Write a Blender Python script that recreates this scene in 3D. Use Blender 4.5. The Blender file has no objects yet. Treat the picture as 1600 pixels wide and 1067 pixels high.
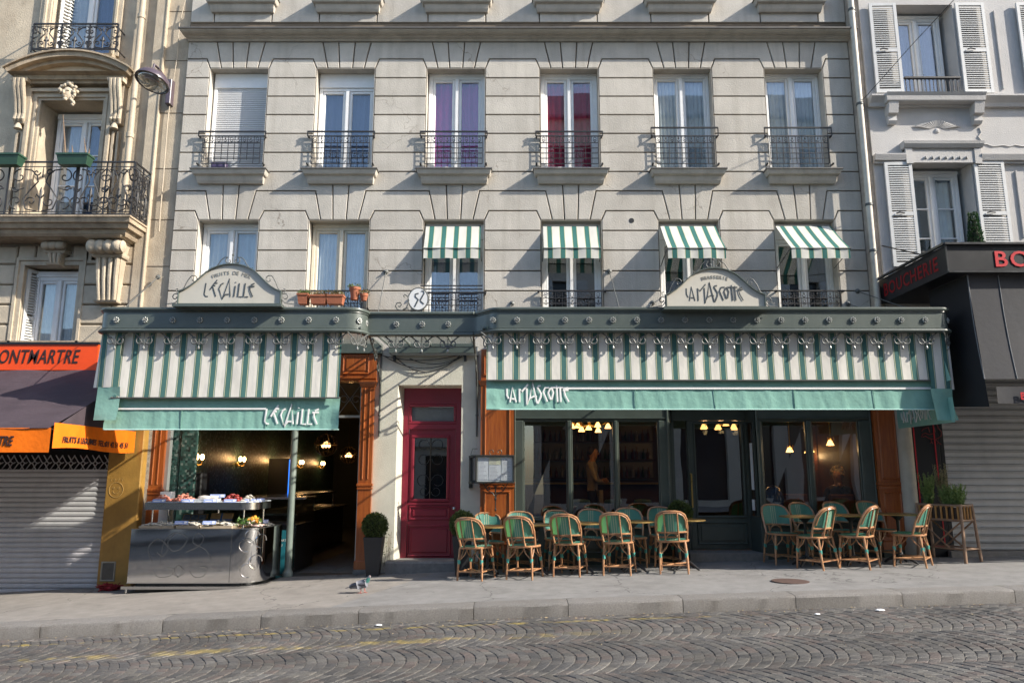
import bpy, bmesh, math, random
from math import sin, cos, pi, radians, sqrt, atan2
from mathutils import Vector, Matrix
random.seed(7)
S = bpy.context.scene
COL = S.collection
# ------------------------------------------------------------------ camera
FPX, CAMD, CAMH, PITCH = 1150.0, 12.5, 1.70, radians(10.15)
cam = bpy.data.cameras.new('camera'); camo = bpy.data.objects.new('camera', cam); COL.objects.link(camo)
cam.sensor_width = 36; cam.lens = FPX/1600*36; cam.clip_end = 3000; cam.clip_start = .05
camo.location = (0, -CAMD, CAMH); camo.rotation_euler = (pi/2+PITCH, 0, 0)
S.camera = camo
# ------------------------------------------------------------------ sky and sun
SUNV = Vector((2.85, -1.0, 1.95)).normalized()
w = bpy.data.worlds.new('World'); S.world = w; w.use_nodes = True
nt = w.node_tree; nt.nodes.clear()
sk = nt.nodes.new('ShaderNodeTexSky'); sk.sky_type = 'NISHITA'; sk.sun_disc = False
sk.sun_elevation = math.asin(SUNV.z); sk.sun_rotation = atan2(SUNV.x, SUNV.y)
sk.altitude = 60; sk.air_density = 1.0; sk.dust_density = 1.2; sk.ozone_density = 1.0
bg = nt.nodes.new('ShaderNodeBackground'); bg.inputs[1].default_value = 0.15
wo = nt.nodes.new('ShaderNodeOutputWorld')
nt.links.new(sk.outputs[0], bg.inputs[0]); nt.links.new(bg.outputs[0], wo.inputs[0])
sl = bpy.data.lights.new('sun', 'SUN'); sl.energy = 4.0; sl.angle = radians(.55); sl.color = (1, .93, .82)
so = bpy.data.objects.new('sun', sl); COL.objects.link(so); so.location = (20, -8, 25)
so.rotation_euler = SUNV.to_track_quat('Z', 'Y').to_euler()
S.view_settings.view_transform = 'Standard'; S.view_settings.look = 'None'
S.view_settings.exposure = 1.15; S.view_settings.gamma = 1.0; S.view_settings.use_curve_mapping = False
S.render.engine = 'CYCLES'
S.cycles.max_bounces = 8; S.cycles.transparent_max_bounces = 12
S.cycles.diffuse_bounces = 4; S.cycles.glossy_bounces = 4; S.cycles.transmission_bounces = 6
S.cycles.caustics_reflective = False; S.cycles.caustics_refractive = False
S.cycles.sample_clamp_indirect = 4.0
# ------------------------------------------------------------------ photo pixel -> place
SA, CA = sin(PITCH), cos(PITCH)
def at(c, r, Y=0.0):
    U = (533.5-r)/FPX; dy = CA-U*SA; dz = SA+U*CA; s = (Y+CAMD)/dy
    return Vector(((c-800)/FPX*s, Y, CAMH+dz*s))
def Z(r, Y=0.0): return at(800, r, Y).z
def X(c, r, Y=0.0): return at(c, r, Y).x
def gz(x):                       # pavement level: the street climbs to the right
    q = max(-10, min(10, x))
    return .186+.0347*q-.00094*q*q + (x-q)*(.0347-.00188*q)
def gpt(c, r, lift=0.0):         # where a pixel meets the pavement
    Y = -1.5
    for _ in range(40):
        p = at(c, r, Y); g = gz(p.x)+lift
        U = (533.5-r)/FPX; dy = CA-U*SA; dz = SA+U*CA
        Y = (g-CAMH)/dz*dy-CAMD
    return at(c, r, Y)
# ------------------------------------------------------------------ materials
MATS = {}
def N(nt, t, **kw):
    n = nt.nodes.new(t)
    for k, v in kw.items(): setattr(n, k, v)
    return n
def mat(name, col, rough=.7, var=.12, scale=6., bump=0., bscale=40., metal=0., spec=.5, stretch=(1, 1, 1),
        col2=None, stain=None, stain_amt=0., stain_scale=1.5, emit=None, estr=0., coat=0., sheen=0., trans=0., rnd=0., detail=6):
    if name in MATS: return MATS[name]
    m = bpy.data.materials.new(name); m.use_nodes = True; MATS[name] = m
    nt = m.node_tree; p = nt.nodes['Principled BSDF']; L = nt.links.new
    p.inputs['Roughness'].default_value = rough; p.inputs['Metallic'].default_value = metal
    p.inputs['Specular IOR Level'].default_value = spec
    if coat: p.inputs['Coat Weight'].default_value = coat; p.inputs['Coat Roughness'].default_value = .15
    if sheen: p.inputs['Sheen Weight'].default_value = sheen
    if trans: p.inputs['Transmission Weight'].default_value = trans
    if emit: p.inputs['Emission Color'].default_value = (*emit, 1); p.inputs['Emission Strength'].default_value = estr
    geo = N(nt, 'ShaderNodeNewGeometry')
    mp = N(nt, 'ShaderNodeMapping'); mp.inputs['Scale'].default_value = stretch
    L(geo.outputs['Position'], mp.inputs['Vector'])
    n1 = N(nt, 'ShaderNodeTexNoise'); n1.inputs['Scale'].default_value = scale; n1.inputs['Detail'].default_value = detail
    n1.inputs['Roughness'].default_value = .62
    L(mp.outputs[0], n1.inputs['Vector'])
    mx = N(nt, 'ShaderNodeMix', data_type='RGBA')
    rp = N(nt, 'ShaderNodeMapRange'); rp.inputs[1].default_value = .3; rp.inputs[2].default_value = .7
    L(n1.outputs['Fac'], rp.inputs[0]); L(rp.outputs[0], mx.inputs['Factor'])
    c2 = col2 or tuple(min(1, c*(1+var)) for c in col)
    c1 = col if col2 else tuple(c*(1-var) for c in col)
    mx.inputs[6].default_value = (*c1, 1); mx.inputs[7].default_value = (*c2, 1)
    out = mx.outputs[2]
    if stain:
        n2 = N(nt, 'ShaderNodeTexNoise'); n2.inputs['Scale'].default_value = stain_scale; n2.inputs['Detail'].default_value = 8
        n2.inputs['Roughness'].default_value = .7
        mp2 = N(nt, 'ShaderNodeMapping'); mp2.inputs['Scale'].default_value = (1, 1, .35); mp2.inputs['Location'].default_value = (3.3, 1.7, 9)
        L(geo.outputs['Position'], mp2.inputs['Vector']); L(mp2.outputs[0], n2.inputs['Vector'])
        r2 = N(nt, 'ShaderNodeMapRange'); r2.inputs[1].default_value = .5; r2.inputs[2].default_value = .75; r2.inputs[4].default_value = stain_amt
        L(n2.outputs['Fac'], r2.inputs[0])
        m2 = N(nt, 'ShaderNodeMix', data_type='RGBA'); L(r2.outputs[0], m2.inputs['Factor']); L(out, m2.inputs[6])
        m2.inputs[7].default_value = (*stain, 1); out = m2.outputs[2]
    if rnd:
        oi = N(nt, 'ShaderNodeObjectInfo'); hv = N(nt, 'ShaderNodeHueSaturation')
        mr = N(nt, 'ShaderNodeMapRange'); mr.inputs[3].default_value = 1-rnd; mr.inputs[4].default_value = 1+rnd
        L(oi.outputs['Random'], mr.inputs[0]); L(mr.outputs[0], hv.inputs['Value']); L(out, hv.inputs['Color']); out = hv.outputs[0]
    L(out, p.inputs['Base Color'])
    rr = N(nt, 'ShaderNodeMapRange'); rr.inputs[3].default_value = max(.02, rough-.08); rr.inputs[4].default_value = min(1, rough+.08)
    L(n1.outputs['Fac'], rr.inputs[0]); L(rr.outputs[0], p.inputs['Roughness'])
    if bump:
        n3 = N(nt, 'ShaderNodeTexNoise'); n3.inputs['Scale'].default_value = bscale; n3.inputs['Detail'].default_value = 4
        L(mp.outputs[0], n3.inputs['Vector'])
        b = N(nt, 'ShaderNodeBump'); b.inputs['Strength'].default_value = bump; b.inputs['Distance'].default_value = .02
        L(n3.outputs['Fac'], b.inputs['Height']); L(b.outputs[0], p.inputs['Normal'])
    return m
def glass(name, tint=(.9, .95, .95), refl=.16, rough=.01, ripple=.0):
    if name in MATS: return MATS[name]
    m = bpy.data.materials.new(name); m.use_nodes = True; MATS[name] = m
    nt = m.node_tree; nt.nodes.clear(); L = nt.links.new
    o = N(nt, 'ShaderNodeOutputMaterial'); t = N(nt, 'ShaderNodeBsdfTransparent'); t.inputs[0].default_value = (*tint, 1)
    g = N(nt, 'ShaderNodeBsdfGlossy'); g.inputs['Roughness'].default_value = rough; g.inputs['Color'].default_value = (.95, .97, 1, 1)
    lw = N(nt, 'ShaderNodeLayerWeight'); lw.inputs['Blend'].default_value = .5
    pw = N(nt, 'ShaderNodeMath', operation='POWER'); pw.inputs[1].default_value = 4
    L(lw.outputs['Facing'], pw.inputs[0])
    mr = N(nt, 'ShaderNodeMapRange'); mr.inputs[3].default_value = refl; mr.inputs[4].default_value = 1
    L(pw.outputs[0], mr.inputs[0])
    if ripple:
        n3 = N(nt, 'ShaderNodeTexNoise'); n3.inputs['Scale'].default_value = 1.1; n3.inputs['Detail'].default_value = 1
        b = N(nt, 'ShaderNodeBump'); b.inputs['Strength'].default_value = ripple; b.inputs['Distance'].default_value = .03
        geo = N(nt, 'ShaderNodeNewGeometry'); L(geo.outputs['Position'], n3.inputs['Vector'])
        L(n3.outputs['Fac'], b.inputs['Height']); L(b.outputs[0], g.inputs['Normal'])
    mx = N(nt, 'ShaderNodeMixShader'); L(mr.outputs[0], mx.inputs[0]); L(t.outputs[0], mx.inputs[1]); L(g.outputs[0], mx.inputs[2])
    L(mx.outputs[0], o.inputs[0])
    return m
def stripes(name, period, phase, stops, rough=.85, uv=False, transl=.0, curve=0.):
    """woven stripes along world X (or the mesh's own u)"""
    if name in MATS: return MATS[name]
    m = bpy.data.materials.new(name); m.use_nodes = True; MATS[name] = m
    nt = m.node_tree; p = nt.nodes['Principled BSDF']; L = nt.links.new
    if uv:
        a = N(nt, 'ShaderNodeUVMap'); sep = N(nt, 'ShaderNodeSeparateXYZ'); L(a.outputs[0], sep.inputs[0])
    else:
        a = N(nt, 'ShaderNodeNewGeometry'); sep = N(nt, 'ShaderNodeSeparateXYZ'); L(a.outputs['Position'], sep.inputs[0])
    ad = N(nt, 'ShaderNodeMath', operation='ADD'); ad.inputs[1].default_value = -phase+1000*period
    dv = N(nt, 'ShaderNodeMath', operation='DIVIDE'); dv.inputs[1].default_value = period
    fr = N(nt, 'ShaderNodeMath', operation='FRACT')
    L(sep.outputs[0], ad.inputs[0]); L(ad.outputs[0], dv.inputs[0]); L(dv.outputs[0], fr.inputs[0])
    cr = N(nt, 'ShaderNodeValToRGB'); cr.color_ramp.interpolation = 'CONSTANT'
    els = cr.color_ramp.elements
    while len(els) < len(stops): els.new(.5)
    for e, (pos, c) in zip(els, stops): e.position = pos; e.color = (*c, 1)
    L(fr.outputs[0], cr.inputs[0])
    g = N(nt, 'ShaderNodeNewGeometry'); n = N(nt, 'ShaderNodeTexNoise'); n.inputs['Scale'].default_value = 3.5; n.inputs['Detail'].default_value = 8
    mp = N(nt, 'ShaderNodeMapping'); mp.inputs['Scale'].default_value = (1.5, 1, .6)
    L(g.outputs['Position'], mp.inputs[0]); L(mp.outputs[0], n.inputs['Vector'])
    mr = N(nt, 'ShaderNodeMapRange'); mr.inputs[1].default_value = .25; mr.inputs[2].default_value = .75; mr.inputs[3].default_value = .84; mr.inputs[4].default_value = 1.06
    L(n.outputs['Fac'], mr.inputs[0])
    mm = N(nt, 'ShaderNodeMix', data_type='RGBA', blend_type='MULTIPLY'); mm.inputs['Factor'].default_value = 1
    L(cr.outputs[0], mm.inputs[6]); L(mr.outputs[0], mm.inputs[7]); L(mm.outputs[2], p.inputs['Base Color'])
    p.inputs['Roughness'].default_value = rough; p.inputs['Specular IOR Level'].default_value = .15
    n3 = N(nt, 'ShaderNodeTexNoise'); n3.inputs['Scale'].default_value = 9; n3.inputs['Detail'].default_value = 5
    L(mp.outputs[0], n3.inputs['Vector'])
    b = N(nt, 'ShaderNodeBump'); b.inputs['Strength'].default_value = .25; b.inputs['Distance'].default_value = .02
    L(n3.outputs['Fac'], b.inputs['Height']); L(b.outputs[0], p.inputs['Normal'])
    if transl:
        o = nt.nodes['Material Output']; t = N(nt, 'ShaderNodeBsdfTranslucent'); L(mm.outputs[2], t.inputs[0])
        mx = N(nt, 'ShaderNodeMixShader'); mx.inputs[0].default_value = transl
        L(p.outputs[0], mx.inputs[1]); L(t.outputs[0], mx.inputs[2]); L(mx.outputs[0], o.inputs[0])
    return m
# ------------------------------------------------------------------ mesh builder
class MB:
    def __init__(s): s.v = []; s.f = []; s.uv = None
    def add(s, vs, fs):
        k = len(s.v); s.v += [tuple(v) for v in vs]; s.f += [tuple(i+k for i in f) for f in fs]; return s
    def box(s, x0, x1, y0, y1, z0, z1):
        if x0 > x1: x0, x1 = x1, x0
        if y0 > y1: y0, y1 = y1, y0
        if z0 > z1: z0, z1 = z1, z0
        return s.add([(x0, y0, z0), (x1, y0, z0), (x1, y1, z0), (x0, y1, z0), (x0, y0, z1), (x1, y0, z1), (x1, y1, z1), (x0, y1, z1)],
                     [(0, 3, 2, 1), (4, 5, 6, 7), (0, 1, 5, 4), (1, 2, 6, 5), (2, 3, 7, 6), (3, 0, 4, 7)])
    def bbox(s, x0, x1, y0, y1, z0, z1, b=.006):     # box with chamfered front (-Y) edges
        return s.prism([(x0, z0), (x1, z0), (x1, z1), (x0, z1)], y0, y1, b)
    def prism(s, poly, y0, y1, b=0.0):               # polygon in XZ, front at y0, back at y1; front edge chamfered by b
        a = sum(poly[i][0]*poly[(i+1) % len(poly)][1]-poly[(i+1) % len(poly)][0]*poly[i][1] for i in range(len(poly)))
        if a < 0: poly = poly[::-1]
        n = len(poly)
        if b:
            q = offset(poly, b)
            vs = [(x, y0, z) for x, z in q]+[(x, y0+b, z) for x, z in poly]+[(x, y1, z) for x, z in poly]
            fs = [tuple(range(n)), tuple(range(3*n-1, 2*n-1, -1))]
            for r in (0, n):
                for i in range(n):
                    j = (i+1) % n; fs.append((r+i, r+n+i, r+n+j, r+j))
        else:
            vs = [(x, y0, z) for x, z in poly]+[(x, y1, z) for x, z in poly]
            fs = [tuple(range(n)), tuple(range(2*n-1, n-1, -1))]
            for i in range(n):
                j = (i+1) % n; fs.append((i, n+i, n+j, j))
        return s.add(vs, fs)
    def stack(s, x0, x1, rings, yb=.02):              # stacked rectangles (z, overhang in x, projection from y=0 to the front)
        k = len(s.v)
        for z, e, p in rings: s.v += [(x0-e, -p, z), (x1+e, -p, z), (x1+e, yb, z), (x0-e, yb, z)]
        n = len(rings); up = rings[-1][0] > rings[0][0]
        for i in range(n-1):
            for j in range(4):
                a, b2, c, d = k+4*i+j, k+4*i+(j+1) % 4, k+4*i+4+(j+1) % 4, k+4*i+4+j
                s.f.append((a, b2, c, d) if up else (a, d, c, b2))
        s.f.append((k+3, k+2, k+1, k) if up else (k, k+1, k+2, k+3))
        e = k+4*(n-1); s.f.append((e, e+1, e+2, e+3) if up else (e+3, e+2, e+1, e))
        return s
    def sweepx(s, prof, x0, x1):                      # closed profile [(y,z)] swept along X
        n = len(prof); k = len(s.v)
        s.v += [(x0, y, z) for y, z in prof]+[(x1, y, z) for y, z in prof]
        for i in range(n):
            j = (i+1) % n; s.f.append((k+i, k+j, k+n+j, k+n+i))
        s.f.append(tuple(range(k+n-1, k-1, -1))); s.f.append(tuple(range(k+n, k+2*n)))
        return s
    def tube(s, pts, r, n=6, closed=False, caps=True, flat=1.0):
        pts = [Vector(p) for p in pts]; m = len(pts); k = len(s.v)
        rs = r if isinstance(r, (list, tuple)) else [r]*m
        up = None
        for i, p in enumerate(pts):
            a = pts[(i-1) % m] if (closed or i > 0) else p; b = pts[(i+1) % m] if (closed or i < m-1) else p
            t = (b-a)
            t = t.normalized() if t.length > 1e-9 else Vector((0, 0, 1))
            if up is None:
                up = Vector((0, 1, 0)) if abs(t.y) < .9 else Vector((1, 0, 0))
            u = (up-t*up.dot(t)).normalized(); up = u; v2 = t.cross(u)
            for j in range(n):
                an = 2*pi*j/n+pi/n; q = p+u*(cos(an)*rs[i]*flat)+v2*(sin(an)*rs[i]); s.v.append(tuple(q))
        for i in range(m if closed else m-1):
            i2 = (i+1) % m
            for j in range(n):
                j2 = (j+1) % n; s.f.append((k+i*n+j, k+i*n+j2, k+i2*n+j2, k+i2*n+j))
        if caps and not closed:
            s.f.append(tuple(k+j for j in range(n-1, -1, -1))); s.f.append(tuple(k+(m-1)*n+j for j in range(n)))
        return s
    def lathe(s, prof, n=16, c=(0, 0, 0), axis='z'):
        k = len(s.v); cx, cy, cz = c
        for r, z in prof:
            for j in range(n):
                a = 2*pi*j/n; x, y = r*cos(a), r*sin(a)
                s.v.append((cx+x, cy+y, cz+z) if axis == 'z' else ((cx+x, cy-z, cz+y) if axis == 'y' else (cx+z, cy+x, cz+y)))
        for i in range(len(prof)-1):
            for j in range(n):
                j2 = (j+1) % n; s.f.append((k+i*n+j, k+i*n+j2, k+(i+1)*n+j2, k+(i+1)*n+j))
        s.f.append(tuple(k+j for j in range(n-1, -1, -1))); e = k+(len(prof)-1)*n; s.f.append(tuple(e+j for j in range(n)))
        return s
    def ball(s, c, r, n=10, m=6, sc=(1, 1, 1)):
        k = len(s.v)
        for i in range(m+1):
            th = pi*i/m
            for j in range(n):
                a = 2*pi*j/n; s.v.append((c[0]+r*sc[0]*sin(th)*cos(a), c[1]+r*sc[1]*sin(th)*sin(a), c[2]+r*sc[2]*cos(th)))
        for i in range(m):
            for j in range(n):
                j2 = (j+1) % n; s.f.append((k+i*n+j, k+(i+1)*n+j, k+(i+1)*n+j2, k+i*n+j2))
        return s
    def grid(s, fn, nu, nv):                          # surface fn(u,v)->(x,y,z); keeps uv
        k = len(s.v)
        if s.uv is None: s.uv = {}
        for i in range(nu+1):
            for j in range(nv+1):
                u, v = i/nu, j/nv; s.uv[len(s.v)] = (u, v); s.v.append(tuple(fn(u, v)))
        for i in range(nu):
            for j in range(nv):
                a = k+i*(nv+1)+j; s.f.append((a, a+nv+1, a+nv+2, a+1))
        return s
    def beam(s, a, b, w2, h2):                        # rectangular bar from a to b
        a, b = Vector(a), Vector(b); t = (b-a).normalized()
        u = t.cross(Vector((0, 0, 1)))
        u = u.normalized() if u.length > 1e-4 else Vector((1, 0, 0)); v = t.cross(u).normalized()
        vs = []
        for p in (a, b):
            for du, dv in ((-1, -1), (1, -1), (1, 1), (-1, 1)): vs.append(p+u*du*w2/2+v*dv*h2/2)
        return s.add(vs, [(0, 1, 2, 3), (7, 6, 5, 4), (0, 4, 5, 1), (1, 5, 6, 2), (2, 6, 7, 3), (3, 7, 4, 0)])
    def mesh(s, name, mt=None, smooth=False):
        me = bpy.data.meshes.new(name); me.from_pydata(s.v, [], s.f)
        if s.uv is not None:
            ul = me.uv_layers.new(name='UVMap')
            for lp in me.loops: ul.data[lp.index].uv = s.uv.get(lp.vertex_index, (0, 0))
        bm = bmesh.new(); bm.from_mesh(me); bmesh.ops.recalc_face_normals(bm, faces=bm.faces); bm.to_mesh(me); bm.free()
        if mt: me.materials.append(mt)
        if smooth:
            me.polygons.foreach_set('use_smooth', [True]*len(me.polygons))
            if smooth != 'all': me.set_sharp_from_angle(angle=radians(38))
        return me
def offset(poly, d):
    n = len(poly); out = []
    for i in range(n):
        p0, p1, p2 = poly[i-1], poly[i], poly[(i+1) % n]
        e1 = Vector((p1[0]-p0[0], p1[1]-p0[1])).normalized(); e2 = Vector((p2[0]-p1[0], p2[1]-p1[1])).normalized()
        n1 = Vector((-e1.y, e1.x)); n2 = Vector((-e2.y, e2.x)); b = (n1+n2)
        l = b.dot(n1)
        b = b/l if abs(l) > .2 else n1
        out.append((p1[0]+b.x*d, p1[1]+b.y*d))
    return out
# ------------------------------------------------------------------ objects
W0 = {}
def wof(o): return W0.get(o.name, Vector((0, 0, 0))) if o else Vector((0, 0, 0))
def tag(o, label=None, cat=None, group=None, kind=None):
    if label: o['label'] = label
    if cat: o['category'] = cat
    if group: o['group'] = group
    if kind: o['kind'] = kind
    return o
def thing(name, label, cat, loc=(0, 0, 0), group=None, rz=0):
    o = bpy.data.objects.new(name, None); COL.objects.link(o); o.location = loc; o.rotation_euler = (0, 0, rz)
    o.empty_display_size = .2; W0[o.name] = Vector(loc); return tag(o, label, cat, group)
def piece(name, me, parent=None, loc=(0, 0, 0), rot=(0, 0, 0), sc=(1, 1, 1), label=None, kind=None):
    """an object of mesh data placed in world coordinates under an unrotated parent"""
    o = bpy.data.objects.new(name, me); COL.objects.link(o); o.parent = parent
    o.location = Vector(loc)-wof(parent); o.rotation_euler = rot; o.scale = sc; W0[o.name] = Vector(loc)
    return tag(o, label, kind=kind)
def obj(name, mb, mt, parent=None, smooth=False, label=None, cat=None, group=None, kind=None):
    o = piece(name, mb.mesh(name, mt, smooth), parent)
    if parent is None and mb.v and kind is None:      # origin at the base of the thing
        xs, ys, zs = zip(*mb.v); c = Vector(((min(xs)+max(xs))/2, (min(ys)+max(ys))/2, min(zs)))
        o.data.transform(Matrix.Translation(-c)); o.location = c; W0[o.name] = c
    return tag(o, label, cat, group, kind)
def copy_tree(o, parent=None):
    c = o.copy(); COL.objects.link(c); c.parent = parent
    for ch in [q for q in o.children]: copy_tree(ch, c)
    return c
def lpart(name, mb, mt, parent, smooth=False):        # part given in its thing's own coordinates
    o = bpy.data.objects.new(name, mb.mesh(name, mt, smooth)); COL.objects.link(o); o.parent = parent
    W0[o.name] = Vector((0, 0, 0)); return o
def text_mesh(body, size, mt, extrude=.004, shear=0., sx=1., bold=0., spacing=1.):
    cu = bpy.data.curves.new('t', 'FONT'); cu.body = body; cu.size = size; cu.extrude = extrude; cu.shear = shear
    cu.offset = bold; cu.space_character = spacing; cu.align_x = 'LEFT'; cu.resolution_u = 3
    o = bpy.data.objects.new('t', cu); COL.objects.link(o)
    dg = bpy.context.evaluated_depsgraph_get(); dg.update()
    me = bpy.data.meshes.new_from_object(o.evaluated_get(dg)); bpy.data.objects.remove(o); bpy.data.curves.remove(cu)
    me.transform(Matrix.Diagonal((sx, 1, 1, 1))); me.transform(Matrix.Rotation(pi/2, 4, 'X'))
    me.materials.clear(); me.materials.append(mt); return me
def arc(cx, cz, r, a0, a1, n=10, y=0.0): return [(cx+r*cos(a0+(a1-a0)*i/n), y, cz+r*sin(a0+(a1-a0)*i/n)) for i in range(n+1)]
def spiral(cx, cz, r0, r1, a0, a1, n=16, y=0.0):
    return [(cx+(r0+(r1-r0)*i/n)*cos(a0+(a1-a0)*i/n), y, cz+(r0+(r1-r0)*i/n)*sin(a0+(a1-a0)*i/n)) for i in range(n+1)]
# ------------------------------------------------------------------ palette
M_wall = mat('facade_render', (.465, .432, .38), .9, .12, 2.2, .3, 45, stain=(.27, .24, .205), stain_amt=.6, stain_scale=.9, rnd=.06)
def cracks(m):
    nt = m.node_tree; L = nt.links.new; p = nt.nodes['Principled BSDF']; src = p.inputs['Base Color'].links[0].from_socket
    g = N(nt, 'ShaderNodeNewGeometry'); n = N(nt, 'ShaderNodeTexNoise'); n.inputs['Scale'].default_value = 2.2; n.inputs['Detail'].default_value = 6
    L(g.outputs['Position'], n.inputs['Vector']); ad = N(nt, 'ShaderNodeMix', data_type='RGBA', blend_type='LINEAR_LIGHT'); ad.inputs['Factor'].default_value = .35
    L(g.outputs['Position'], ad.inputs[6]); L(n.outputs['Color'], ad.inputs[7])
    v = N(nt, 'ShaderNodeTexVoronoi', feature='DISTANCE_TO_EDGE'); v.inputs['Scale'].default_value = .75; L(ad.outputs[2], v.inputs['Vector'])
    r = N(nt, 'ShaderNodeMapRange'); r.inputs[1].default_value = .0; r.inputs[2].default_value = .006; r.inputs[3].default_value = 1; r.inputs[4].default_value = 0; L(v.outputs['Distance'], r.inputs[0])
    k = N(nt, 'ShaderNodeTexNoise'); k.inputs['Scale'].default_value = .8; L(g.outputs['Position'], k.inputs['Vector']); kr = N(nt, 'ShaderNodeMapRange'); kr.inputs[1].default_value = .5; kr.inputs[2].default_value = .6; kr.inputs[4].default_value = .75; L(k.outputs['Fac'], kr.inputs[0])
    mm = N(nt, 'ShaderNodeMath', operation='MULTIPLY'); L(r.outputs[0], mm.inputs[0]); L(kr.outputs[0], mm.inputs[1])
    mx = N(nt, 'ShaderNodeMix', data_type='RGBA'); L(mm.outputs[0], mx.inputs['Factor']); L(src, mx.inputs[6]); mx.inputs[7].default_value = (.15, .12, .09, 1)
    st = N(nt, 'ShaderNodeTexNoise'); st.inputs['Scale'].default_value = 1; st.inputs['Detail'].default_value = 7; mp = N(nt, 'ShaderNodeMapping'); mp.inputs['Scale'].default_value = (5, 5, .35); L(g.outputs['Position'], mp.inputs[0]); L(mp.outputs[0], st.inputs['Vector'])
    sr = N(nt, 'ShaderNodeMapRange'); sr.inputs[1].default_value = .5; sr.inputs[2].default_value = .72; sr.inputs[4].default_value = .5; L(st.outputs['Fac'], sr.inputs[0])
    m5 = N(nt, 'ShaderNodeMix', data_type='RGBA'); L(sr.outputs[0], m5.inputs['Factor']); L(mx.outputs[2], m5.inputs[6]); m5.inputs[7].default_value = (.31, .28, .235, 1); L(m5.outputs[2], p.inputs['Base Color'])
cracks(M_wall)
M_groove = mat('facade_groove', (.16, .125, .09), .95, .2, 6)
M_trim = mat('facade_moulding', (.46, .425, .37), .9, .12, 4, .2, 50, stain=(.16, .14, .12), stain_amt=.5, stain_scale=2.5)
M_lead = mat('lead_capping', (.10, .095, .09), .6, .2, 8)
M_pvc = mat('white_window_paint', (.74, .74, .73), .45, .05, 5)
M_cream = mat('cream_window_paint', (.66, .60, .48), .55, .08, 8)
M_iron = mat('black_iron', (.022, .021, .022), .45, .3, 30)
M_glass = glass('window_glass', (.90, .93, .94), .11, .005, .06)
M_room = mat('dark_room', (.035, .032, .03), .95, .2, 3)
# =================================================================== ground
M_asph = None
def pave_mat():
    m = mat('pavement_asphalt', (.21, .203, .195), .9, .16, 5, .35, 220, stain=(.10, .095, .09), stain_amt=.55, stain_scale=1.1, detail=10)
    nt = m.node_tree; L = nt.links.new; p = nt.nodes['Principled BSDF']
    src = p.inputs['Base Color'].links[0].from_socket
    # an older, paler and browner stretch of asphalt on the left, a pale worn concrete repair on the right
    g = N(nt, 'ShaderNodeNewGeometry'); s = N(nt, 'ShaderNodeSeparateXYZ'); L(g.outputs['Position'], s.inputs[0])
    a = N(nt, 'ShaderNodeMath', operation='MULTIPLY_ADD'); a.inputs[1].default_value = -.35; L(s.outputs[1], a.inputs[0]); L(s.outputs[0], a.inputs[2])
    lt = N(nt, 'ShaderNodeMath', operation='LESS_THAN'); lt.inputs[1].default_value = -1.1; L(a.outputs[0], lt.inputs[0])
    mx = N(nt, 'ShaderNodeMix', data_type='RGBA', blend_type='MULTIPLY'); L(lt.outputs[0], mx.inputs['Factor']); L(src, mx.inputs[6])
    mx.inputs[7].default_value = (1.12, 1.06, .99, 1)
    # pale scuffs
    n = N(nt, 'ShaderNodeTexNoise'); n.inputs['Scale'].default_value = 5; n.inputs['Detail'].default_value = 9; n.inputs['Roughness'].default_value = .75
    mp = N(nt, 'ShaderNodeMapping'); mp.inputs['Scale'].default_value = (1, 2.2, 1); L(g.outputs['Position'], mp.inputs[0]); L(mp.outputs[0], n.inputs['Vector'])
    r = N(nt, 'ShaderNodeMapRange'); r.inputs[1].default_value = .60; r.inputs[2].default_value = .72; r.inputs[4].default_value = .85; L(n.outputs['Fac'], r.inputs[0])
    m2 = N(nt, 'ShaderNodeMix', data_type='RGBA'); L(r.outputs[0], m2.inputs['Factor']); L(mx.outputs[2], m2.inputs[6]); m2.inputs[7].default_value = (.31, .295, .28, 1)
    out = m2.outputs[2]
    v = N(nt, 'ShaderNodeTexVoronoi'); v.inputs['Scale'].default_value = 3.2; L(g.outputs['Position'], v.inputs['Vector'])
    d = N(nt, 'ShaderNodeMapRange'); d.inputs[1].default_value = .05; d.inputs[2].default_value = .075; d.inputs[3].default_value = .6; d.inputs[4].default_value = 0; L(v.outputs['Distance'], d.inputs[0])
    m3 = N(nt, 'ShaderNodeMix', data_type='RGBA'); L(d.outputs[0], m3.inputs['Factor']); L(out, m3.inputs[6]); m3.inputs[7].default_value = (.07, .066, .062, 1); out = m3.outputs[2]
    v = N(nt, 'ShaderNodeTexVoronoi', feature='DISTANCE_TO_EDGE'); v.inputs['Scale'].default_value = .45; ad = N(nt, 'ShaderNodeMix', data_type='RGBA', blend_type='LINEAR_LIGHT'); ad.inputs['Factor'].default_value = .25
    nn = N(nt, 'ShaderNodeTexNoise'); nn.inputs['Scale'].default_value = 3; nn.inputs['Detail'].default_value = 6; L(g.outputs['Position'], nn.inputs['Vector']); L(g.outputs['Position'], ad.inputs[6]); L(nn.outputs['Color'], ad.inputs[7]); L(ad.outputs[2], v.inputs['Vector'])
    d = N(nt, 'ShaderNodeMapRange'); d.inputs[1].default_value = .0; d.inputs[2].default_value = .005; d.inputs[3].default_value = .8; d.inputs[4].default_value = 0; L(v.outputs['Distance'], d.inputs[0])
    m4 = N(nt, 'ShaderNodeMix', data_type='RGBA'); L(d.outputs[0], m4.inputs['Factor']); L(out, m4.inputs[6]); m4.inputs[7].default_value = (.05, .047, .044, 1)
    L(m4.outputs[2], p.inputs['Base Color']); return m
M_asph = pave_mat()
M_gran = mat('granite_kerb', (.19, .178, .165), .85, .25, 60, .6, 160, stain=(.12, .10, .08), stain_amt=.5, stain_scale=4, rnd=.12)
KY = -3.45                                   # kerb face
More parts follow.
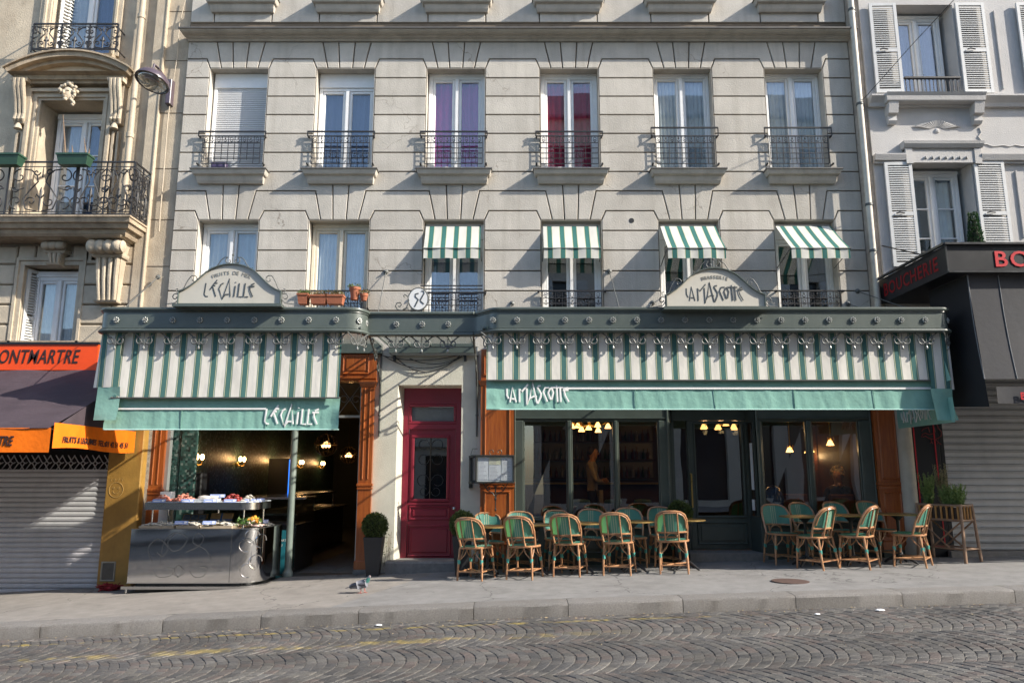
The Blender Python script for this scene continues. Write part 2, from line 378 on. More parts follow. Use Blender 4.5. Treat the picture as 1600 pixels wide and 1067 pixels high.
def sheet(name, y0, y1, dz, mt, x0=-60, x1=60, kind='structure'):
    mb = MB(); xs = [x0+(x1-x0)*i/120 for i in range(121)]
    for x in xs: mb.v += [(x, y0, gz(x)+dz), (x, y1, gz(x)+dz)]
    for i in range(120): mb.f.append((2*i, 2*i+2, 2*i+3, 2*i+1))
    return obj(name, mb, mt, kind=kind)
sheet('pavement', KY+.29, 9.0, 0, M_asph)
# asphalt repair, with its sawn edges
kerb = MB()
joints = [-640, -440, -270, -110, 65, 255, 408, 560, 740, 888, 1068, 1245, 1413, 1590, 1760, 1930, 2100, 2300]
kx = [X(c, 960, KY) for c in joints]
bed = sheet('kerb', KY+.03, KY+.30, -.10, M_groove, kx[0], kx[-1])
def kerb_stone(x0, x1):
    mb = MB(); g = .004; x0 += g; x1 -= g; nseg = 14
    prof = [(0.0, -.22), (-.004, -.03), (.012, -.008), (.045, 0.0), (.15, .003), (.285, .001), (.285, -.22)]
    rnd = random.Random(int(x0*1000))
    for i in range(nseg+1):
        x = x0+(x1-x0)*i/nseg; e = .007 if i in (0, nseg) else 0
        for j, (y, z) in enumerate(prof):
            jit = rnd.uniform(-.005, .005) if j in (1, 2, 3) else 0
            mb.v.append((x, KY+y+(e if j < 3 else 0)+jit, gz(x)+z-(e if j in (2, 3, 4, 5) else 0)*.6+jit*.6))
    n = len(prof)
    for i in range(nseg):
        for j in range(n-1): mb.f.append((i*n+j, (i+1)*n+j, (i+1)*n+j+1, i*n+j+1))
    mb.f.append(tuple(range(n))); mb.f.append(tuple(nseg*n+j for j in range(n-1, -1, -1)))
    return mb
for a, b in zip(kx[:-1], kx[1:]): obj('kerb_stone', kerb_stone(a, b), M_gran, bed, smooth=True)
# ------------------------------------------------------------------- setts
def sett_mat():
    m = bpy.data.materials.new('granite_setts'); m.use_nodes = True; nt = m.node_tree; L = nt.links.new; p = nt.nodes['Principled BSDF']
    at_ = N(nt, 'ShaderNodeAttribute', attribute_name='tint')
    g = N(nt, 'ShaderNodeNewGeometry'); n = N(nt, 'ShaderNodeTexNoise'); n.inputs['Scale'].default_value = 70; n.inputs['Detail'].default_value = 5
    L(g.outputs['Position'], n.inputs['Vector'])
    mr = N(nt, 'ShaderNodeMapRange'); mr.inputs[1].default_value = .3; mr.inputs[2].default_value = .7; mr.inputs[3].default_value = .72; mr.inputs[4].default_value = 1.25; L(n.outputs['Fac'], mr.inputs[0])
    mm = N(nt, 'ShaderNodeMix', data_type='RGBA', blend_type='MULTIPLY'); mm.inputs['Factor'].default_value = 1
    L(at_.outputs['Color'], mm.inputs[6]); L(mr.outputs[0], mm.inputs[7])
    nl = N(nt, 'ShaderNodeTexNoise'); nl.inputs['Scale'].default_value = 1.3; nl.inputs['Detail'].default_value = 7; L(g.outputs['Position'], nl.inputs['Vector']); rl_ = N(nt, 'ShaderNodeMapRange'); rl_.inputs[1].default_value = .35; rl_.inputs[2].default_value = .68; rl_.inputs[3].default_value = .78; rl_.inputs[4].default_value = 1.22; L(nl.outputs['Fac'], rl_.inputs[0])
    mq = N(nt, 'ShaderNodeMix', data_type='RGBA', blend_type='MULTIPLY'); mq.inputs['Factor'].default_value = 1; L(mm.outputs[2], mq.inputs[6]); L(rl_.outputs[0], mq.inputs[7]); mm = mq
    # worn yellow paint: a thin line converging on the kerb and loose patches
    s = N(nt, 'ShaderNodeSeparateXYZ'); L(g.outputs['Position'], s.inputs[0])
    def band(slope, c, wd, amt, xmax):
        a = N(nt, 'ShaderNodeMath', operation='MULTIPLY_ADD'); a.inputs[1].default_value = -slope; L(s.outputs[0], a.inputs[0]); L(s.outputs[1], a.inputs[2])
        d = N(nt, 'ShaderNodeMath', operation='SUBTRACT'); d.inputs[1].default_value = c; L(a.outputs[0], d.inputs[0])
        e = N(nt, 'ShaderNodeMath', operation='ABSOLUTE'); L(d.outputs[0], e.inputs[0])
        f = N(nt, 'ShaderNodeMapRange'); f.inputs[1].default_value = wd; f.inputs[2].default_value = wd*.6; f.inputs[3].default_value = 0; f.inputs[4].default_value = amt; L(e.outputs[0], f.inputs[0])
        n2 = N(nt, 'ShaderNodeTexNoise'); n2.inputs['Scale'].default_value = 5; n2.inputs['Detail'].default_value = 6; L(g.outputs['Position'], n2.inputs['Vector'])
        h = N(nt, 'ShaderNodeMapRange'); h.inputs[1].default_value = .46; h.inputs[2].default_value = .6; L(n2.outputs['Fac'], h.inputs[0])
        k = N(nt, 'ShaderNodeMath', operation='MULTIPLY'); L(f.outputs[0], k.inputs[0]); L(h.outputs[0], k.inputs[1])
        x = N(nt, 'ShaderNodeMapRange'); x.inputs[1].default_value = xmax; x.inputs[2].default_value = xmax-2; L(s.outputs[0], x.inputs[0])
        k2 = N(nt, 'ShaderNodeMath', operation='MULTIPLY'); L(k.outputs[0], k2.inputs[0]); L(x.outputs[0], k2.inputs[1]); return k2.outputs[0]
    out = mm.outputs[2]
    for a in ((.012, -3.78, .05, .55, 3.), (.04, -4.45, .12, .35, 1.5)):
        q = band(*a); mx = N(nt, 'ShaderNodeMix', data_type='RGBA'); L(q, mx.inputs['Factor']); L(out, mx.inputs[6]); mx.inputs[7].default_value = (.42, .31, .06, 1); out = mx.outputs[2]
    L(out, p.inputs['Base Color']); p.inputs['Roughness'].default_value = .62; p.inputs['Specular IOR Level'].default_value = .45
    b = N(nt, 'ShaderNodeBump'); b.inputs['Strength'].default_value = .5; b.inputs['Distance'].default_value = .006; L(n.outputs['Fac'], b.inputs['Height']); L(b.outputs[0], p.inputs['Normal'])
    return m
M_sett = sett_mat()
M_bed = mat('sett_bedding', (.10, .09, .078), .95, .3, 30, .6, 90)
road = sheet('road', -60, KY+.05, -.1565, M_bed)
TINTS = [(.094, .089, .083), (.080, .076, .072), (.106, .100, .092), (.092, .081, .074), (.100, .083, .075), (.069, .067, .066), (.103, .096, .086), (.088, .083, .079)]
def sett(mb, base, cx, cy, cz, rnd, tint, tints, slope=0., dome=.003):
    """one stone from its four plan corners (about the centre)"""
    k = len(mb.v); t1, t2 = rnd.uniform(-.011, .011), rnd.uniform(-.011, .011)
    base = [(u+rnd.uniform(-.004, .004), v+rnd.uniform(-.004, .004)) for u, v in base]
    for (sc, z) in ((1., -.05), (1., -.007), (.93, -.0005)):
        for u, v in base: mb.v.append((cx+u*sc, cy+v*sc, cz+z+u*sc*slope+(u*t1+v*t2 if z > -.04 else 0)))
    mb.v.append((cx, cy, cz+dome))
    for i in range(4): mb.f.append((k+8+i, k+8+(i+1) % 4, k+12))
    for r in (0, 4):
        for i in range(4):
            i2 = (i+1) % 4; mb.f.append((k+r+i, k+r+i2, k+r+4+i2, k+r+4+i))
    tints += [tint]*12
def settmesh(mb, tints, name):
    me = bpy.data.meshes.new(name); me.from_pydata(mb.v, [], mb.f); me.materials.append(M_sett)
    ca = me.color_attributes.new('tint', 'FLOAT_COLOR', 'CORNER'); k = 0
    for p, t in zip(me.polygons, tints):
        for l in p.loop_indices: ca.data[l].color = (*t, 1)
    return me
rnd = random.Random(3)
BW, BUL, CW, NST = 1.16, .23, .104, 10
def tint():
    f = rnd.uniform(.88, 1.18); b = TINTS[rnd.randrange(8)]; return tuple(q*f for q in b)
def span(k, odd):
    return max(-1, -1+2*(k-.5*odd)/NST), min(1, -1+2*(k+1-.5*odd)/NST)
def corners(k, odd):                         # plan of a stone in row k of an arc course; courses are staggered
    va, vb = span(k, odd); vm = (va+vb)/2; g = .004
    off = lambda v: BUL*(vm*vm-v*v)
    ya, yb = (va-vm)*BW/2+g, (vb-vm)*BW/2-g; h = CW/2-g
    return [(off(va)-h, ya), (off(va)+h, ya), (off(vb)+h, yb), (off(vb)-h, yb)]
variants = {}
for k in range(NST+1):
    for odd in (0, 1):
        if k == NST and not odd: continue
        for i in range(5):
            mb = MB(); tt = []; sett(mb, corners(k, odd), 0, 0, 0, rnd, tint(), tt); variants[k, odd, i] = settmesh(mb, tt, 'sett')
cells = []
for band in range(6):
    yc = -4.81-1.16*(band-1)+.58             # bands along the street; arcs bulge uphill
    for ci in range(-112, 112):
        odd = ci % 2
        for k in range(NST+odd):
            v = sum(span(k, odd))/2; y = yc+v*BW/2
            if y > KY-.09: continue
            cells.append((ci*CW+BUL*(1-v*v)+(band % 2)*.06+.018*sin(ci*.37+band*2)+.004*sin(ci*.9+y*4)+rnd.uniform(-.003, .003), y+rnd.uniform(-.0025, .0025), (k, odd)))
def vis(x, y):
    d = Vector((x, y, gz(x)-.15))-Vector(camo.location); fz = d.y*CA+d.z*SA; u = -d.y*SA+d.z*CA
    return (abs(d.x/fz*FPX) < 790 and u/fz*FPX > -528, fz)
near = []
for i, (x, y, r) in enumerate(cells):
    v, fz = vis(x, y)
    if v: near.append((fz, i))
near.sort(); keep = set(i for _, i in near[:300])
mb = MB(); tt = []
for i, (x, y, k) in enumerate(cells):
    z = gz(x)-.15+rnd.uniform(-.0025, .0025); sl_ = .0347-.00188*x
    if i in keep: piece('sett', variants[k[0], k[1], rnd.randrange(5)], road, (x, y, z), (0, -math.atan(sl_), 0))
    else: sett(mb, corners(*k), x, y, z, rnd, tint(), tt, sl_)
piece('setts', settmesh(mb, tt, 'setts'), road, kind='stuff')
# last row along the kerb
mb = MB(); tt = []
for i in range(-95, 95):
    x = i*.16; sett(mb, [(-.075, -.06), (.075, -.06), (.075, .06), (-.075, .06)], x, KY-.07, gz(x)-.155, rnd, tint(), tt, .0347-.00188*x)
piece('gutter_setts', settmesh(mb, tt, 'gutter_setts'), road, kind='stuff')

# dry leaves and crumbs caught in the gutter
mb = MB(); rr = random.Random(8)
for i in range(260):
    x = rr.uniform(-7, 7); y = KY-.02-abs(rr.gauss(0, .10)) if rr.random() < .75 else KY-rr.uniform(.1, 1.6); a = rr.uniform(0, pi); q = rr.uniform(.008, .022); z = gz(x)-.146
    c, s_ = cos(a)*q, sin(a)*q; mb.add([(x-c, y-s_, z), (x+s_*.5, y-c*.5, z+.004), (x+c, y+s_, z+.002), (x-s_*.5, y+c*.5, z+.006)], [(0, 1, 2, 3)])
obj('gutter_leaves', mb, mat('dry_leaf_litter', (.20, .13, .05), .85, .4, 30, col2=(.36, .30, .2)), road, kind='stuff')
# =================================================================== the brasserie's building
BL, BR = -6.02, 6.25
bld = thing('apartment_building', 'beige rendered apartment building with six window bays above the brasserie canopy', 'building', (0, 0, .15))
WX = [-5.035, -3.068, -1.033, 1.052, 3.14, 5.19]; HW = .54
zc = [Z(r) for r in (92.7, 122.3, 150.9, 179.8, 209.1, 238.7, 268.6)]
zl = [Z(r) for r in (329.8, 360.5, 391.3, 423.5, 454.6, 485.5, 516)]
ZW1, ZS1, ZW2 = Z(107.5), Z(267), Z(344)
Zc0 = Z(66); Zband = Z(298.7)
ZB = 3.3; ZTOP = Z(-170)
ZS3 = Z(2)
def wall_holes(x0, x1, z0, z1, holes, y0, y1):
    xs = sorted({x0, x1} | {h[0] for h in holes} | {h[1] for h in holes}); zs = sorted({z0, z1} | {h[2] for h in holes} | {h[3] for h in holes})
    def solid(i, j):
        if not (0 <= i < len(xs)-1 and 0 <= j < len(zs)-1): return False
        cx, cz = (xs[i]+xs[i+1])/2, (zs[j]+zs[j+1])/2
        return not any(h[0] < cx < h[1] and h[2] < cz < h[3] for h in holes)
    mb = MB()
    for i in range(len(xs)-1):
        for j in range(len(zs)-1):
            if not solid(i, j): continue
            a, b, c, d = xs[i], xs[i+1], zs[j], zs[j+1]
            mb.add([(a, y0, c), (b, y0, c), (b, y0, d), (a, y0, d)], [(0, 1, 2, 3)]); mb.add([(a, y1, c), (b, y1, c), (b, y1, d), (a, y1, d)], [(3, 2, 1, 0)])
            for (di, dj, q) in ((-1, 0, [(a, y0, c), (a, y0, d), (a, y1, d), (a, y1, c)]), (1, 0, [(b, y0, c), (b, y1, c), (b, y1, d), (b, y0, d)]),
                                (0, -1, [(a, y0, c), (a, y1, c), (b, y1, c), (b, y0, c)]), (0, 1, [(a, y0, d), (b, y0, d), (b, y1, d), (a, y1, d)])):
                if not solid(i+di, j+dj): mb.add(q, [(0, 1, 2, 3)])
    bm_merge(mb); return mb
def bm_merge(mb):
    key = {}; nv = []; mp = []
    for v in mb.v:
        k = tuple(round(c, 4) for c in v)
        if k not in key: key[k] = len(nv); nv.append(v)
        mp.append(key[k])
    mb.v = nv; mb.f = [tuple(mp[i] for i in f) for f in mb.f]
holes = []
for x in WX:
    holes += [(x-HW, x+HW, ZS1, ZW1), (x-HW, x+HW, 3.9, ZW2), (x-HW, x+HW, ZS3, ZTOP-.5)]
wall = obj('wall', wall_holes(BL, BR, ZB, ZTOP, holes, .025, .40), M_groove, bld)
# rendered reveals of the openings
for x in WX:
    for (z0, z1) in ((ZS1, ZW1), (3.9, ZW2), (ZS3, ZTOP-.5)):
        mb = MB(); y0, y1, t = .0, .39, .006
        mb.box(x-HW, x-HW+t, y0, y1, z0, z1); mb.box(x+HW-t, x+HW, y0, y1, z0, z1); mb.box(x-HW+t, x+HW-t, y0, y1, z1-t, z1)
        obj('reveal', mb, M_trim, wall)
G = .011
def block(poly):
    a = sum(poly[i][0]*poly[(i+1) % len(poly)][1]-poly[(i+1) % len(poly)][0]*poly[i][1] for i in range(len(poly)))
    if a < 0: poly = poly[::-1]
    obj('block', MB().prism(offset(poly, G), -.004+random.uniform(-.0015, .0015), .03, .006), M_wall, wall)
def voussoirs(x, zt, zb, outer=True):
    T, Bm = (.45, .155), (.335, .118)
    return T, Bm
T1, T2, B1, B2 = .45, .155, .335, .118
DX = .075
def piers():
    ed = [(BL, WX[0]-HW)]+[(WX[i]+HW, WX[i+1]-HW) for i in range(5)]+[(WX[5]+HW, BR)]
    return ed
for k, (a, b) in enumerate(piers()):
    L_ = k > 0; R_ = k < 6                     # window on the left / right of this pier
    xl, xr = (WX[k-1] if L_ else None), (WX[k] if R_ else None)
    for (ztop, zp, zw, rows, merge) in ((Zc0, zc[0], ZW1, zc, False), (Zband, zl[0], ZW2, zl, True)):
        # lintel piece
        p = []
        p += [(xl+T1, ztop), (xl+B1, zw), (a, zw), (a+DX, zp)] if L_ else [(a, ztop), (a, zp)]
        p += [(b-DX, zp), (b, zw), (xr-B1, zw), (xr-T1, ztop)] if R_ else [(b, zp), (b, ztop)]
        block(p)
        # pier head and courses
        p = ([(a, zw), (a+DX, zp)] if L_ else [(a, zp)])+([(b-DX, zp), (b, zw)] if R_ else [(b, zp)])+[(b, rows[1]), (a, rows[1])]
        block(p)
        for z0, z1 in zip(rows[1:-1], rows[2:]): block([(a, z0), (b, z0), (b, z1), (a, z1)])
        if merge:                              # band under the sills joined to the side voussoirs
            z9 = zc[-1]; t = T2+(B2-T2)*0
            p = []
            p += [(xl+T2, z9), (xl+B2, zw), (xl+B1, zw), (xl+T1, ztop)] if L_ else [(a, z9), (a, ztop)]
            p += [(xr-T1, ztop), (xr-B1, zw), (xr-B2, zw), (xr-T2, z9)] if R_ else [(b, ztop), (b, z9)]
            block(p)
    block([(a, Z(36)), (b, Z(36)), (b, ZTOP-.5), (a, ZTOP-.5)])
for x in WX:
    block([(x-T2, zc[-1]), (x+T2, zc[-1]), (x+B2, ZW2), (x-B2, ZW2)])
    for (p, q, r, s) in ((-T1, -T2, -B2, -B1), (-T2, T2, B2, -B2), (T2, T1, B1, B2)):
        block([(x+p, Zc0), (x+q, Zc0), (x+r, ZW1), (x+s, ZW1)])
    block([(x-HW, Z(36)), (x+HW, Z(36)), (x+HW, ZS3), (x-HW, ZS3)])
# cornice with its lead capping
zt, zb_ = Z(44, -.25), Z(64, -.04)
h = zt-zb_
mb = MB().stack(BL, BR, [(zb_, .0, .02), (zb_+.03, .0, .05), (zb_+.04, .0, .09), (zb_+h*.42, .02, .10), (zb_+h*.45, .03, .13), (zb_+h*.52, .03, .13), (zb_+h*.55, .04, .19), (zb_+h*.72, .06, .23), (zb_+h*.95, .07, .25), (zb_+h*.97, .07, .25)])
cor = obj('cornice', mb, M_trim, bld)
obj('capping', MB().stack(BL, BR, [(zt-.012, .085, .27), (zt+.012, .085, .27), (zt+.035, .02, .02)]), M_lead, cor)
# sills
for x in WX:
    for zt in (ZS1, ZS3):
        zt = zt-.02
        mb = MB().stack(x-HW, x+HW, [(zt-.245, .04, .06), (zt-.20, .05, .09), (zt-.12, .06, .12), (zt-.115, .09, .15), (zt-.10, .10, .17), (zt-.03, .125, .20)], yb=.03)
        s = obj('sill', mb, M_trim, bld)
        obj('sill_flashing', MB().stack(x-HW, x+HW, [(zt-.028, .14, .215), (zt-.008, .14, .215), (zt+.015, .0, .0)], yb=.03), M_lead, s)
# ------------------------------------------------------------------- windows
def curtain_mesh(x0, x1, z0, z1, y, mt, folds=6, amp=.025, seed=0):
    r = random.Random(seed); ph = r.uniform(0, 6)
    return MB().grid(lambda u, v: (x0+(x1-x0)*u, y+amp*sin(u*folds*2*pi+ph+.6*sin(v*2+ph))+amp*.4*sin(u*folds*5+v), z0+(z1-z0)*v), folds*10, 4).mesh('curtain', mt, 'all')
M_cur = {k: mat('curtain_'+k, c, .9, .08, 8) for k, c in dict(white=(.78, .78, .76), magenta=(.55, .07, .28), crimson=(.50, .02, .07), net=(.75, .76, .76), grey=(.55, .55, .55), blue=(.10, .12, .20)).items()}
def window(par, x0, x1, z0, z1, y, fm, name='window', top=.0, bars=0, curt=None, fr=.055, room=True, blank=0., gl=None):
    """two-leaf casement; the frame is the part, its panes and curtains sub-parts"""
    mb = MB(); w2 = (x0+x1)/2; d = .05
    if top: mb.bbox(x0, x1, y-.02, y+d+.03, z1-top, z1, .004)
    zt = z1-top
    f = fr
    mb.bbox(x0, x0+f, y, y+d+.02, z0, zt, .006); mb.bbox(x1-f, x1, y, y+d+.02, z0, zt, .006); mb.bbox(x0+f, x1-f, y+.003, y+d+.02, zt-f, zt, .006); mb.bbox(x0+f, x1-f, y+.003, y+d+.02, z0, z0+f, .006)
    mb.bbox(w2-.035, w2+.035, y-.025, y+d, z0+f, zt-f, .012)
    panes = []
    for (a, b) in ((x0+f, w2-.035), (w2+.035, x1-f)):
        s = .052; y2 = y+.012
        mb.bbox(a, a+s, y2, y2+d, z0+f, zt-f, .01); mb.bbox(b-s, b, y2, y2+d, z0+f, zt-f, .01)
        mb.bbox(a+s, b-s, y2+.002, y2+d, zt-f-s, zt-f, .01); mb.bbox(a+s, b-s, y2+.002, y2+d, z0+f, z0+f+s*1.7, .01)
        zz0, zz1 = z0+f+s*1.7, zt-f-s
        for i in range(bars):
            zz = zz0+(zz1-zz0)*(i+1)/(bars+1); mb.bbox(a+s, b-s, y2+.004, y2+.04, zz-.014, zz+.014, .005)
        for i in range(bars+1):
            panes.append((a+s, b-s, zz0+(zz1-zz0)*i/(bars+1), zz0+(zz1-zz0)*(i+1)/(bars+1), y2+.028))
    o = obj(name, mb, fm, par)
    for (a, b, c, dd, yy) in panes:
        t = random.uniform(-.0035, .0035); t2 = random.uniform(-.0035, .0035)
        obj('pane', MB().add([(a, yy-t, c-t2), (b, yy+t, c-t2), (b, yy+t, dd), (a, yy-t, dd), (a, yy+.006-t, c), (b, yy+.006+t, c), (b, yy+.006+t, dd), (a, yy+.006-t, dd)], [(0, 1, 2, 3), (7, 6, 5, 4)]), gl or M_glass, o)
    if room:
        ob = MB(); ya, yb = y+.10, y+.75
        ob.add([(x0-.05, ya, z0), (x1+.05, ya, z0), (x1+.05, ya, z1), (x0-.05, ya, z1), (x0-.05, yb, z0), (x1+.05, yb, z0), (x1+.05, yb, z1), (x0-.05, yb, z1)], [(4, 5, 6, 7), (0, 1, 5, 4), (1, 2, 6, 5), (2, 3, 7, 6), (3, 0, 4, 7)])
        obj('dark_interior', ob, M_room, o)
    for i, cc in enumerate(curt or []):
        a, b, key, folds = cc[:4]; yy = y+.105+.02*i
        piece('curtain', curtain_mesh(x0+(x1-x0)*a, x0+(x1-x0)*b, z0, zt, yy, M_cur[key], folds, .018, i+int(x0*10)), o)
    return o
YW = .20
zu0, zu1 = ZS1+.005, ZW1-.006
up = [(None), [(0, .5, 'blue', 3), (.5, 1, 'blue', 4)], [(0, 1, 'magenta', 8)], [(0, 1, 'crimson', 9)], [(0, .5, 'net', 7), (.5, 1, 'net', 7)], [(0, .55, 'net', 7), (.55, 1, 'net', 7)]]
for i, x in enumerate(WX):
    if i == 0: continue
    window(bld, x-HW+.02, x+HW-.006, zu0, zu1, YW, M_pvc, top=(.28 if i == 1 else .03), curt=up[i], fr=(.06 if i == 1 else .075 if i in (2, 3) else .05))
# the closed roller shutter
x = WX[0]; mb = MB(); mb.bbox(x-HW+.03, x+HW-.006, YW-.04, YW+.1, zu1-.30, zu1, .01); mb.bbox(x-HW+.03, x-HW+.09, YW-.03, YW+.05, zu0, zu1-.30); mb.bbox(x+HW-.06, x+HW-.006, YW-.03, YW+.05, zu0, zu1-.30)
rs = obj('roller_shutter', mb, M_pvc, bld); M_slat = mat('pale_shutter_slat', (.55, .55, .55), .5, .05, 3)
n = 40; zz0, zz1 = zu0, zu1-.30
sm = MB().sweepx([(0, 0), (-.012, .006), (-.016, .02), (-.012, .036), (0, (zz1-zz0)/n-.001), (.01, .04), (.01, 0)], x-HW+.09, x+HW-.06).mesh('slat', M_slat)
for k in range(n): piece('slat', sm, rs, (0, YW, zz0+(zz1-zz0)*k/n))
zl1 = ZW2-.006
lowc = [[(0, .5, 'grey', 5), (.5, 1, 'grey', 4)], [(0.04, .96, 'net', 14)], [(0, 1, 'blue', 5)], None, None, None]
for i, x in enumerate(WX):
    window(bld, x-HW+.02, x+HW-.006, 3.95, zl1, YW, M_cream if i == 1 else M_pvc, top=(.06 if i < 2 else .3), curt=lowc[i], fr=.06)
    window(bld, x-HW+.02, x+HW-.006, ZS3+.005, ZTOP-.51, YW, M_pvc, top=.03, curt=[(0, 1, 'grey', 7)], fr=.06)
# ------------------------------------------------------------------- wrought-iron guards
def tulip(mb, x, y, z, s=1., ring=False):
    r = .0055
    if ring:
        mb.tube(arc(x, z+.045*s, .026*s, 0, 2*pi, 10, y)[:-1], r, 4, closed=True)
    else:
        mb.lathe([(.001, .0), (.013*s, .02*s), (.011*s, .04*s), (.001, .06*s)], 6, (x, y, z+.02*s))
    for sg in (-1, 1): mb.tube([(x, y, z-.02*s), (x+sg*.02*s, y, z), (x+sg*.034*s, y, z+.02*s)], [r, r*1.3, r*.6], 4)
def guard(par, x0, x1, rows, y=-.07, lower=False, high=False, droop=True):
    mb = MB(); z = [Z(r, y) for r in rows]
    mb.box(x0-.09, x1+.09, y-.014, y+.014, z[0]-.012, z[0]+.012)
    mb.box(x0-.07, x1+.07, y-.009, y+.009, z[1]-.01, z[1]+.01)
    if not lower:
        for xx in (x0-.085, x1+.085): mb.box(xx-.008, xx+.008, y-.008, y+.008, z[1], z[0])
    for xx in (x0-.07, x1+.07):
        for zz in (z[1], z[-1]): mb.box(xx-.012, xx+.012, y, .06, zz-.012, zz+.012); mb.ball((xx, y-.012, zz), .018, 6, 4)
    n = 9; xs = [x0+(x1-x0)*i/n for i in range(n+1)]
    for zz in z[2:]: mb.box(x0, x1, y-.006, y+.006, zz-.006, zz+.006)
    for i, xx in enumerate(xs):
        zb2 = z[-1] if (i % 2 == 0 or i in (0, n)) else z[-2]-(.03 if droop else 0)
        mb.box(xx-.0055, xx+.0055, y-.0055, y+.0055, zb2 if not lower else z[-1]-.25, z[1])
    for i in range(n):
        xm = (xs[i]+xs[i+1])/2; zt = z[1]-.095; tulip(mb, xm, y-.002, zt, 1., i % 2 == 0)
        if lower: tulip(mb, xm, y-.002, zt-.13, 1., i % 2 == 1)
    for i in range(n):
        xm = (xs[i]+xs[i+1])/2; mb.box(xm-.004, xm+.004, y-.004, y+.004, z[1]-.12 if lower else z[2]-.0, z[1]-.09)
    return obj('guard_rail', mb, M_iron, par)
for i, x in enumerate(WX):
    top = 206 if i < 4 else 200
    guard(bld, x-HW+.0, x+HW-.04, (top, 213, 223.5, 231.6, 239.6, 247.6, 256))
    if i in (1, 3, 5): guard(bld, x-HW+.02, x+HW-.04, (454.5, 455, 466, 474, 482), lower=True)
    if i == 2:
        g2 = guard(bld, x-HW+.02, x+HW-.04, (457, 458, 469, 477, 485), lower=True)
        mb = MB(); y = -.07
        for r in (446.5, 452): mb.box(x-HW-.02, x+HW-.02, y-.01, y+.01, Z(r, y)-.01, Z(r, y)+.01)
        obj('extra_rail', mb, M_iron, bld)
p = at(987, 344.5, -.012); obj('vent_hole', MB().lathe([(.001, .004), (.042, .004), (.046, .0), (.046, -.02)][::-1], 14, (p.x, -.006, p.z), 'y'), M_iron, wall)
# plain wall behind the canopy and the ground-floor party edges
obj('upper_ground_wall', MB().box(BL+.01, BR-.01, .0, .3, 3.3, Z(520)), M_wall, bld)
M_rod = mat('cast_iron_pipe', (.55, .51, .43), .55, .12, 6, stain=(.3, .24, .17), stain_amt=.4, stain_scale=3)
# =================================================================== canopy over the shopfronts
M_can = mat('canopy_green_paint', (.082, .100, .089), .38, .08, 3, .05, 60, coat=.25, stain=(.15, .16, .14), stain_amt=.35, stain_scale=3)
M_canl = mat('canopy_iron_grey', (.095, .10, .095), .5, .15, 30)
M_silver = mat('silvered_rosette', (.27, .28, .265), .4, .2, 40, metal=.4)
M_roofg = glass('canopy_wired_glass', (.86, .90, .88), .10, .25)
M_cloth = stripes('awning_stripe', .2315, X(781.5, 560, -1.9)-.485*.2315, [(0, (.75, .72, .65)), (.25, (.15, .24, .20)), (.295, (.60, .58, .40)), (.335, (.05, .13, .11)), (.36, (.08, .185, .17)), (.61, (.05, .13, .11)), (.635, (.60, .58, .40)), (.675, (.15, .24, .20)), (.72, (.75, .72, .65))], transl=.12)
M_cloth2 = stripes('window_awning_stripe', .225, 0, [(0, (.06, .19, .17)), (.25, (.03, .12, .10)), (.27, (.55, .58, .36)), (.31, (.78, .79, .74)), (.88, (.55, .58, .36)), (.92, (.03, .12, .10)), (.945, (.06, .19, .17))], uv=False, transl=.2)
M_val = mat('sea_green_canvas', (.22, .41, .345), .85, .10, 4, .3, 14, spec=.15, stain=(.17, .33, .28), stain_amt=.5, stain_scale=2)
M_white = mat('white_lettering', (.80, .79, .76), .7, .04, 9)
M_sign = mat('cream_sign_enamel', (.52, .49, .42), .5, .05, 5, stain=(.40, .36, .29), stain_amt=.3)
M_let = mat('slate_lettering', (.055, .065, .07), .5, .1, 9)
M_smalllet = mat('faded_grey_lettering', (.24, .23, .20), .6, .1, 9)
CY, CYM = -2.0, -1.69
ZT, ZBt = Z(480, CY), Z(519.5, CY)
xa, xb = X(155, 500, CY)-.02, X(575, 500, CYM)
xm1 = X(742, 500, CYM); xc = X(763, 500, CY); xd = X(1487, 500, CY)
path = []
def addarc(cx, cy, r, a0, a1, n=7):
    for i in range(n+1):
        a = radians(a0+(a1-a0)*i/n); path.append((cx+r*cos(a), cy+r*sin(a)))
path.append((xa, -.02)); addarc(xa+.16, CY+.16, .16, 180, 270)
addarc(xb-.26, CY+.26, .26, 270, 360); path.append((xb, CYM))
nb = len(path); path.append((xm1-.02, CYM)); addarc(xm1-.02, CYM-.12, .12, 90, 60, 3); addarc(xc+.17, CY+.20, .2, 215, 270, 6)
addarc(xd-.15, CY+.15, .15, 270, 360); path.append((xd, -.02))
def sweep(path, prof):
    mb = MB(); n = len(path); m = len(prof)
    for i in range(n):
        p = Vector(path[i]); a = Vector(path[max(i-1, 0)]); b = Vector(path[min(i+1, n-1)])
        e1 = (p-a).normalized() if i else (b-p).normalized(); e2 = (b-p).normalized() if i < n-1 else e1
        n1 = Vector((e1.y, -e1.x)); n2 = Vector((e2.y, -e2.x)); q = n1+n2
        q = q/max(.6, q.dot(n1))
        for o, z in prof: mb.v.append((p.x+q.x*o, p.y+q.y*o, z))
    for i in range(n-1):
        for j in range(m):
            j2 = (j+1) % m; mb.f.append((i*m+j, (i+1)*m+j, (i+1)*m+j2, i*m+j2))
    mb.f.append(tuple(range(m))); mb.f.append(tuple((n-1)*m+j for j in range(m-1, -1, -1)))
    return mb
H_ = ZT-ZBt
prof = [(-.05, ZT+.0), (.012, ZT), (.034, ZT-.012), (.038, ZT-.03), (.03, ZT-.048), (.012, ZT-.055), (.016, ZT-.07), (0, ZT-.078), (0, ZBt+.075), (.016, ZBt+.068), (.012, ZBt+.052), (.036, ZBt+.045), (.044, ZBt+.028), (.036, ZBt+.01), (.012, ZBt), (-.05, ZBt)]
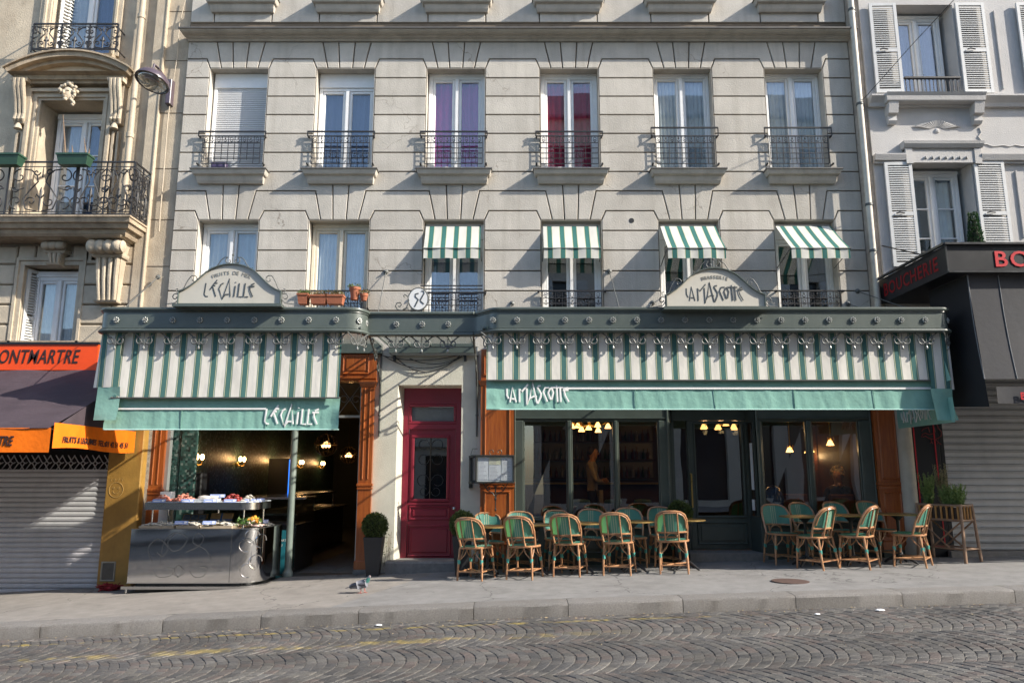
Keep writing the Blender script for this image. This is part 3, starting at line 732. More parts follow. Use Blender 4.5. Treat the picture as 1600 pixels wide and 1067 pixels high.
cano = thing('shopfront_canopy', 'dark green iron canopy with rosettes and hanging scrolls over both shopfronts and the red door', 'canopy', (0, 0, ZBt))
fa = obj('fascia', sweep(path, prof), M_can, cano, smooth=True)
zr = ZBt+.10
def roof(x0, x1, y0, n, name='roof_pane'):
    for i in range(n):
        a, b = x0+(x1-x0)*i/n+.012, x0+(x1-x0)*(i+1)/n-.012
        obj(name, MB().add([(a, y0+.055, zr), (b, y0+.055, zr), (b, -.16, zr+.05), (a, -.16, zr+.05)], [(0, 1, 2, 3)]), M_roofg, cano)
    mb = MB()
    for i in range(n+1):
        a = x0+(x1-x0)*i/n; mb.beam((a, y0+.05, zr-.02), (a, -.1, zr+.03), .016, .03)
    mb.box(x0, x1, -.16, -.02, zr-.10, zr+.06)
    obj('glazing_bars', mb, M_can, cano)
roof(xa+.05, xb-.06, CY, 3); roof(xc-.08, xd-.05, CY, 4)
# middle bay: glass with visible bars and the wall gutter
roof(xb+.07, xm1-.09, CYM, 4)
M_zinc = mat('zinc_gutter', (.42, .46, .48), .5, .1, 5, metal=.3)
obj('gutter', MB().stack(xb+.1, xm1-.03, [(Z(556), 0, .10), (Z(545), 0, .15), (Z(544), 0, .17)], yb=0.0), M_zinc, cano)
# rosettes and scroll pendants
def rosette():
    mb = MB().lathe([(.0, -.034), (.010, -.032), (.014, -.024), (.016, -.01)], 8, (0, 0, 0), 'y')
    mb.v = [(x, y if y <= 0 else -y, z) for x, y, z in mb.v]
    for k in range(8):
        a = 2*pi*k/8; c, s = cos(a), sin(a)
        mb.ball((c*.033, -.012, s*.033), .015, 6, 4, (1, .8, 1))
    return mb.mesh('rosette', M_silver, True)
def pendant():
    mb = MB()
    for sg in (-1, 1):
        pts = [(sg*.155, 0, .0), (sg*.13, 0, -.012), (sg*.085, 0, -.045), (sg*.045, 0, -.085), (sg*.012, 0, -.135)]
        mb.tube(pts, .0085, 5)
        mb.tube([(sg*.008, 0, -.115)]+[(sg*(.062+r*cos(a)), 0, -.082+r*sin(a)) for r, a in [(.055-.0026*i, -2.6+.42*i) for i in range(16)]], [.010]+[.0098-.0002*i for i in range(16)], 5)
    mb.tube([(0, 0, .0), (0, 0, -.15)], .006, 5); mb.ball((0, 0, -.128), .014, 6, 4)
    mb.v = [(x*1.12, y, z*1.3) for x, y, z in mb.v]; return mb.mesh('scroll_pendant', M_canl, True)
def drop():
    return MB().lathe([(.003, -.187), (.007, -.197), (.015, -.214), (.019, -.229), (.015, -.242), (.004, -.25)] if True else [(.003, -.145), (.007, -.155), (.015, -.172), (.019, -.187), (.015, -.2), (.004, -.208)], 8).mesh('drop_finial', M_silver, True)
ME_r, ME_p, ME_d = rosette(), pendant(), drop()
def ornament(x, y, ang=0.):
    d = Vector((sin(ang), -cos(ang), 0))
    piece('rosette', ME_r, cano, (x, y, (ZT+ZBt)/2-.005), (0, 0, ang))
    p = piece('scroll_pendant', ME_p, cano, (x-.02*d.x, y-.02*d.y, ZBt+.004), (0, 0, ang))
    c = bpy.data.objects.new('drop_finial', ME_d); COL.objects.link(c); c.parent = p
for c in (182, 227, 270, 312.5, 355, 397.5, 440, 482.5, 525): ornament(X(c, 500, CY), CY)
ornament(xb-.26+.26*sin(.75), CY+.26-.26*cos(.75), .75)
ornament(xb-.012, CY+.24, 1.45)
for k in range(19): ornament(X(770+37.5*k, 500, CY), CY)
ornament(xd-.15+.15*sin(.8), CY+.15-.15*cos(.8), .8); ornament(xd, CY+.35, pi/2); ornament(xd, CY+.7, pi/2)
ornament(xc-.03, CY+.19, -.95)
for c in (619, 659.5, 700): ornament(X(c, 508, CYM), CYM)
# wall brackets
def bracket(x, xt):
    mb = MB(); z0 = Z(682); y1 = CYM+.1
    pts = [Vector((x, -.03, z0)), Vector((x, -.035, z0+.4)), Vector((x+(xt-x)*.15, -.12, z0+.85)), Vector((x+(xt-x)*.5, -.6, z0+1.2)), Vector((xt, y1, ZBt+.02))]
    mb.tube(pts, [.014, .018, .018, .018, .016], 6)
    mb.beam((x, -.03, z0+.55), (x, -.03, zr-.05), .03, .04)
    for t, r in ((.25, .10), (.5, .13), (.75, .09)):
        c = pts[2].lerp(pts[4], t); c.z += .10
        mb.tube([(c.x, c.y+r*(1-.05*i)*cos(.5*i), c.z+r*(1-.05*i)*sin(.5*i)) for i in range(15)], .011, 5)
    mb.ball((x, -.035, z0+.36), .026, 8, 5)
    obj('bracket', mb, M_canl, cano, smooth=True)
bracket(X(592.5, 680), X(575, 530, CYM)); bracket(X(745, 684), X(739, 530, CYM))
# tie rods back to the wall
for (c0, r0, c1, r1, Y1) in ((603, 425, 588, 482, -.8), (952, 424, 973, 480, -.9), (800, 474, 775, 482, -.3), (1020, 473, 985, 462, -.5), (1325, 475, 1400, 484, -1.2), (1340, 455, 1440, 479, -1.6), (247, 433, 187, 470, -1.6)):
    a = at(c0, r0, -.01); b = at(c1, r1, Y1); b.z = ZT-.01
    mb = MB().tube([a, b], .008, 5)
    mb.lathe([(.045, .01), (.045, -.015), (.02, -.03), (.012, -.06), (.004, -.065)][::-1], 10, (a.x, 0, a.z), 'y')
    mb.v = [(x, y if abs(y) < .001 or y < 0 else -y, z) for x, y, z in mb.v]
    obj('tie_rod', mb, M_canl, cano)
# ------------------------------------------------------------------- lettering of the two houses, as brushed strokes
MASC = [[(375, 445), (375, 520), (395, 560)], [(410, 600), (440, 425), (480, 600)], [(430, 562), (465, 565)], [(522, 600), (520, 445), (550, 478), (622, 395)], [(605, 440), (607, 632), (635, 560), (690, 532), (725, 540)],
        [(640, 555), (672, 370), (722, 605), (733, 615)], [(770, 412), (738, 415), (730, 432), (770, 500), (768, 540), (733, 615)], [(865, 430), (820, 433), (797, 480), (842, 595)],
        [(880, 438), (855, 490), (880, 570), (895, 570), (915, 490), (895, 438), (880, 438)], [(890, 432), (1028, 432)], [(952, 405), (962, 598)], [(992, 418), (1000, 598)], [(1085, 432), (1045, 447)], [(1025, 463), (1092, 462)], [(1040, 468), (1050, 520), (1092, 598)]]
ECAI = [[(500, 380), (487, 520), (505, 545), (535, 548)], [(634, 340), (590, 400), (552, 465)], [(608, 382), (640, 380)], [(592, 412), (616, 410)], [(585, 428), (630, 548)], [(715, 380), (685, 397), (662, 450), (712, 580), (785, 325), (805, 550)], [(730, 548), (750, 520), (788, 521)],
        [(864, 366), (862, 374)], [(860, 415), (850, 550)], [(908, 382), (898, 548), (952, 552)], [(980, 382), (968, 550), (1025, 552)], [(1050, 403), (1092, 383)], [(1020, 423), (1095, 420)], [(1040, 428), (1040, 470), (1078, 552)]]
def strokes(lst, src, dst, y, r, plane=None):
    """lst drawn in src box (x0,y0,x1,y1) scaled to dst (x0,ztop,x1,zbottom)"""
    sx = (dst[2]-dst[0])/(src[2]-src[0]); sz = (dst[3]-dst[1])/(src[3]-src[1]); mb = MB()
    for i, st in enumerate(lst):
        pts = []
        for px, py in st:
            u, v = dst[0]+(px-src[0])*sx, dst[1]+(py-src[1])*sz
            pts.append(plane(u, v) if plane else (u, y-.0004*i, v))
        if len(pts) == 2: pts = [pts[0], tuple((Vector(pts[0])+Vector(pts[1]))/2), pts[1]]
        mb.tube(pts, r, 8, flat=.2)
    return mb
SRC_M, SRC_E = (360, 365, 1098, 635), (485, 325, 1098, 582)
def text_arc(body, size, mt, cx, cz, R, span, y):
    mb = MB(); n = len(body)
    for i, ch in enumerate(body):
        if ch == ' ': continue
        a = pi/2+span/2-span*(i+.5)/n; me = text_mesh(ch, size, mt, .002)
        wd = max(v.co.x for v in me.vertices); mt4 = Matrix.Translation((cx+R*cos(a), y, cz+R*sin(a))) @ Matrix.Rotation(-(a-pi/2), 4, 'Y') @ Matrix.Translation((-wd/2, 0, 0))
        me.transform(mt4); mb.add([tuple(v.co) for v in me.vertices], [tuple(p.vertices) for p in me.polygons]); bpy.data.meshes.remove(me)
    return mb
HALF = [(0, 148), (90, 155), (170, 175), (250, 210), (310, 250), (370, 305), (430, 362), (500, 420), (570, 462), (635, 485), (635, 632)]
def signboard(cl, cr, rb, rt, label, logo, src, dstp, small, sspan, ssize):
    y = CY-.10; zb = Z(rb, y); x0, x1 = X(cl, rb, y), X(cr, rb, y); cx = (x0+x1)/2; k = (x1-x0)/1270; kz = (Z(rt, y)-zb)/484
    t = thing('sign_board', label, 'sign', (cx, y, zb), 'arched signs on the canopy')
    poly = [(cx-u*k, zb+(632-v)*kz) for u, v in HALF[::-1]]+[(cx+u*k, zb+(632-v)*kz) for u, v in HALF[1:]]
    face = obj('panel', MB().prism(poly, y, y+.05), M_sign, t)
    mb = MB(); inn = offset(poly[::-1] if sum(poly[i][0]*poly[(i+1) % len(poly)][1]-poly[(i+1) % len(poly)][0]*poly[i][1] for i in range(len(poly))) < 0 else poly, -.014)
    base = poly[::-1] if inn and sum(poly[i][0]*poly[(i+1) % len(poly)][1]-poly[(i+1) % len(poly)][0]*poly[i][1] for i in range(len(poly))) < 0 else poly
    n = len(base); ya, yb = y-.03, y+.055
    for (q, yy) in ((base, ya), (inn, ya), (inn, yb), (base, yb)): mb.v += [(a, yy, b) for a, b in q]
    for i in range(n):
        j = (i+1) % n
        for r in range(4): r2 = (r+1) % 4; mb.f.append((r*n+i, r*n+j, r2*n+j, r2*n+i))
    obj('rim', mb, M_can, t)
    obj('ledge', MB().box(x0-.06, x1+.04, y-.075, y+.13, zb-.055, zb-.016), M_can, t)
    xl, zt_ = X(dstp[0], dstp[1], y), Z(dstp[1], y); xr, zl_ = X(dstp[2], dstp[3], y), Z(dstp[3], y)
    obj('lettering', strokes(logo, src, (xl, zt_, xr, zl_), y-.002, .0095), M_let, t, smooth=True)
    apex = Z(rt, y); R = .62; n_ = len(small); i_ = 0
    for wd_ in small.split(' '):
        a_ = sspan/2-sspan*(i_+len(wd_)/2)/n_; m_ = text_arc(wd_, ssize, M_smalllet, 0, 0, R, sspan*len(wd_)/n_, 0); c_, s_ = cos(a_), sin(a_)
        m_.v = [(cx+x_*c_-z_*s_, y-.003+y_, apex-.15-R+x_*s_+z_*c_) for x_, y_, z_ in m_.v]; obj('small_lettering', m_, M_smalllet, t); i_ += len(wd_)+1
    mb = MB(); r = .0075; yy = y+.02; mt_ = mb
    for sg in (-1, 1):
        mb = mt_
        z1 = zb+(632-175)*kz
        mb.tube([(cx+sg*.30, yy, zb+(632-205)*kz+.03), (cx+sg*.275, yy, zb+(632-212)*kz+.005), (cx+sg*.21, yy, apex+.005), (cx+sg*.17, yy, apex+.075), (cx+sg*.12, yy, apex+.115), (cx+sg*.07, yy, apex+.115)]+[(cx+sg*(.058+q*cos(a)), yy, apex+.062+q*sin(a)) for q, a in [(.055-.0034*i, 1.3-.5*i) for i in range(12)]], r, 5)
        mb = MB(); ex = cx+sg*635*k; ez = zb+(632-485)*kz
        mb.tube([(ex, yy, ez+.005), (ex-sg*.05, yy, ez+.06), (ex-sg*.09, yy, ez+.16), (ex-sg*.14, yy, ez+.235)]+[(ex-sg*(.185+q*cos(a)), yy, ez+.19+q*sin(a)) for q, a in [(.062-.0042*i, 2.0-.5*i) for i in range(12)]], r, 5)
        mb.tube([(ex+sg*.01, yy, ez), (ex+sg*.055, yy, ez-.005), (ex+sg*.06, yy, ez+.04), (ex+sg*.035, yy, ez+.05)], r, 5)
        mb.tube([(ex+sg*.20, yy, zb-.005), (ex+sg*.06, yy, zb+.015), (ex+sg*.008, yy, zb+.08), (ex+sg*.02, yy, ez-.02)]+[(ex+sg*(.062+q*cos(a)), yy, ez-.075+q*sin(a)) for q, a in [(.055-.0036*i, 2.2-.5*i) for i in range(12)]], r, 5)
        obj('side_scroll', mb, M_canl, t, smooth=True)
    mb = mt_
    mb.ball((cx, yy, apex+.15), .018, 8, 5); mb.tube([(cx, yy, apex), (cx, yy, apex+.15)], r, 5)
    obj('top_scroll', mb, M_canl, t, smooth=True)
    return t
signboard(279, 437.5, 474.5, 413.5, "cream arched sign lettered L'ECAILLE and FRUITS DE MER standing on the canopy", ECAI, SRC_E, (260+485/8, 395+325/8, 260+1098/8, 395+582/8), 'FRUITS DE MER', .92, .075)
signboard(1042, 1195, 479, 420, 'cream arched sign lettered LA MASCOTTE and BRASSERIE standing on the canopy', MASC, SRC_M, (1025+360/8, 395+365/8, 1025+1098/8, 395+635/8), 'BRASSERIE', .62, .072)
# house number on a turned disc
y = CYM+.08; c = at(653.5, 467.5, y); nd = thing('number_disc', 'round white plaque with the house number 52 on an iron scroll', 'house number', (c.x, y, ZT)); rx, rz_ = .145, .168
mb = MB(); n = 28
for (rr, yy) in ((1, -.012), (1, .012)): mb.v += [(c.x+rx*rr*cos(2*pi*i/n), y+yy+.0*i, c.z+rz_*rr*sin(2*pi*i/n)) for i in range(n)]
mb.f = [tuple(range(n)), tuple(range(2*n-1, n-1, -1))]+[(i, n+i, n+(i+1) % n, (i+1) % n) for i in range(n)]
obj('disc', mb, mat('white_enamel', (.68, .68, .67), .35, .04, 6), nd)
obj('disc_rim', MB().tube([(c.x+rx*1.02*cos(2*pi*i/n), y, c.z+rz_*1.02*sin(2*pi*i/n)) for i in range(n)], .014, 6, closed=True), M_canl, nd, smooth=True)
q = lambda px, py: (at(560+px/7.27, 440+py/7.27, y).x, y-.014, at(560+px/7.27, 440+py/7.27, y).z)
mb = MB().tube([q(685, 135), q(650, 145), q(648, 175), q(682, 205), q(640, 288)], .011, 8, flat=.35).tube([q(718, 112), q(742, 112), q(748, 135), q(705, 212), q(712, 230), q(745, 258)], .011, 8, flat=.35)
obj('numerals', mb, M_let, nd)
mb = MB().tube([q(575, 330), q(560, 300), q(500, 330), q(445, 320), q(423, 280), q(440, 245), q(480, 240), q(490, 265), q(470, 290), q(452, 280)], .010, 6).tube([q(500, 330), q(550, 295), q(575, 220), q(562, 170), q(530, 150), q(515, 165), q(525, 180)], .010, 6)
obj('scroll', mb, M_canl, nd, smooth=True)
# =================================================================== big awnings
def wrinkle(u, v, s): return .003*sin(u*31+s+2*sin(u*7))+.0022*sin(u*67+v*3+s*2+3*sin(u*5+s))+.0015*sin(u*113+5*v+s)
def valance(x0, x1, y, z0, z1, mt, seed=0, seams=(), billow=.012, endcurl=0.):
    def fn(u, v):
        x = x0+(x1-x0)*u; e = max(0, 1-(1-u)*14) if endcurl > 0 else max(0, 1-u*14)
        return (x, y+billow*sin(pi*(1-v))*.3+wrinkle(u*3, v, seed)*(1-v*.5)-abs(endcurl)*e*e*(1-v)+.012*e*sin(v*9), z0+(z1-z0)*v+.004*sin(u*23+seed))
    return MB().grid(fn, int((x1-x0)*30), 6)
aw = thing('striped_awning', 'long green and cream striped awning with LA MASCOTTE on its valance', 'awning', (X(1100, 640, CY), CY, Z(640, CY)), 'striped shopfront awnings')
YC, YV = -1.91, -1.85; xA, xB = X(760, 560, YC), X(1453, 560, YC); zbar = Z(593, YC)
def cloth(x0, x1, ytop, ztop, ybot, zbot, s, sag=.02):
    return MB().grid(lambda u, v: (x0+(x1-x0)*u, ytop+(ybot-ytop)*v+sag*sin(pi*v)+.5*wrinkle(u*4, v*2, s)*v, ztop+(zbot-ztop)*v), int((x1-x0)*24), 10)
obj('canopy_cloth', cloth(xA, xB, YC+.01, ZBt+.10, YC, zbar, 1, .01), M_cloth, aw, smooth='all')
obj('front_bar', MB().tube([(xA, YC+.012, zbar-.008), (xB, YC+.012, zbar-.008)], .014, 8), M_canl, aw)
zv = Z(639.5, YV); va = obj('valance', valance(xA+.0, xB+.03, YV, zv, zbar-.005, M_val, 2, billow=.01, endcurl=-.03), M_val, aw, smooth='all')
obj('hem', MB().tube([(xA+.0, YV-.004, zv), (xB+.03, YV-.004, zv)], .009, 6), mat('pale_hem', (.45, .68, .62), .7, .05), va)
zwl = Z(606.5, YV); obj('white_stripe', MB().box(X(880, 606, YV), xB, YV-.012, YV-.0075, zwl-.016, zwl+.014), M_white, va)
obj('lettering', strokes(MASC, SRC_M, (X(790, 600, YV), Z(596.5, YV), X(889, 600, YV), Z(633, YV)), YV-.007, .0145), M_white, aw, smooth=True)
for c in (868, 993, 1117, 1241, 1365): obj('valance_seam', MB().box(X(c, 620, YV)-.003, X(c, 620, YV)+.003, YV-.0105, YV-.004, zv+.01, zwl-.02), MATS['pale_hem'] if False else mat('seam_thread', (.13, .27, .22), .85, .05), va)
# striped side flap and the plain flap below it, then the side valance seen from within
mb = MB().grid(lambda u, v: (X(1450, 560, -1.93)+.35*u+.01*v, -1.93+.04*u*u, ZBt+.03+(Z(608, -1.93)-ZBt-.03)*v), 8, 8); obj('side_flap', mb, M_cloth, aw, smooth='all')
mb = MB().grid(lambda u, v: (X(1454, 608, -1.95)+.33*u+.05*v, -1.95+.03*u+.05*u*sin(pi*v), Z(606, -1.95)-.01+(Z(655, -1.95)-Z(606, -1.95))*v), 8, 8); obj('side_flap_valance', mb, M_val, aw, smooth='all')
M_val2 = M_val
xs_ = 6.29
obj('side_valance', MB().grid(lambda u, v: (xs_+.006*sin(9*u+4*v), -2.02+1.56*u, 2.415+.36*v), 16, 4), M_val, aw, smooth='all')
def inside(u, v): return (xs_-.014, u, v)
obj('side_lettering', strokes(MASC, SRC_M, (-.60, 2.74, -1.45, 2.46), 0, .013, inside), M_white, aw, smooth=True)
obj('side_cloth', MB().add([(xs_, -2.03, zbar-.02), (xs_, -.4, zbar-.1), (xs_, -.4, ZBt+.02), (xs_, -1.75, ZBt+.02)], [(0, 1, 2, 3)]), M_val, aw)
# the fishmonger's awning
aw2 = thing('striped_awning', "shorter green and cream striped awning with L'ECAILLE on its valance above the seafood counter", 'awning', (X(350, 670, CY), CY, Z(672, CY)), 'striped shopfront awnings')
xA, xB = X(184, 570, YC), X(532, 570, YC); zbar2 = Z(620.5, YC)
obj('canopy_cloth', cloth(xA, xB, YC+.01, ZBt+.10, YC-.02, zbar2, 5, .012), M_cloth, aw2, smooth='all')
obj('front_bar', MB().tube([(xA-.05, YC-.006, zbar2-.008), (xB+.01, YC-.006, zbar2-.008)], .014, 8), M_canl, aw2)
zv2 = Z(671, YV); va = obj('valance', valance(X(163, 650, YV), xB, YV, zv2, zbar2-.005, M_val, 4, billow=.012, endcurl=.05), M_val, aw2, smooth='all')
obj('hem', MB().tube([(X(163, 670, YV), YV-.004, zv2), (xB, YV-.004, zv2)], .009, 6), MATS['pale_hem'], va)
zw2 = Z(638.5, YV); obj('white_stripe', MB().box(X(182, 640, YV), X(416, 640, YV), YV-.012, YV-.0075, zw2-.013, zw2+.011), M_white, va)
obj('lettering', strokes(ECAI, SRC_E, (X(414.5, 645, YV), Z(631, YV), X(499, 645, YV), Z(667, YV)), YV-.008, .0145), M_white, aw2, smooth=True)
mb = MB().grid(lambda u, v: (X(157, 515, -1.94)+.35*u-.055*v, -1.94+.06*(1-u)**2, ZBt+.03+(Z(605, -1.94)-ZBt-.03)*v), 8, 8); obj('side_flap', mb, M_cloth, aw2, smooth='all')
mb = MB().grid(lambda u, v: (X(150, 605, -1.96)+.345*u-.02*v, -1.96+.05*(1-u)+.04*sin(pi*v)*u, Z(604, -1.96)+(Z(656, -1.96)-Z(604, -1.96))*v), 8, 8); obj('side_flap_valance', mb, M_val, aw2, smooth='all')
obj('side_cloth', MB().add([(xa+.02, -1.85, 2.5), (xa+.02, -.3, 2.6), (xa+.02, -.3, ZBt), (xa+.02, -1.85, ZBt)], [(0, 1, 2, 3)]), M_val, aw2)
for c in (284, 416): obj('valance_seam', MB().box(X(c, 650, YV)-.003, X(c, 650, YV)+.003, YV-.0105, YV-.004, zv2+.01, zw2-.02), mat('seam_thread', (.13, .27, .22), .85, .05), va)
# =================================================================== small window awnings
labels = ['small striped window awning above the round number plaque', 'small striped window awning of the second awned window from the number plaque', 'small striped window awning directly above the arched LA MASCOTTE sign', 'small striped window awning nearest the drainpipe and white shuttered building']
top = [(669, 752), (848, 938), (1036, 1120), (1216, 1302)]; bot = [(662, 752), (849, 942), (1048, 1136), (1234, 1322)]
for i, lb in enumerate(labels):
    x = WX[2+i]; zt = Z(352.5, .02); y1 = (-.22, -.24, -.52, -.62)[i]
    x0, x1 = x-HW+.04, x+HW-.06
    yb_ = y1; zb = Z(387.5, y1); zv_ = Z(403.5, y1)
    t = thing('window_awning', lb, 'awning', (x, 0, zv_), 'striped awnings over the windows')
    for k in range(2): pass
    mb = MB().grid(lambda u, v: (x0+(x1-x0)*u, .04+(yb_-.04)*v+.015*sin(pi*v), zt+(zb-zt)*v), 14, 8)
    M_c = stripes('window_awning_stripe_%d' % i, (x1-x0)/4.45, x0+.09, [(0, (.06, .19, .17)), (.25, (.03, .12, .10)), (.27, (.55, .58, .36)), (.31, (.70, .69, .63)), (.88, (.55, .58, .36)), (.92, (.03, .12, .10)), (.945, (.06, .19, .17))], transl=.25)
    obj('cloth', mb, M_c, t, smooth='all')
    obj('valance', MB().grid(lambda u, v: (x0+(x1-x0)*u, yb_+.004+.008*sin(u*13+i), zb+(zv_-zb)*v+.004*sin(u*19)), 20, 3), M_c, t, smooth='all')
    fr_ = MB().tube([(x0-.02, yb_, zb-.004), (x1+.02, yb_, zb-.004)], .009, 6)
    for xx in (x0-.015, x1+.015): fr_.tube([(xx, yb_, zb-.004), (xx, .05, zb-.16)], .008, 5)
    fr_.tube([(x0, .045, zt), (x1, .045, zt)], .018, 6)
    obj('frame', fr_, M_canl, t)
# =================================================================== ground floor of the building
M_plas = mat('cream_ground_render', (.70, .655, .555), .85, .08, 3, .3, 70, stain=(.42, .37, .29), stain_amt=.4, stain_scale=2)
M_wood = mat('varnished_orange_wood', (.42, .115, .022), .34, .3, 5, .10, 40, stretch=(9, 9, .6), coat=.35, col2=(.24, .05, .010), detail=8)
M_green = mat('dark_green_joinery', (.060, .075, .065), .42, .12, 4, .05, 50, coat=.2)
M_red = mat('burgundy_door_paint', (.235, .018, .036), .38, .10, 3, .06, 40, coat=.2)
M_step = mat('stone_step', (.22, .205, .19), .85, .2, 12, .4, 90)
M_dglass = glass('shop_glass', (.52, .56, .56), .15, .004, .08)
M_obsc = glass('door_glass', (.25, .28, .28), .16, .02, .03)
M_brass = mat('brass', (.62, .42, .14), .3, .15, 20, metal=.9)
M_steel = mat('brushed_steel', (.55, .55, .55), .22, .08, 10, metal=1., stretch=(1, 1, 12))
M_bulb = mat('lit_bulb', (1, .8, .5), .5, .02, emit=(1, .55, .20), estr=10)
M_shade = mat('lit_glass_shade', (1, .75, .4), .5, .02, emit=(1, .46, .13), estr=4.5)
def fz(x): return gz(x)
# cream wall round the entrance
xdl, xdr = X(625, 740), X(718, 740); zd = Z(601.5); x1_, x2_ = X(578, 740), X(752, 740)
gw = obj('ground_wall', wall_holes(x1_, x2_, -.1, 3.75, [(xdl-.07, xdr+.02, -.1, zd)], -.012, .5), M_plas, bld)
yd = .28; zf = fz(xdl)+.12
obj('door_reveal', MB().add([(xdl-.07, -.011, zf-.3), (xdl, yd, zf-.3), (xdl, yd, zd-.02), (xdl-.07, -.011, zd)], [(0, 1, 2, 3)]).add([(xdl-.07, -.011, zd), (xdl, yd, zd-.03), (xdr, yd, zd-.03), (xdr+.02, -.011, zd)], [(0, 1, 2, 3)]), M_plas, gw)
def panel_rect(mb, x0, x1, z0, z1, y, w_=.03, d=.02, raised=True):   # a moulded frame with a raised field
    for (a, b, c, e) in ((x0, x1, z1-w_, z1), (x0, x1, z0, z0+w_), (x0, x0+w_, z0+w_, z1-w_), (x1-w_, x1, z0+w_, z1-w_)):
        mb.prism([(a, c), (b, c), (b, e), (a, e)], y-d, y+.01, min(.012, d*.7))
    if raised and x1-x0 > .2 and z1-z0 > .12:
        mb.prism([(x0+w_*2, z0+w_*2), (x1-w_*2, z0+w_*2), (x1-w_*2, z1-w_*2), (x0+w_*2, z1-w_*2)], y-d*.6, y+.01, .012)
door = thing('x', 'x', 'x'); bpy.data.objects.remove(door)
mb = MB(); z0, zh = Z(876), zd
mb.box(xdl, xdl+.10, yd-.03, yd+.08, z0, zh); mb.box(xdr-.09, xdr+.02, yd-.03, yd+.08, z0, zh); mb.box(xdl+.10, xdr-.09, yd-.025, yd+.08, Z(629), zh); mb.box(xdl+.10, xdr-.09, yd-.035, yd+.08, Z(669), Z(661))
drp = obj('entrance_door', mb, M_red, bld)
zt1, zt0 = Z(629), Z(661)
mb = MB(); panel_rect(mb, xdl+.09, xdr-.08, zt0-.0, zt1, yd+.0, .05, .04, False); obj('transom_frame', mb, M_red, drp)
obj('transom_pane', MB().box(xdl+.14, xdr-.13, yd+.015, yd+.022, zt0+.05, zt1-.05), mat('frosted_glass', (.16, .175, .175), .35, .15, 12, spec=.6), drp)
a, b = xdl+.10, xdr-.09; zl0, zl1 = Z(872, yd), Z(669, yd)-.0; ga, gb, gc, gd = X(647, 730, yd), X(698, 730, yd), Z(779, yd), Z(684, yd)
mb = MB(); mb.add([], [])
wl = wall_holes(a+.004, b-.004, zl0, zl1-.01, [(ga, gb, gc, gd)], yd, yd+.045)
leaf = obj('door_leaf', wl, M_red, drp)
mb = MB(); panel_rect(mb, ga-.05, gb+.05, gc-.05, gd+.05, yd, .05, .03, False); panel_rect(mb, ga-.07, gb+.07, Z(812, yd), Z(790, yd), yd, .03, .025); panel_rect(mb, ga-.09, gb+.09, Z(869, yd), Z(820, yd), yd, .03, .022); mb.box(a, b, yd-.025, yd+.01, Z(788.5, yd), Z(785, yd)); mb.box(a, b, yd-.02, yd+.01, Z(876, yd), Z(871, yd))
obj('door_mouldings', mb, M_red, drp)
obj('door_pane', MB().box(ga, gb, yd+.02, yd+.026, gc, gd), M_obsc, drp)
mb = MB(); cxm = (ga+gb)/2
mb.tube([(cxm, yd-.005, gc), (cxm, yd-.005, gd)], .008, 5)
for sg in (-1, 1):
    for (zz, r, h) in ((gd-.12, .10, 1), (gd-.36, .10, -1), (gc+.30, .11, 1), (gc+.12, .08, -1)):
        mb.tube([(cxm+sg*(.02+r-r*cos(t)*(1-.05*t)), yd-.004, zz+h*r*sin(t)*(1-.05*t)) for t in [i*.5 for i in range(12)]], .0065, 4)
obj('door_grille', mb, M_iron, drp)
obj('door_back', MB().box(ga-.1, gb+.1, yd+.5, yd+.52, gc-.1, gd+.1), M_room, drp)
kx_ = X(709.5, 794, yd); obj('door_knob', MB().lathe([(.012, 0), (.012, .03), (.028, .045), (.03, .06), (.02, .075), (.002, .08)], 12, (kx_, yd, Z(794, yd)), 'y'), M_steel, drp, smooth=True)
obj('door_step', MB().stack(X(606, 878), X(735, 878), [(gz(-2)-.2, .0, .26), (Z(880, -.25), 0, .26), (Z(877, -.25), 0, .24)], yb=.32), M_step, bld)
# loose cables under the gutter
mb = MB()
for (c0, r0, c1, r1, sag) in ((596, 555, 722, 553, .10), (600, 556, 726, 555, .22), (618, 558, 720, 554, .28), (640, 560, 722, 556, .12)):
    p, q_ = at(c0, r0, -.06), at(c1, r1, -.05)
    mb.tube([p.lerp(q_, i/10)-Vector((0, 0, sag*4*(i/10)*(1-i/10))) for i in range(11)], .008, 5)
for c in (617, 727): mb.box(X(c, 560)-.02, X(c, 560)+.02, -.07, 0, Z(565), Z(548))
tag(obj('cable_bundle', mb, M_iron), 'black cables sagging across the cream wall above the red door', 'cables')
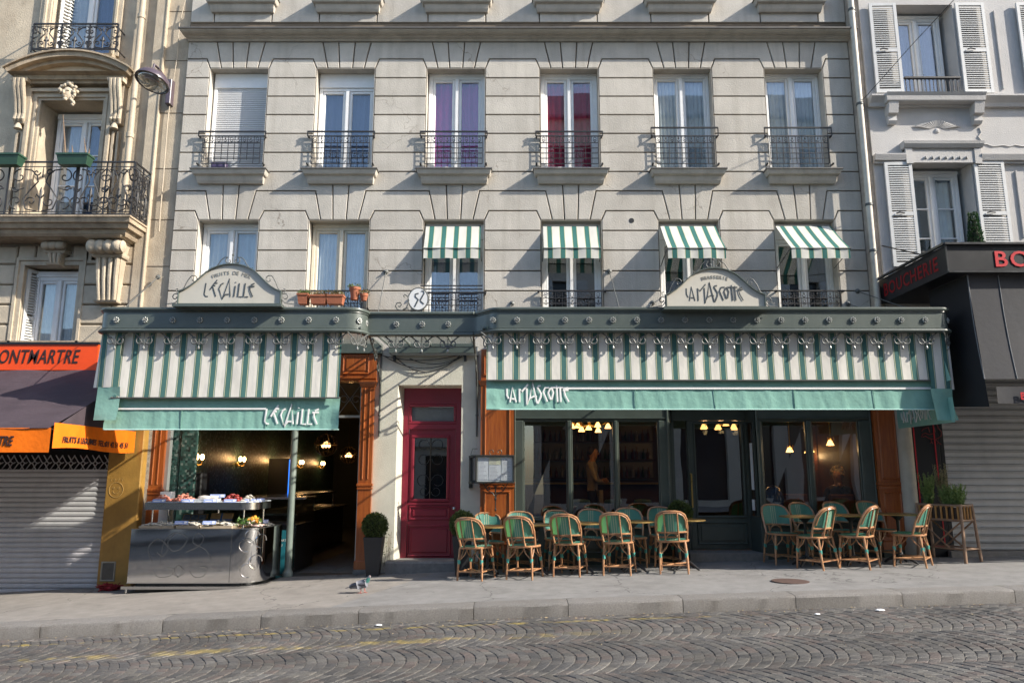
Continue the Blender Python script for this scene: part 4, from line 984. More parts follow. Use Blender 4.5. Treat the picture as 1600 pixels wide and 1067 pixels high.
# ------------------------------------------------------------------- timber pilasters
def pilaster(par, x0, x1, ztop, zbase, zmid, y=-.10, plinth=None, yb=.25, name='pilaster'):
    mb = MB(); w_ = x1-x0
    mb.box(x0, x1, y, yb, zbase, ztop)
    mb.stack(x0, x1, [(zmid-.05, .0, -y+.004), (zmid-.045, .012, -y+.014), (zmid-.02, .014, -y+.018), (zmid-.01, .006, -y+.008), (zmid+.005, .006, -y+.008), (zmid+.012, .02, -y+.024), (zmid+.045, .02, -y+.024), (zmid+.055, .0, -y+.004)], yb=yb)
    mb.stack(x0, x1, [(zbase, .02, -y+.02), (zbase+.12, .02, -y+.02), (zbase+.14, .004, -y+.006)], yb=yb)
    if w_ > .3:
        e = .06; panel_rect(mb, x0+e, x1-e, zmid+.10, ztop-.08, y, .03, .018, False); panel_rect(mb, x0+e, x1-e, zbase+.2, zmid-.10, y, .03, .018, False)
    else:
        for k in (-1, 1): mb.prism([((x0+x1)/2+k*.045-.012, zmid+.12), ((x0+x1)/2+k*.045+.012, zmid+.12), ((x0+x1)/2+k*.045+.012, ztop-.1), ((x0+x1)/2+k*.045-.012, ztop-.1)], y-.014, y+.01, .008)
    o = obj(name, mb, M_wood, par)
    if plinth: obj('plinth', MB().box(x0-.025, x1+.025, y-.03, yb, zbase-.35, zbase-.002), plinth, o)
    return o
# ------------------------------------------------------------------- the fishmonger's open front
fs = thing('fishmonger_shopfront', 'open wooden shopfront of the fishmonger with a slim grey column and dark tiled room', 'shopfront', (-4, 0, gz(-4)))
xl0, xl1 = X(236.5, 720), X(260, 720); xr0, xr1 = X(562.5, 720), X(583, 720)
ztp = Z(598); 
pilaster(fs, xl0, xl1, 3.25, gz(xl0)+.02, Z(768), plinth=M_step); pilaster(fs, xr0, xr1, ztp, Z(888), Z(760), plinth=M_step)
mb = MB(); mb.box(xl0, xr1+.02, -.10, .2, ztp+.02, 3.78); mb.stack(xr0-.02, xr1+.02, [(ztp-.08, -.01, .11), (ztp-.03, .01, .13), (ztp, .02, .15), (ztp+.03, .02, .15)], yb=.2)
mb.stack(xl0, xr1+.03, [(ztp+.035, .0, .12), (ztp+.06, .0, .15), (ztp+.08, .0, .15)], yb=.2)
for k in range(7):
    a = xl0+.06+k*(xr1-xl0-.1)/7; panel_rect(mb, a, a+(xr1-xl0-.1)/7-.06, ztp+.13, 3.7, -.10, .03, .02, True)
obj('lintel', mb, M_wood, fs)
xo0, xo1 = X(262, 760)+.02, xr0-.02
mb = MB(); mb.box(xl1, xl1+.055, -.04, .06, gz(xl1), ztp); mb.box(xo1, xo1+.02, -.06, .1, gz(xo1), ztp); zt_ = Z(650.5); mb.box(xo0, xo1, 0, .05, zt_-.02, zt_+.02)
obj('opening_frame', mb, mat('grey_aluminium', (.42, .42, .41), .4, .08, 6, metal=.5), fs)
mb = MB(); za, zb2 = zt_+.03, ztp-.02; n = 8; wd = (xo1-xo0)/n
for k in range(n):
    cx = xo0+wd*(k+.5); cz = (za+zb2)/2
    for sg in (-1, 1):
        mb.tube([(cx+sg*wd*.48, .03, za), (cx, .03, cz), (cx-sg*wd*.48, .03, zb2)], .007, 4)
        mb.tube([(cx+sg*(.10+.07*(1-.06*t)*cos(t)), .03, cz+.07*(1-.06*t)*sin(t)) for t in [i*.6 for i in range(11)]], .006, 4)
obj('transom_grille', mb, M_canl, fs)
M_col = mat('painted_column', (.19, .225, .20), .4, .08, 6, coat=.2)
xcol = X(455.5, 790); zg = gz(xcol)
obj('column', MB().lathe([(.085, zg), (.085, zg+.06), (.075, zg+.08), (.06, zg+.11), (.056, zg+.14), (.054, 3.2)], 18, (xcol, -.02, 0)), M_col, fs, smooth=True)
# room
M_mos = None
def mosaic():
    m = bpy.data.materials.new('green_mosaic_tiles'); m.use_nodes = True; nt = m.node_tree; L = nt.links.new; p = nt.nodes['Principled BSDF']
    g = N(nt, 'ShaderNodeNewGeometry'); v = N(nt, 'ShaderNodeTexVoronoi'); v.inputs['Scale'].default_value = 26; v.inputs['Randomness'].default_value = .35; L(g.outputs['Position'], v.inputs['Vector'])
    cr = N(nt, 'ShaderNodeValToRGB'); e = cr.color_ramp.elements; e[0].color = (.008, .018, .017, 1); e[1].color = (.16, .20, .18, 1); e[1].position = .95; x = e.new(.45); x.color = (.025, .07, .06, 1); x = e.new(.75); x.color = (.03, .09, .08, 1)
    s = N(nt, 'ShaderNodeSeparateColor'); L(v.outputs['Color'], s.inputs[0]); L(s.outputs[0], cr.inputs[0]); L(cr.outputs[0], p.inputs['Base Color']); p.inputs['Roughness'].default_value = .38
    return m
M_mos = mosaic()
M_dark = mat('dark_plaster', (.03, .032, .03), .8, .2, 3); M_tile = mat('dark_floor_tiles', (.055, .055, .052), .45, .2, 5, .1, 30)
rx0, rx1, ry1 = -5.62, -2.36, 11.0
rz0 = gz(-4.0)+.015
obj('room_floor', MB().add([(rx0-.2, -.05, gz(rx0)+.006), (rx1+.2, -.05, gz(rx1)+.006), (rx1+.2, .5, rz0), (rx1+.2, ry1, rz0), (rx0-.2, ry1, rz0), (rx0-.2, .5, rz0)], [(0, 1, 2, 3, 4, 5)]), M_tile, fs)
obj('room_left_wall', MB().box(rx0-.2, rx0, .1, ry1, -.1, 3.4), M_mos, fs); obj('room_right_wall', MB().box(rx1, rx1+.2, .25, ry1, -.1, 3.4), M_dark, fs)
obj('room_back_wall', MB().box(rx0, rx1, ry1, ry1+.1, -.1, 3.4), M_dark, fs); obj('room_ceiling', MB().box(rx0-.2, rx1+.2, .21, ry1, 3.3, 3.4), M_dark, fs)
def plight(name, loc, e, col=(1, .58, .25), r=.05):
    l = bpy.data.lights.new(name, 'POINT'); l.energy = e; l.color = col; l.shadow_soft_size = r
    o = bpy.data.objects.new(name, l); COL.objects.link(o); o.location = loc; return o
def sconce(y, i):
    t = thing('wall_sconce', ('first', 'second', 'third', 'fourth', 'fifth')[i]+' lit wall sconce from the street along the tiled wall of the fishmonger', 'wall lamp', (rx0, y, 1.93), 'lit sconces on the tiled wall')
    x = rx0
    obj('back_plate', MB().lathe([(.001, 0), (.05, .005), (.045, .03), (.002, .04)], 10, (x, y, 1.88), 'x'), M_brass, t)
    mb = MB()
    for sg in (-1, 1): mb.tube([(x+.03, y, 1.88), (x+.08, y+sg*.05, 1.84), (x+.12, y+sg*.11, 1.86), (x+.12, y+sg*.11, 1.93)], .01, 6)
    obj('arms', mb, M_brass, t, smooth=True)
    for sg in (-1, 1): obj('bulb', MB().ball((x+.12, y+sg*.11, 1.985), .036, 8, 6, (1, 1, 1.5)), M_bulb, t, smooth=True)
    lp = plight('sconce_light', (x+.22, y, 2.05), 1.0); lp.parent = t; lp.location = Vector(lp.location)-t.location
for i, y in enumerate((.62, 2.7, 4.9, 7.0, 9.2)): sconce(y, i)
M_glob = glass('smoked_globe_glass', (.62, .55, .45), .10, .02)
def globe(x, y, z, r, lb):
    t = thing('globe_pendant', lb, 'pendant lamp', (x, y, z), 'glass globe pendant lamps')
    obj('globe', MB().ball((x, y, z), r, 20, 14), M_glob, t, smooth='all')
    mb = MB().tube([(x, y, z+r), (x, y, 3.3)], .008, 5)
    for k in range(6):
        a = pi*k/6; mb.tube([(x+r*1.01*cos(a)*sin(t_), y+r*1.01*sin(a)*sin(t_), z+r*1.01*cos(t_)) for t_ in [2*pi*i/20 for i in range(20)]], .004, 4, closed=True)
    mb.tube([(x+r*1.01*cos(t_), y+r*1.01*sin(t_), z) for t_ in [2*pi*i/24 for i in range(24)]], .008, 4, closed=True)
    obj('cage', mb, mat('bronze_cage', (.09, .06, .03), .4, .2, metal=.5), t)
    for k in (-1, 0, 1): obj('bulb', MB().ball((x+k*r*.28, y, z-.02), r*.12, 8, 6, (1, 1, 1.3)), M_bulb, t, smooth=True)
    lp = plight('pendant_light', (x, y, z-.02), 3.0); lp.parent = t; lp.location = Vector((0, 0, -.02))
globe(-3.78, 2.6, 2.27, .225, 'nearer and larger lit glass globe pendant inside the fishmonger'); globe(-4.28, 7.0, 2.17, .225, 'farther lit glass globe pendant inside the fishmonger')
# poster, machine and screen on the tiled side
M_paper = mat('white_paper', (.82, .82, .82), .8, .05, 9); M_black = mat('black_plastic', (.012, .012, .013), .4, .2, 9)
x, y = X(277, 720, -.02), .16
t = thing('poster', 'small framed photograph of an oyster on a tiled pier', 'poster', (x, y, Z(748)))
pz = Z(748); ph_ = Z(700)-pz; obj('sheet', MB().box(x-.10, x+.10, y-.012, y, pz, pz+ph_), M_paper, t); obj('picture', MB().box(x-.085, x+.085, y-.016, y-.0121, pz+.10, pz+ph_-.08), M_black, t); obj('oyster_image', MB().ball((x, y-.017, pz+.10+(ph_-.18)*.45), .05, 10, 6, (.7, .02, 1.6)), mat('oyster_print', (.5, .46, .30), .7, .2, 30), t)
x = X(297, 760, .2); t = thing('till_machine', 'black counter machine standing beside the tiled pier', 'machine', (x, .35, gz(x)))
obj('stand', MB().box(x-.13, x+.13, .30, .55, gz(x), Z(775)), M_black, t); obj('casing', MB().bbox(x-.16, x+.16, .26, .6, Z(776), Z(738), .02), M_black, t); obj('panel', MB().box(x-.09, x+.08, .253, .259, Z(770), Z(745)), mat('grey_panel', (.05, .05, .05), .3, .1), t)
obj('tiled_pier', MB().box(rx0+.02, rx0+.28, .08, .14, gz(rx0), 3.2), M_mos, fs)
xs0 = -4.88; t = thing('wall_screen', 'large black screen with a glowing blue edge on the tiled wall', 'screen', (xs0, 3.9, 1.2))
obj('screen', MB().box(xs0-.45, xs0+.05, 3.85, 3.92, 1.22, 2.02), M_black, t); obj('lit_edge', MB().box(xs0+.0, xs0+.025, 3.83, 3.849, 1.26, 2.0), mat('blue_glow', (.0, .1, .4), .5, .02, emit=(.03, .22, 1.), estr=.9), t)
# second counter and the glass cabinet farther inside
M_cab = mat('dark_steel', (.10, .10, .10), .3, .15, 8, metal=.7)
t = thing('inner_counter', 'long dark serving counter running back inside the fishmonger', 'counter', (-4.3, 3.5, rz0))
obj('body', MB().box(-5.3, -4.25, 2.2, 6.5, rz0, rz0+.85), M_cab, t); obj('worktop', MB().box(-5.3, -4.15, 2.1, 6.6, rz0+.85, rz0+.89), M_steel, t); obj('shelf', MB().box(-5.2, -4.4, 2.6, 6.3, rz0+1.17, rz0+1.22), M_steel, t)
for yy in (2.7, 4.4, 6.2): obj('shelf_post', MB().tube([(-4.45, yy, rz0+.89), (-4.45, yy, rz0+1.18)], .018, 6), M_steel, t)
t = thing('glass_cabinet', 'slanted glass display cabinet beside the slim column', 'display case', (-4.2, .8, rz0))
obj('base', MB().box(-4.75, -3.72, .5, 1.7, rz0, rz0+.78), M_cab, t)
for x in (-4.05, -3.72): obj('base_trim', MB().box(x-.015, x+.015, .485, .5, rz0, rz0+.78), M_steel, t)
for x in (-4.75, -3.72): obj('glass_side', MB().add([(x, .5, rz0+.78), (x, 1.7, rz0+.78), (x, 1.7, rz0+1.2), (x, .95, rz0+1.2)], [(0, 1, 2, 3)]), M_dglass, t)
obj('glass_front', MB().add([(-4.75, .5, rz0+.78), (-3.72, .5, rz0+.78), (-3.72, .95, rz0+1.2), (-4.75, .95, rz0+1.2)], [(0, 1, 2, 3)]), M_dglass, t); obj('top', MB().box(-4.8, -3.68, .93, 1.72, rz0+1.2, rz0+1.235), M_steel, t)
xk = X(438, 850); t = thing('freestanding_board', 'small teal printed board beside the steel counter', 'board', (xk, .15, rz0))
obj('board', MB().box(xk-.09, xk+.06, .12, .15, rz0+.02, rz0+.72), mat('teal_print', (.02, .17, .22), .5, .15, 5), t)
for i, (s_, z_) in enumerate((('LA', .62), ('CARTE', .54), ('DU', .46))): piece('lettering', text_mesh(s_, .055, M_white, .001), t, (xk-.08, .117, rz0+z_))
# ------------------------------------------------------------------- the brasserie front
bs = thing('brasserie_shopfront', 'dark green glazed brasserie shopfront with recessed door between orange wooden pilasters', 'shopfront', (2.6, 0, gz(2.6)))
pilaster(bs, X(751, 740), X(803, 740), ztp+.02, gz(-.3)+.18, Z(757), y=-.12, plinth=M_green)
xq0, xq1 = X(1363, 700), X(1402, 700)
pilaster(bs, xq0, xq1, 3.3, gz(xq0)+.12, Z(758), y=-.12, plinth=M_green)
p0 = X(803, 740)
mb = MB(); xL_ = X(751, 740)
mb.box(xL_, xq1, -.12, .25, ztp+.02, 3.78); mb.stack(xL_-.02, X(803, 740)+.02, [(ztp-.06, .0, .13), (ztp-.02, .02, .15), (ztp+.02, .03, .17)], yb=.2); panel_rect(mb, xL_+.04, X(803, 740)-.04, ztp+.1, 3.68, -.12, .03, .02)
for k in range(8):
    a = X(803, 740)+.1+k*.78; panel_rect(mb, a, a+.68, ztp+.1, 3.68, -.12, .03, .02)
obj('lintel', mb, M_wood, bs)
zg1, zg0 = Z(657), Z(809); zh_ = ztp+.02
frx = [p0, X(818, 740), X(887, 740), X(893, 740), X(961, 740), X(966, 740), X(1031, 740), X(1046, 740)]
def bay(xs, zs0, name_panes, y=0.):
    """xs = [x0, glass0 l, glass0 r, ...,x1]"""
    mb = MB(); x0, x1 = xs[0], xs[-1]; zb = gz(x0)-.1
    gl = [(xs[i], xs[i+1]) for i in range(1, len(xs)-1, 2)]
    mb.bbox(x0, x1, y-.03, y+.06, zg1, zh_, .01); mb.bbox(x0, x1, y-.035, y+.07, zb, zg0-.05, .01); mb.stack(x0, x1, [(zg0-.05, 0, .04-y), (zg0-.03, 0, .075-y), (zg0, 0, .07-y)], yb=y+.07)
    posts = [(x0, gl[0][0])]+[(gl[i][1], gl[i+1][0]) for i in range(len(gl)-1)]+[(gl[-1][1], x1)]
    for a, b in posts: mb.bbox(a, b, y-.04, y+.055, zg0, zg1, .012)
    for a, b in ((x0, x0+.03), (x1-.03, x1)): mb.bbox(a, b, y-.055, y+.05, zg0, zh_, .01)
    mb.bbox(x0, x1, y-.05, y+.05, zh_-.16, zh_-.12, .01); mb.bbox(x0+.002, x1-.002, y-.045, y+.05, zg1+.03, zg1+.05, .006)
    o = obj('window_frame', mb, M_green, bs)
    for a, b in gl:
        pm = MB(); w_ = .022
        for (c0, c1, d0, d1) in ((a, a+w_, zg0, zg1), (b-w_, b, zg0, zg1), (a+w_, b-w_, zg1-w_, zg1), (a+w_, b-w_, zg0, zg0+w_)): pm.bbox(c0, c1, y-.02, y+.04, d0, d1, .008)
        obj('bead', pm, M_green, o); t_ = random.uniform(-.004, .004)
        obj('pane', MB().add([(a+w_, y+.01-t_, zg0+w_), (b-w_, y+.01+t_, zg0+w_), (b-w_, y+.014+t_, zg1-w_), (a+w_, y+.006-t_, zg1-w_)], [(0, 1, 2, 3)]), M_dglass, o)
    mb = MB(); n = len(gl); w_ = (x1-x0-.1)/n
    for k in range(n): panel_rect(mb, x0+.05+k*w_+.03, x0+.05+(k+1)*w_-.03, zb+.32, zg0-.12, y-.035, .03, .016)
    obj('bulkhead_panels', mb, M_green, o)
    return o
bay(frx, 0, 'pane')
bay([X(1184, 740), X(1192, 740), X(1264, 740), X(1271, 740), X(1346, 740), xq0], 0, 'pane')
# recessed door
yr = .42; dx0, dx1 = X(1046, 740), X(1184, 740); e0, e1 = X(1052, 740, yr), X(1168, 740, yr)
zf = gz(3)+.14
mb = MB()
for (xa_, xb_) in ((dx0, e0), (dx1, e1)):     # splayed cheeks
    sg = 1 if xb_ > xa_ else -1
    for (za, zb2) in ((zf-.3, Z(806, .2)), (Z(660, .2), zh_)): mb.add([(xa_, .02, za), (xb_, yr, za), (xb_, yr, zb2), (xa_, .02, zb2), (xa_+.04*-sg, .05, za), (xb_-.04*sg, yr+.03, za), (xb_-.04*sg, yr+.03, zb2), (xa_-.04*sg, .05, zb2)], [(0, 1, 2, 3), (7, 6, 5, 4), (0, 4, 5, 1), (1, 5, 6, 2), (2, 6, 7, 3), (3, 7, 4, 0)])
    for t_ in (.06, .94): p = Vector((xa_+(xb_-xa_)*t_, .02+(yr-.02)*t_, 0)); mb.box(p.x-.03, p.x+.03, p.y-.03, p.y+.03, Z(806, .2), Z(660, .2))
mb.box(e0, e1, yr-.03, yr+.06, Z(657, yr), zh_); obj('porch', mb, M_green, bs)
for (xa_, xb_) in ((dx0, e0), (dx1, e1)): obj('cheek_pane', MB().add([(xa_, .03, Z(806, .2)), (xb_, yr, Z(806, .2)), (xb_, yr, Z(660, .2)), (xa_, .03, Z(660, .2))], [(0, 1, 2, 3)]), M_dglass, bs)
cA, cB = Vector((dx1, .02)), Vector((e1, yr))
for (t_, za, zb2) in ((.45, Z(765, .2), Z(692, .2)), (.5, Z(797, .2), Z(780, .2))):
    p = cA.lerp(cB, t_); d = (cB-cA).normalized(); q_ = d*.055; obj('posted_sheet', MB().add([(p.x-q_.x-.012, p.y-q_.y-.006, za), (p.x+q_.x-.012, p.y+q_.y-.006, za), (p.x+q_.x-.012, p.y+q_.y-.006, zb2), (p.x-q_.x-.012, p.y-q_.y-.006, zb2)], [(0, 1, 2, 3)]), M_paper, bs)
obj('porch_ceiling', MB().box(dx0, dx1, .06, yr, zh_-.03, zh_), M_green, bs)
zz0, zz1 = zf, Z(657, yr); sx0, sx1 = X(1047, 740, yr), X(1075, 740, yr)
mb = MB(); d0, d1 = X(1078, 740, yr), X(1169, 740, yr); mb.bbox(e0, d0, yr-.02, yr+.05, zz0, Z(808, yr), .01); mb.bbox(d0-.035, d0, yr-.03, yr+.05, zz0, zz1, .01); mb.bbox(e0, e0+.03, yr-.03, yr+.05, zz0, zz1, .01)
sl_ = obj('side_light', mb, M_green, bs); obj('pane', MB().box(e0+.03, d0-.035, yr+.01, yr+.016, Z(808, yr), zz1), M_dglass, sl_)
g0, g1, gz0, gz1 = X(1088, 740, yr), X(1160, 740, yr), Z(805, yr), Z(662, yr)
dr = obj('brasserie_door', wall_holes(d0, e1, zz0+.01, zz1-.005, [(g0, g1, gz0, gz1)], yr-.025, yr+.035), M_green, bs)
mb = MB(); panel_rect(mb, g0-.04, g1+.04, gz0-.04, gz1+.03, yr-.025, .035, .02, False); panel_rect(mb, g0-.03, g1+.03, zz0+.09, gz0-.1, yr-.025, .03, .02); obj('door_moulding', mb, M_green, dr)
obj('pane', MB().box(g0, g1, yr, yr+.006, gz0, gz1), M_dglass, dr)
hx = X(1081, 765, yr-.07); obj('pull_handle', MB().tube([(hx, yr-.03, Z(740, yr)), (hx, yr-.08, Z(740, yr)+.0), (hx, yr-.08, Z(792, yr)), (hx, yr-.03, Z(792, yr))], .014, 8), M_brass, dr, smooth=True)
mb = MB().stack(X(1081, 870), X(1192, 870), [(gz(2.5)-.3, .05, .12), (zf, .05, .12)], yb=yr+.05); obj('door_step', mb, M_step, bs)
# transom fretwork over the porch
mb = MB(); za, zb2 = zh_-.0, zh_+.0
# ------------------------------------------------------------------- brasserie interior
ix0, ix1, iy1, iz0, iz1 = -.25, 6.15, 6.6, gz(3)+.14, 3.35
M_in = mat('nicotine_wall', (.10, .065, .035), .8, .2, 2); M_inr = mat('dark_red_panelling', (.055, .018, .012), .5, .2, 4); M_ceil = mat('ochre_ceiling', (.22, .15, .075), .85, .15, 2); M_mir = mat('old_mirror', (.10, .10, .10), .35, .1, 3, metal=.9)
obj('room_floor', MB().box(ix0, ix1, .48, iy1, iz0-.06, iz0), mat('mosaic_floor', (.13, .11, .09), .5, .25, 40), bs)
obj('room_back_wall', MB().box(ix0, ix1, iy1, iy1+.1, iz0, iz1), M_in, bs); obj('room_left_wall', MB().box(ix0-.1, ix0, .1, iy1, iz0-.2, iz1), M_inr, bs); obj('room_right_wall', MB().box(ix1, ix1+.1, .1, iy1, iz0-.2, iz1), M_inr, bs)
obj('room_ceiling', MB().box(ix0, ix1, .26, iy1, iz1, iz1+.1), M_ceil, bs)
t = thing('bar_counter', 'long dark bar counter with a brass edge inside the brasserie', 'bar', (1.6, 3.2, iz0))
obj('front', MB().box(.3, 3.3, 3.0, 3.5, iz0, iz0+1.05), M_inr, t); obj('bar_top', MB().box(.25, 3.35, 2.9, 3.55, iz0+1.05, iz0+1.10), M_black, t); obj('brass_edge', MB().tube([(.25, 2.89, iz0+1.075), (3.35, 2.89, iz0+1.075)], .022, 8), M_brass, t); obj('foot_rail', MB().tube([(.3, 2.8, iz0+.2), (3.3, 2.8, iz0+.2)], .02, 8), M_brass, t)
t = thing('bar_shelves', 'wall shelves crowded with bottles behind the bar', 'shelves', (1.6, 6.4, iz0))
for k in range(3): obj('shelf', MB().box(-.1, 3.6, 6.2, 6.55, iz0+1.15+.45*k, iz0+1.18+.45*k), M_inr, t)
obj('mirror', MB().box(-.1, 3.6, 6.56, 6.59, iz0+1.1, iz0+2.5), M_mir, t)
bm_ = [mat('bottle_green', (.02, .06, .025), .15, .1), mat('bottle_amber', (.16, .06, .01), .15, .1), mat('bottle_clear', (.35, .35, .32), .12, .1), mat('bottle_red', (.12, .01, .01), .2, .1)]
bme = [MB().lathe([(.035, 0), (.037, .02), (.037, .17), (.014, .22), (.013, .29), (.015, .30)], 8).mesh('bottle', m, True) for m in bm_]
for k in range(3):
    for j in range(26):
        o = piece('bottle', bme[random.randrange(4)], None, (-.0+j*.138+random.uniform(-.02, .02), 6.36, iz0+1.18+.45*k), (0, 0, 0), (1, 1, random.uniform(.8, 1.1)))
        tag(o, ('bottle on the lowest shelf behind the bar', 'bottle on the middle shelf behind the bar', 'bottle on the top shelf behind the bar')[k], 'bottle', ('bottles on the lowest bar shelf', 'bottles on the middle bar shelf', 'bottles on the top bar shelf')[k])
shm = MB().lathe([(.018, .05), (.03, .03), (.045, .0), (.058, -.03), (.066, -.045), (.05, -.03), (.02, .04)], 10).mesh('lamp_shade', M_shade, True)
def chandelier(pix, Y, lb, e=6, ceil=None):
    ps = [at(c, r, Y) for c, r in pix]; c = sum(ps, Vector())/len(ps)
    t = thing('chandelier', lb, 'chandelier', (c.x, Y, c.z), 'lit lamps inside the brasserie')
    mb = MB().tube([(c.x, Y, c.z+.05), (c.x, Y, iz1)], .012, 6); mb.ball((c.x, Y, c.z+.08), .03, 8, 5)
    for p in ps: mb.tube([(c.x, Y, c.z+.05), ((c.x+p.x)/2, Y, c.z+.0), (p.x, Y, c.z+.1), (p.x, Y, p.z+.03)], .008, 5)
    obj('frame', mb, M_brass, t)
    for i, p in enumerate(ps): piece('lamp_shade', shm, t, (p.x, Y+(.15 if i % 2 else -.1), p.z))
    lp = plight('chandelier_light', (c.x, Y-.05, c.z-.12), e); lp.parent = t; lp.location = Vector((0, -.05, -.12))
chandelier([(893, 666), (904, 664), (908, 671), (921, 667), (933, 664), (936, 671), (949, 666)], 1.7, 'broad chandelier of seven lit glass shades behind the middle shop window', .55)
chandelier([(1097, 667), (1104, 665)], 1.9, 'pair of lit glass shades behind the brasserie door, nearest its brass handle', 1.5)
chandelier([(1119, 668), (1126, 666), (1132, 662)], 2.1, 'cluster of three lit glass shades behind the middle of the brasserie door', 1.5)
chandelier([(1144, 666), (1151, 667)], 1.6, 'pair of lit glass shades behind the hinge side of the brasserie door', 1.2)
chandelier([(1230, 703), (1239, 702)], 2.4, 'pair of lit shades behind the window beside the brasserie door', 1.8)
chandelier([(1264, 703), (1266, 704)], 2.6, 'single lit shade behind the mullion of the window beside the brasserie door', 3)
chandelier([(1293, 692), (1303, 691)], .55, 'pair of lit shades hanging beside the framed picture in the brasserie', 1.3)
chandelier([(1309, 672), (1319, 672)], 3.6, 'pair of lit shades high beside the framed picture in the brasserie', 4)
t = thing('framed_picture', 'small framed picture on the red wall of the brasserie', 'picture', (ix1, 2.6, 2.0)); x = X(1337, 690, 2.4)
obj('frame', MB().bbox(x-.16, x+.16, 2.4, 2.43, Z(699, 2.4), Z(669, 2.4), .01), M_paper, t); obj('image', MB().box(x-.09, x+.09, 2.394, 2.3995, Z(692, 2.4), Z(676, 2.4)), M_cab, t)
obj('panel_wall', MB().box(X(1325, 700, 2.44), ix1, 2.44, 2.5, iz0, iz1), M_inr, bs)
# stools, chairs and the people inside
M_stl = mat('teal_leatherette', (.06, .17, .15), .5, .1)
def stool(c, Y, lb):
    x = X(c, 780, Y); t = thing('bar_stool', lb, 'stool', (x, Y, iz0), 'bar stools'); obj('seat', MB().lathe([(.001, .70), (.17, .70), (.18, .73), (.16, .77), (.001, .78)], 14, (x, Y, iz0)), M_stl, t, smooth=True)
    for k in range(4): a = pi/4+k*pi/2; obj('leg', MB().tube([(x+.11*cos(a), Y+.11*sin(a), iz0+.7), (x+.19*cos(a), Y+.19*sin(a), iz0)], .014, 6), M_iron, t)
    obj('ring', MB().tube([(x+.165*cos(q), Y+.165*sin(q), iz0+.25) for q in [2*pi*i/16 for i in range(16)]], .009, 5, closed=True), M_iron, t)
stool(908, 2.3, 'bar stool with a teal seat beside the standing person'); stool(958, 2.3, 'bar stool with a teal seat behind the frame between two shop windows'); stool(1004, 2.3, 'bar stool with a teal seat behind the pane beside the porch')
def skin(name, pts, edges, rad, mt, par, sub=2):
    me = bpy.data.meshes.new(name); me.from_pydata(pts, edges, []); o = bpy.data.objects.new(name, me); COL.objects.link(o)
    sm_ = o.modifiers.new('s', 'SKIN'); o.modifiers.new('d', 'SUBSURF').levels = sub; o.modifiers['d'].render_levels = sub; sm_.use_smooth_shade = True
    for i, r in enumerate(rad): me.skin_vertices[0].data[i].radius = r if isinstance(r, tuple) else (r, r); me.skin_vertices[0].data[i].use_root = (i == 0)
    dg = bpy.context.evaluated_depsgraph_get(); dg.update(); m2 = bpy.data.meshes.new_from_object(o.evaluated_get(dg)); bpy.data.objects.remove(o)
    m2.materials.clear(); m2.materials.append(mt); m2.name = name; return piece(name, m2, par) if par is None else piece(name, m2, par)
M_skin = mat('skin', (.42, .23, .15), .55, .08, 12)
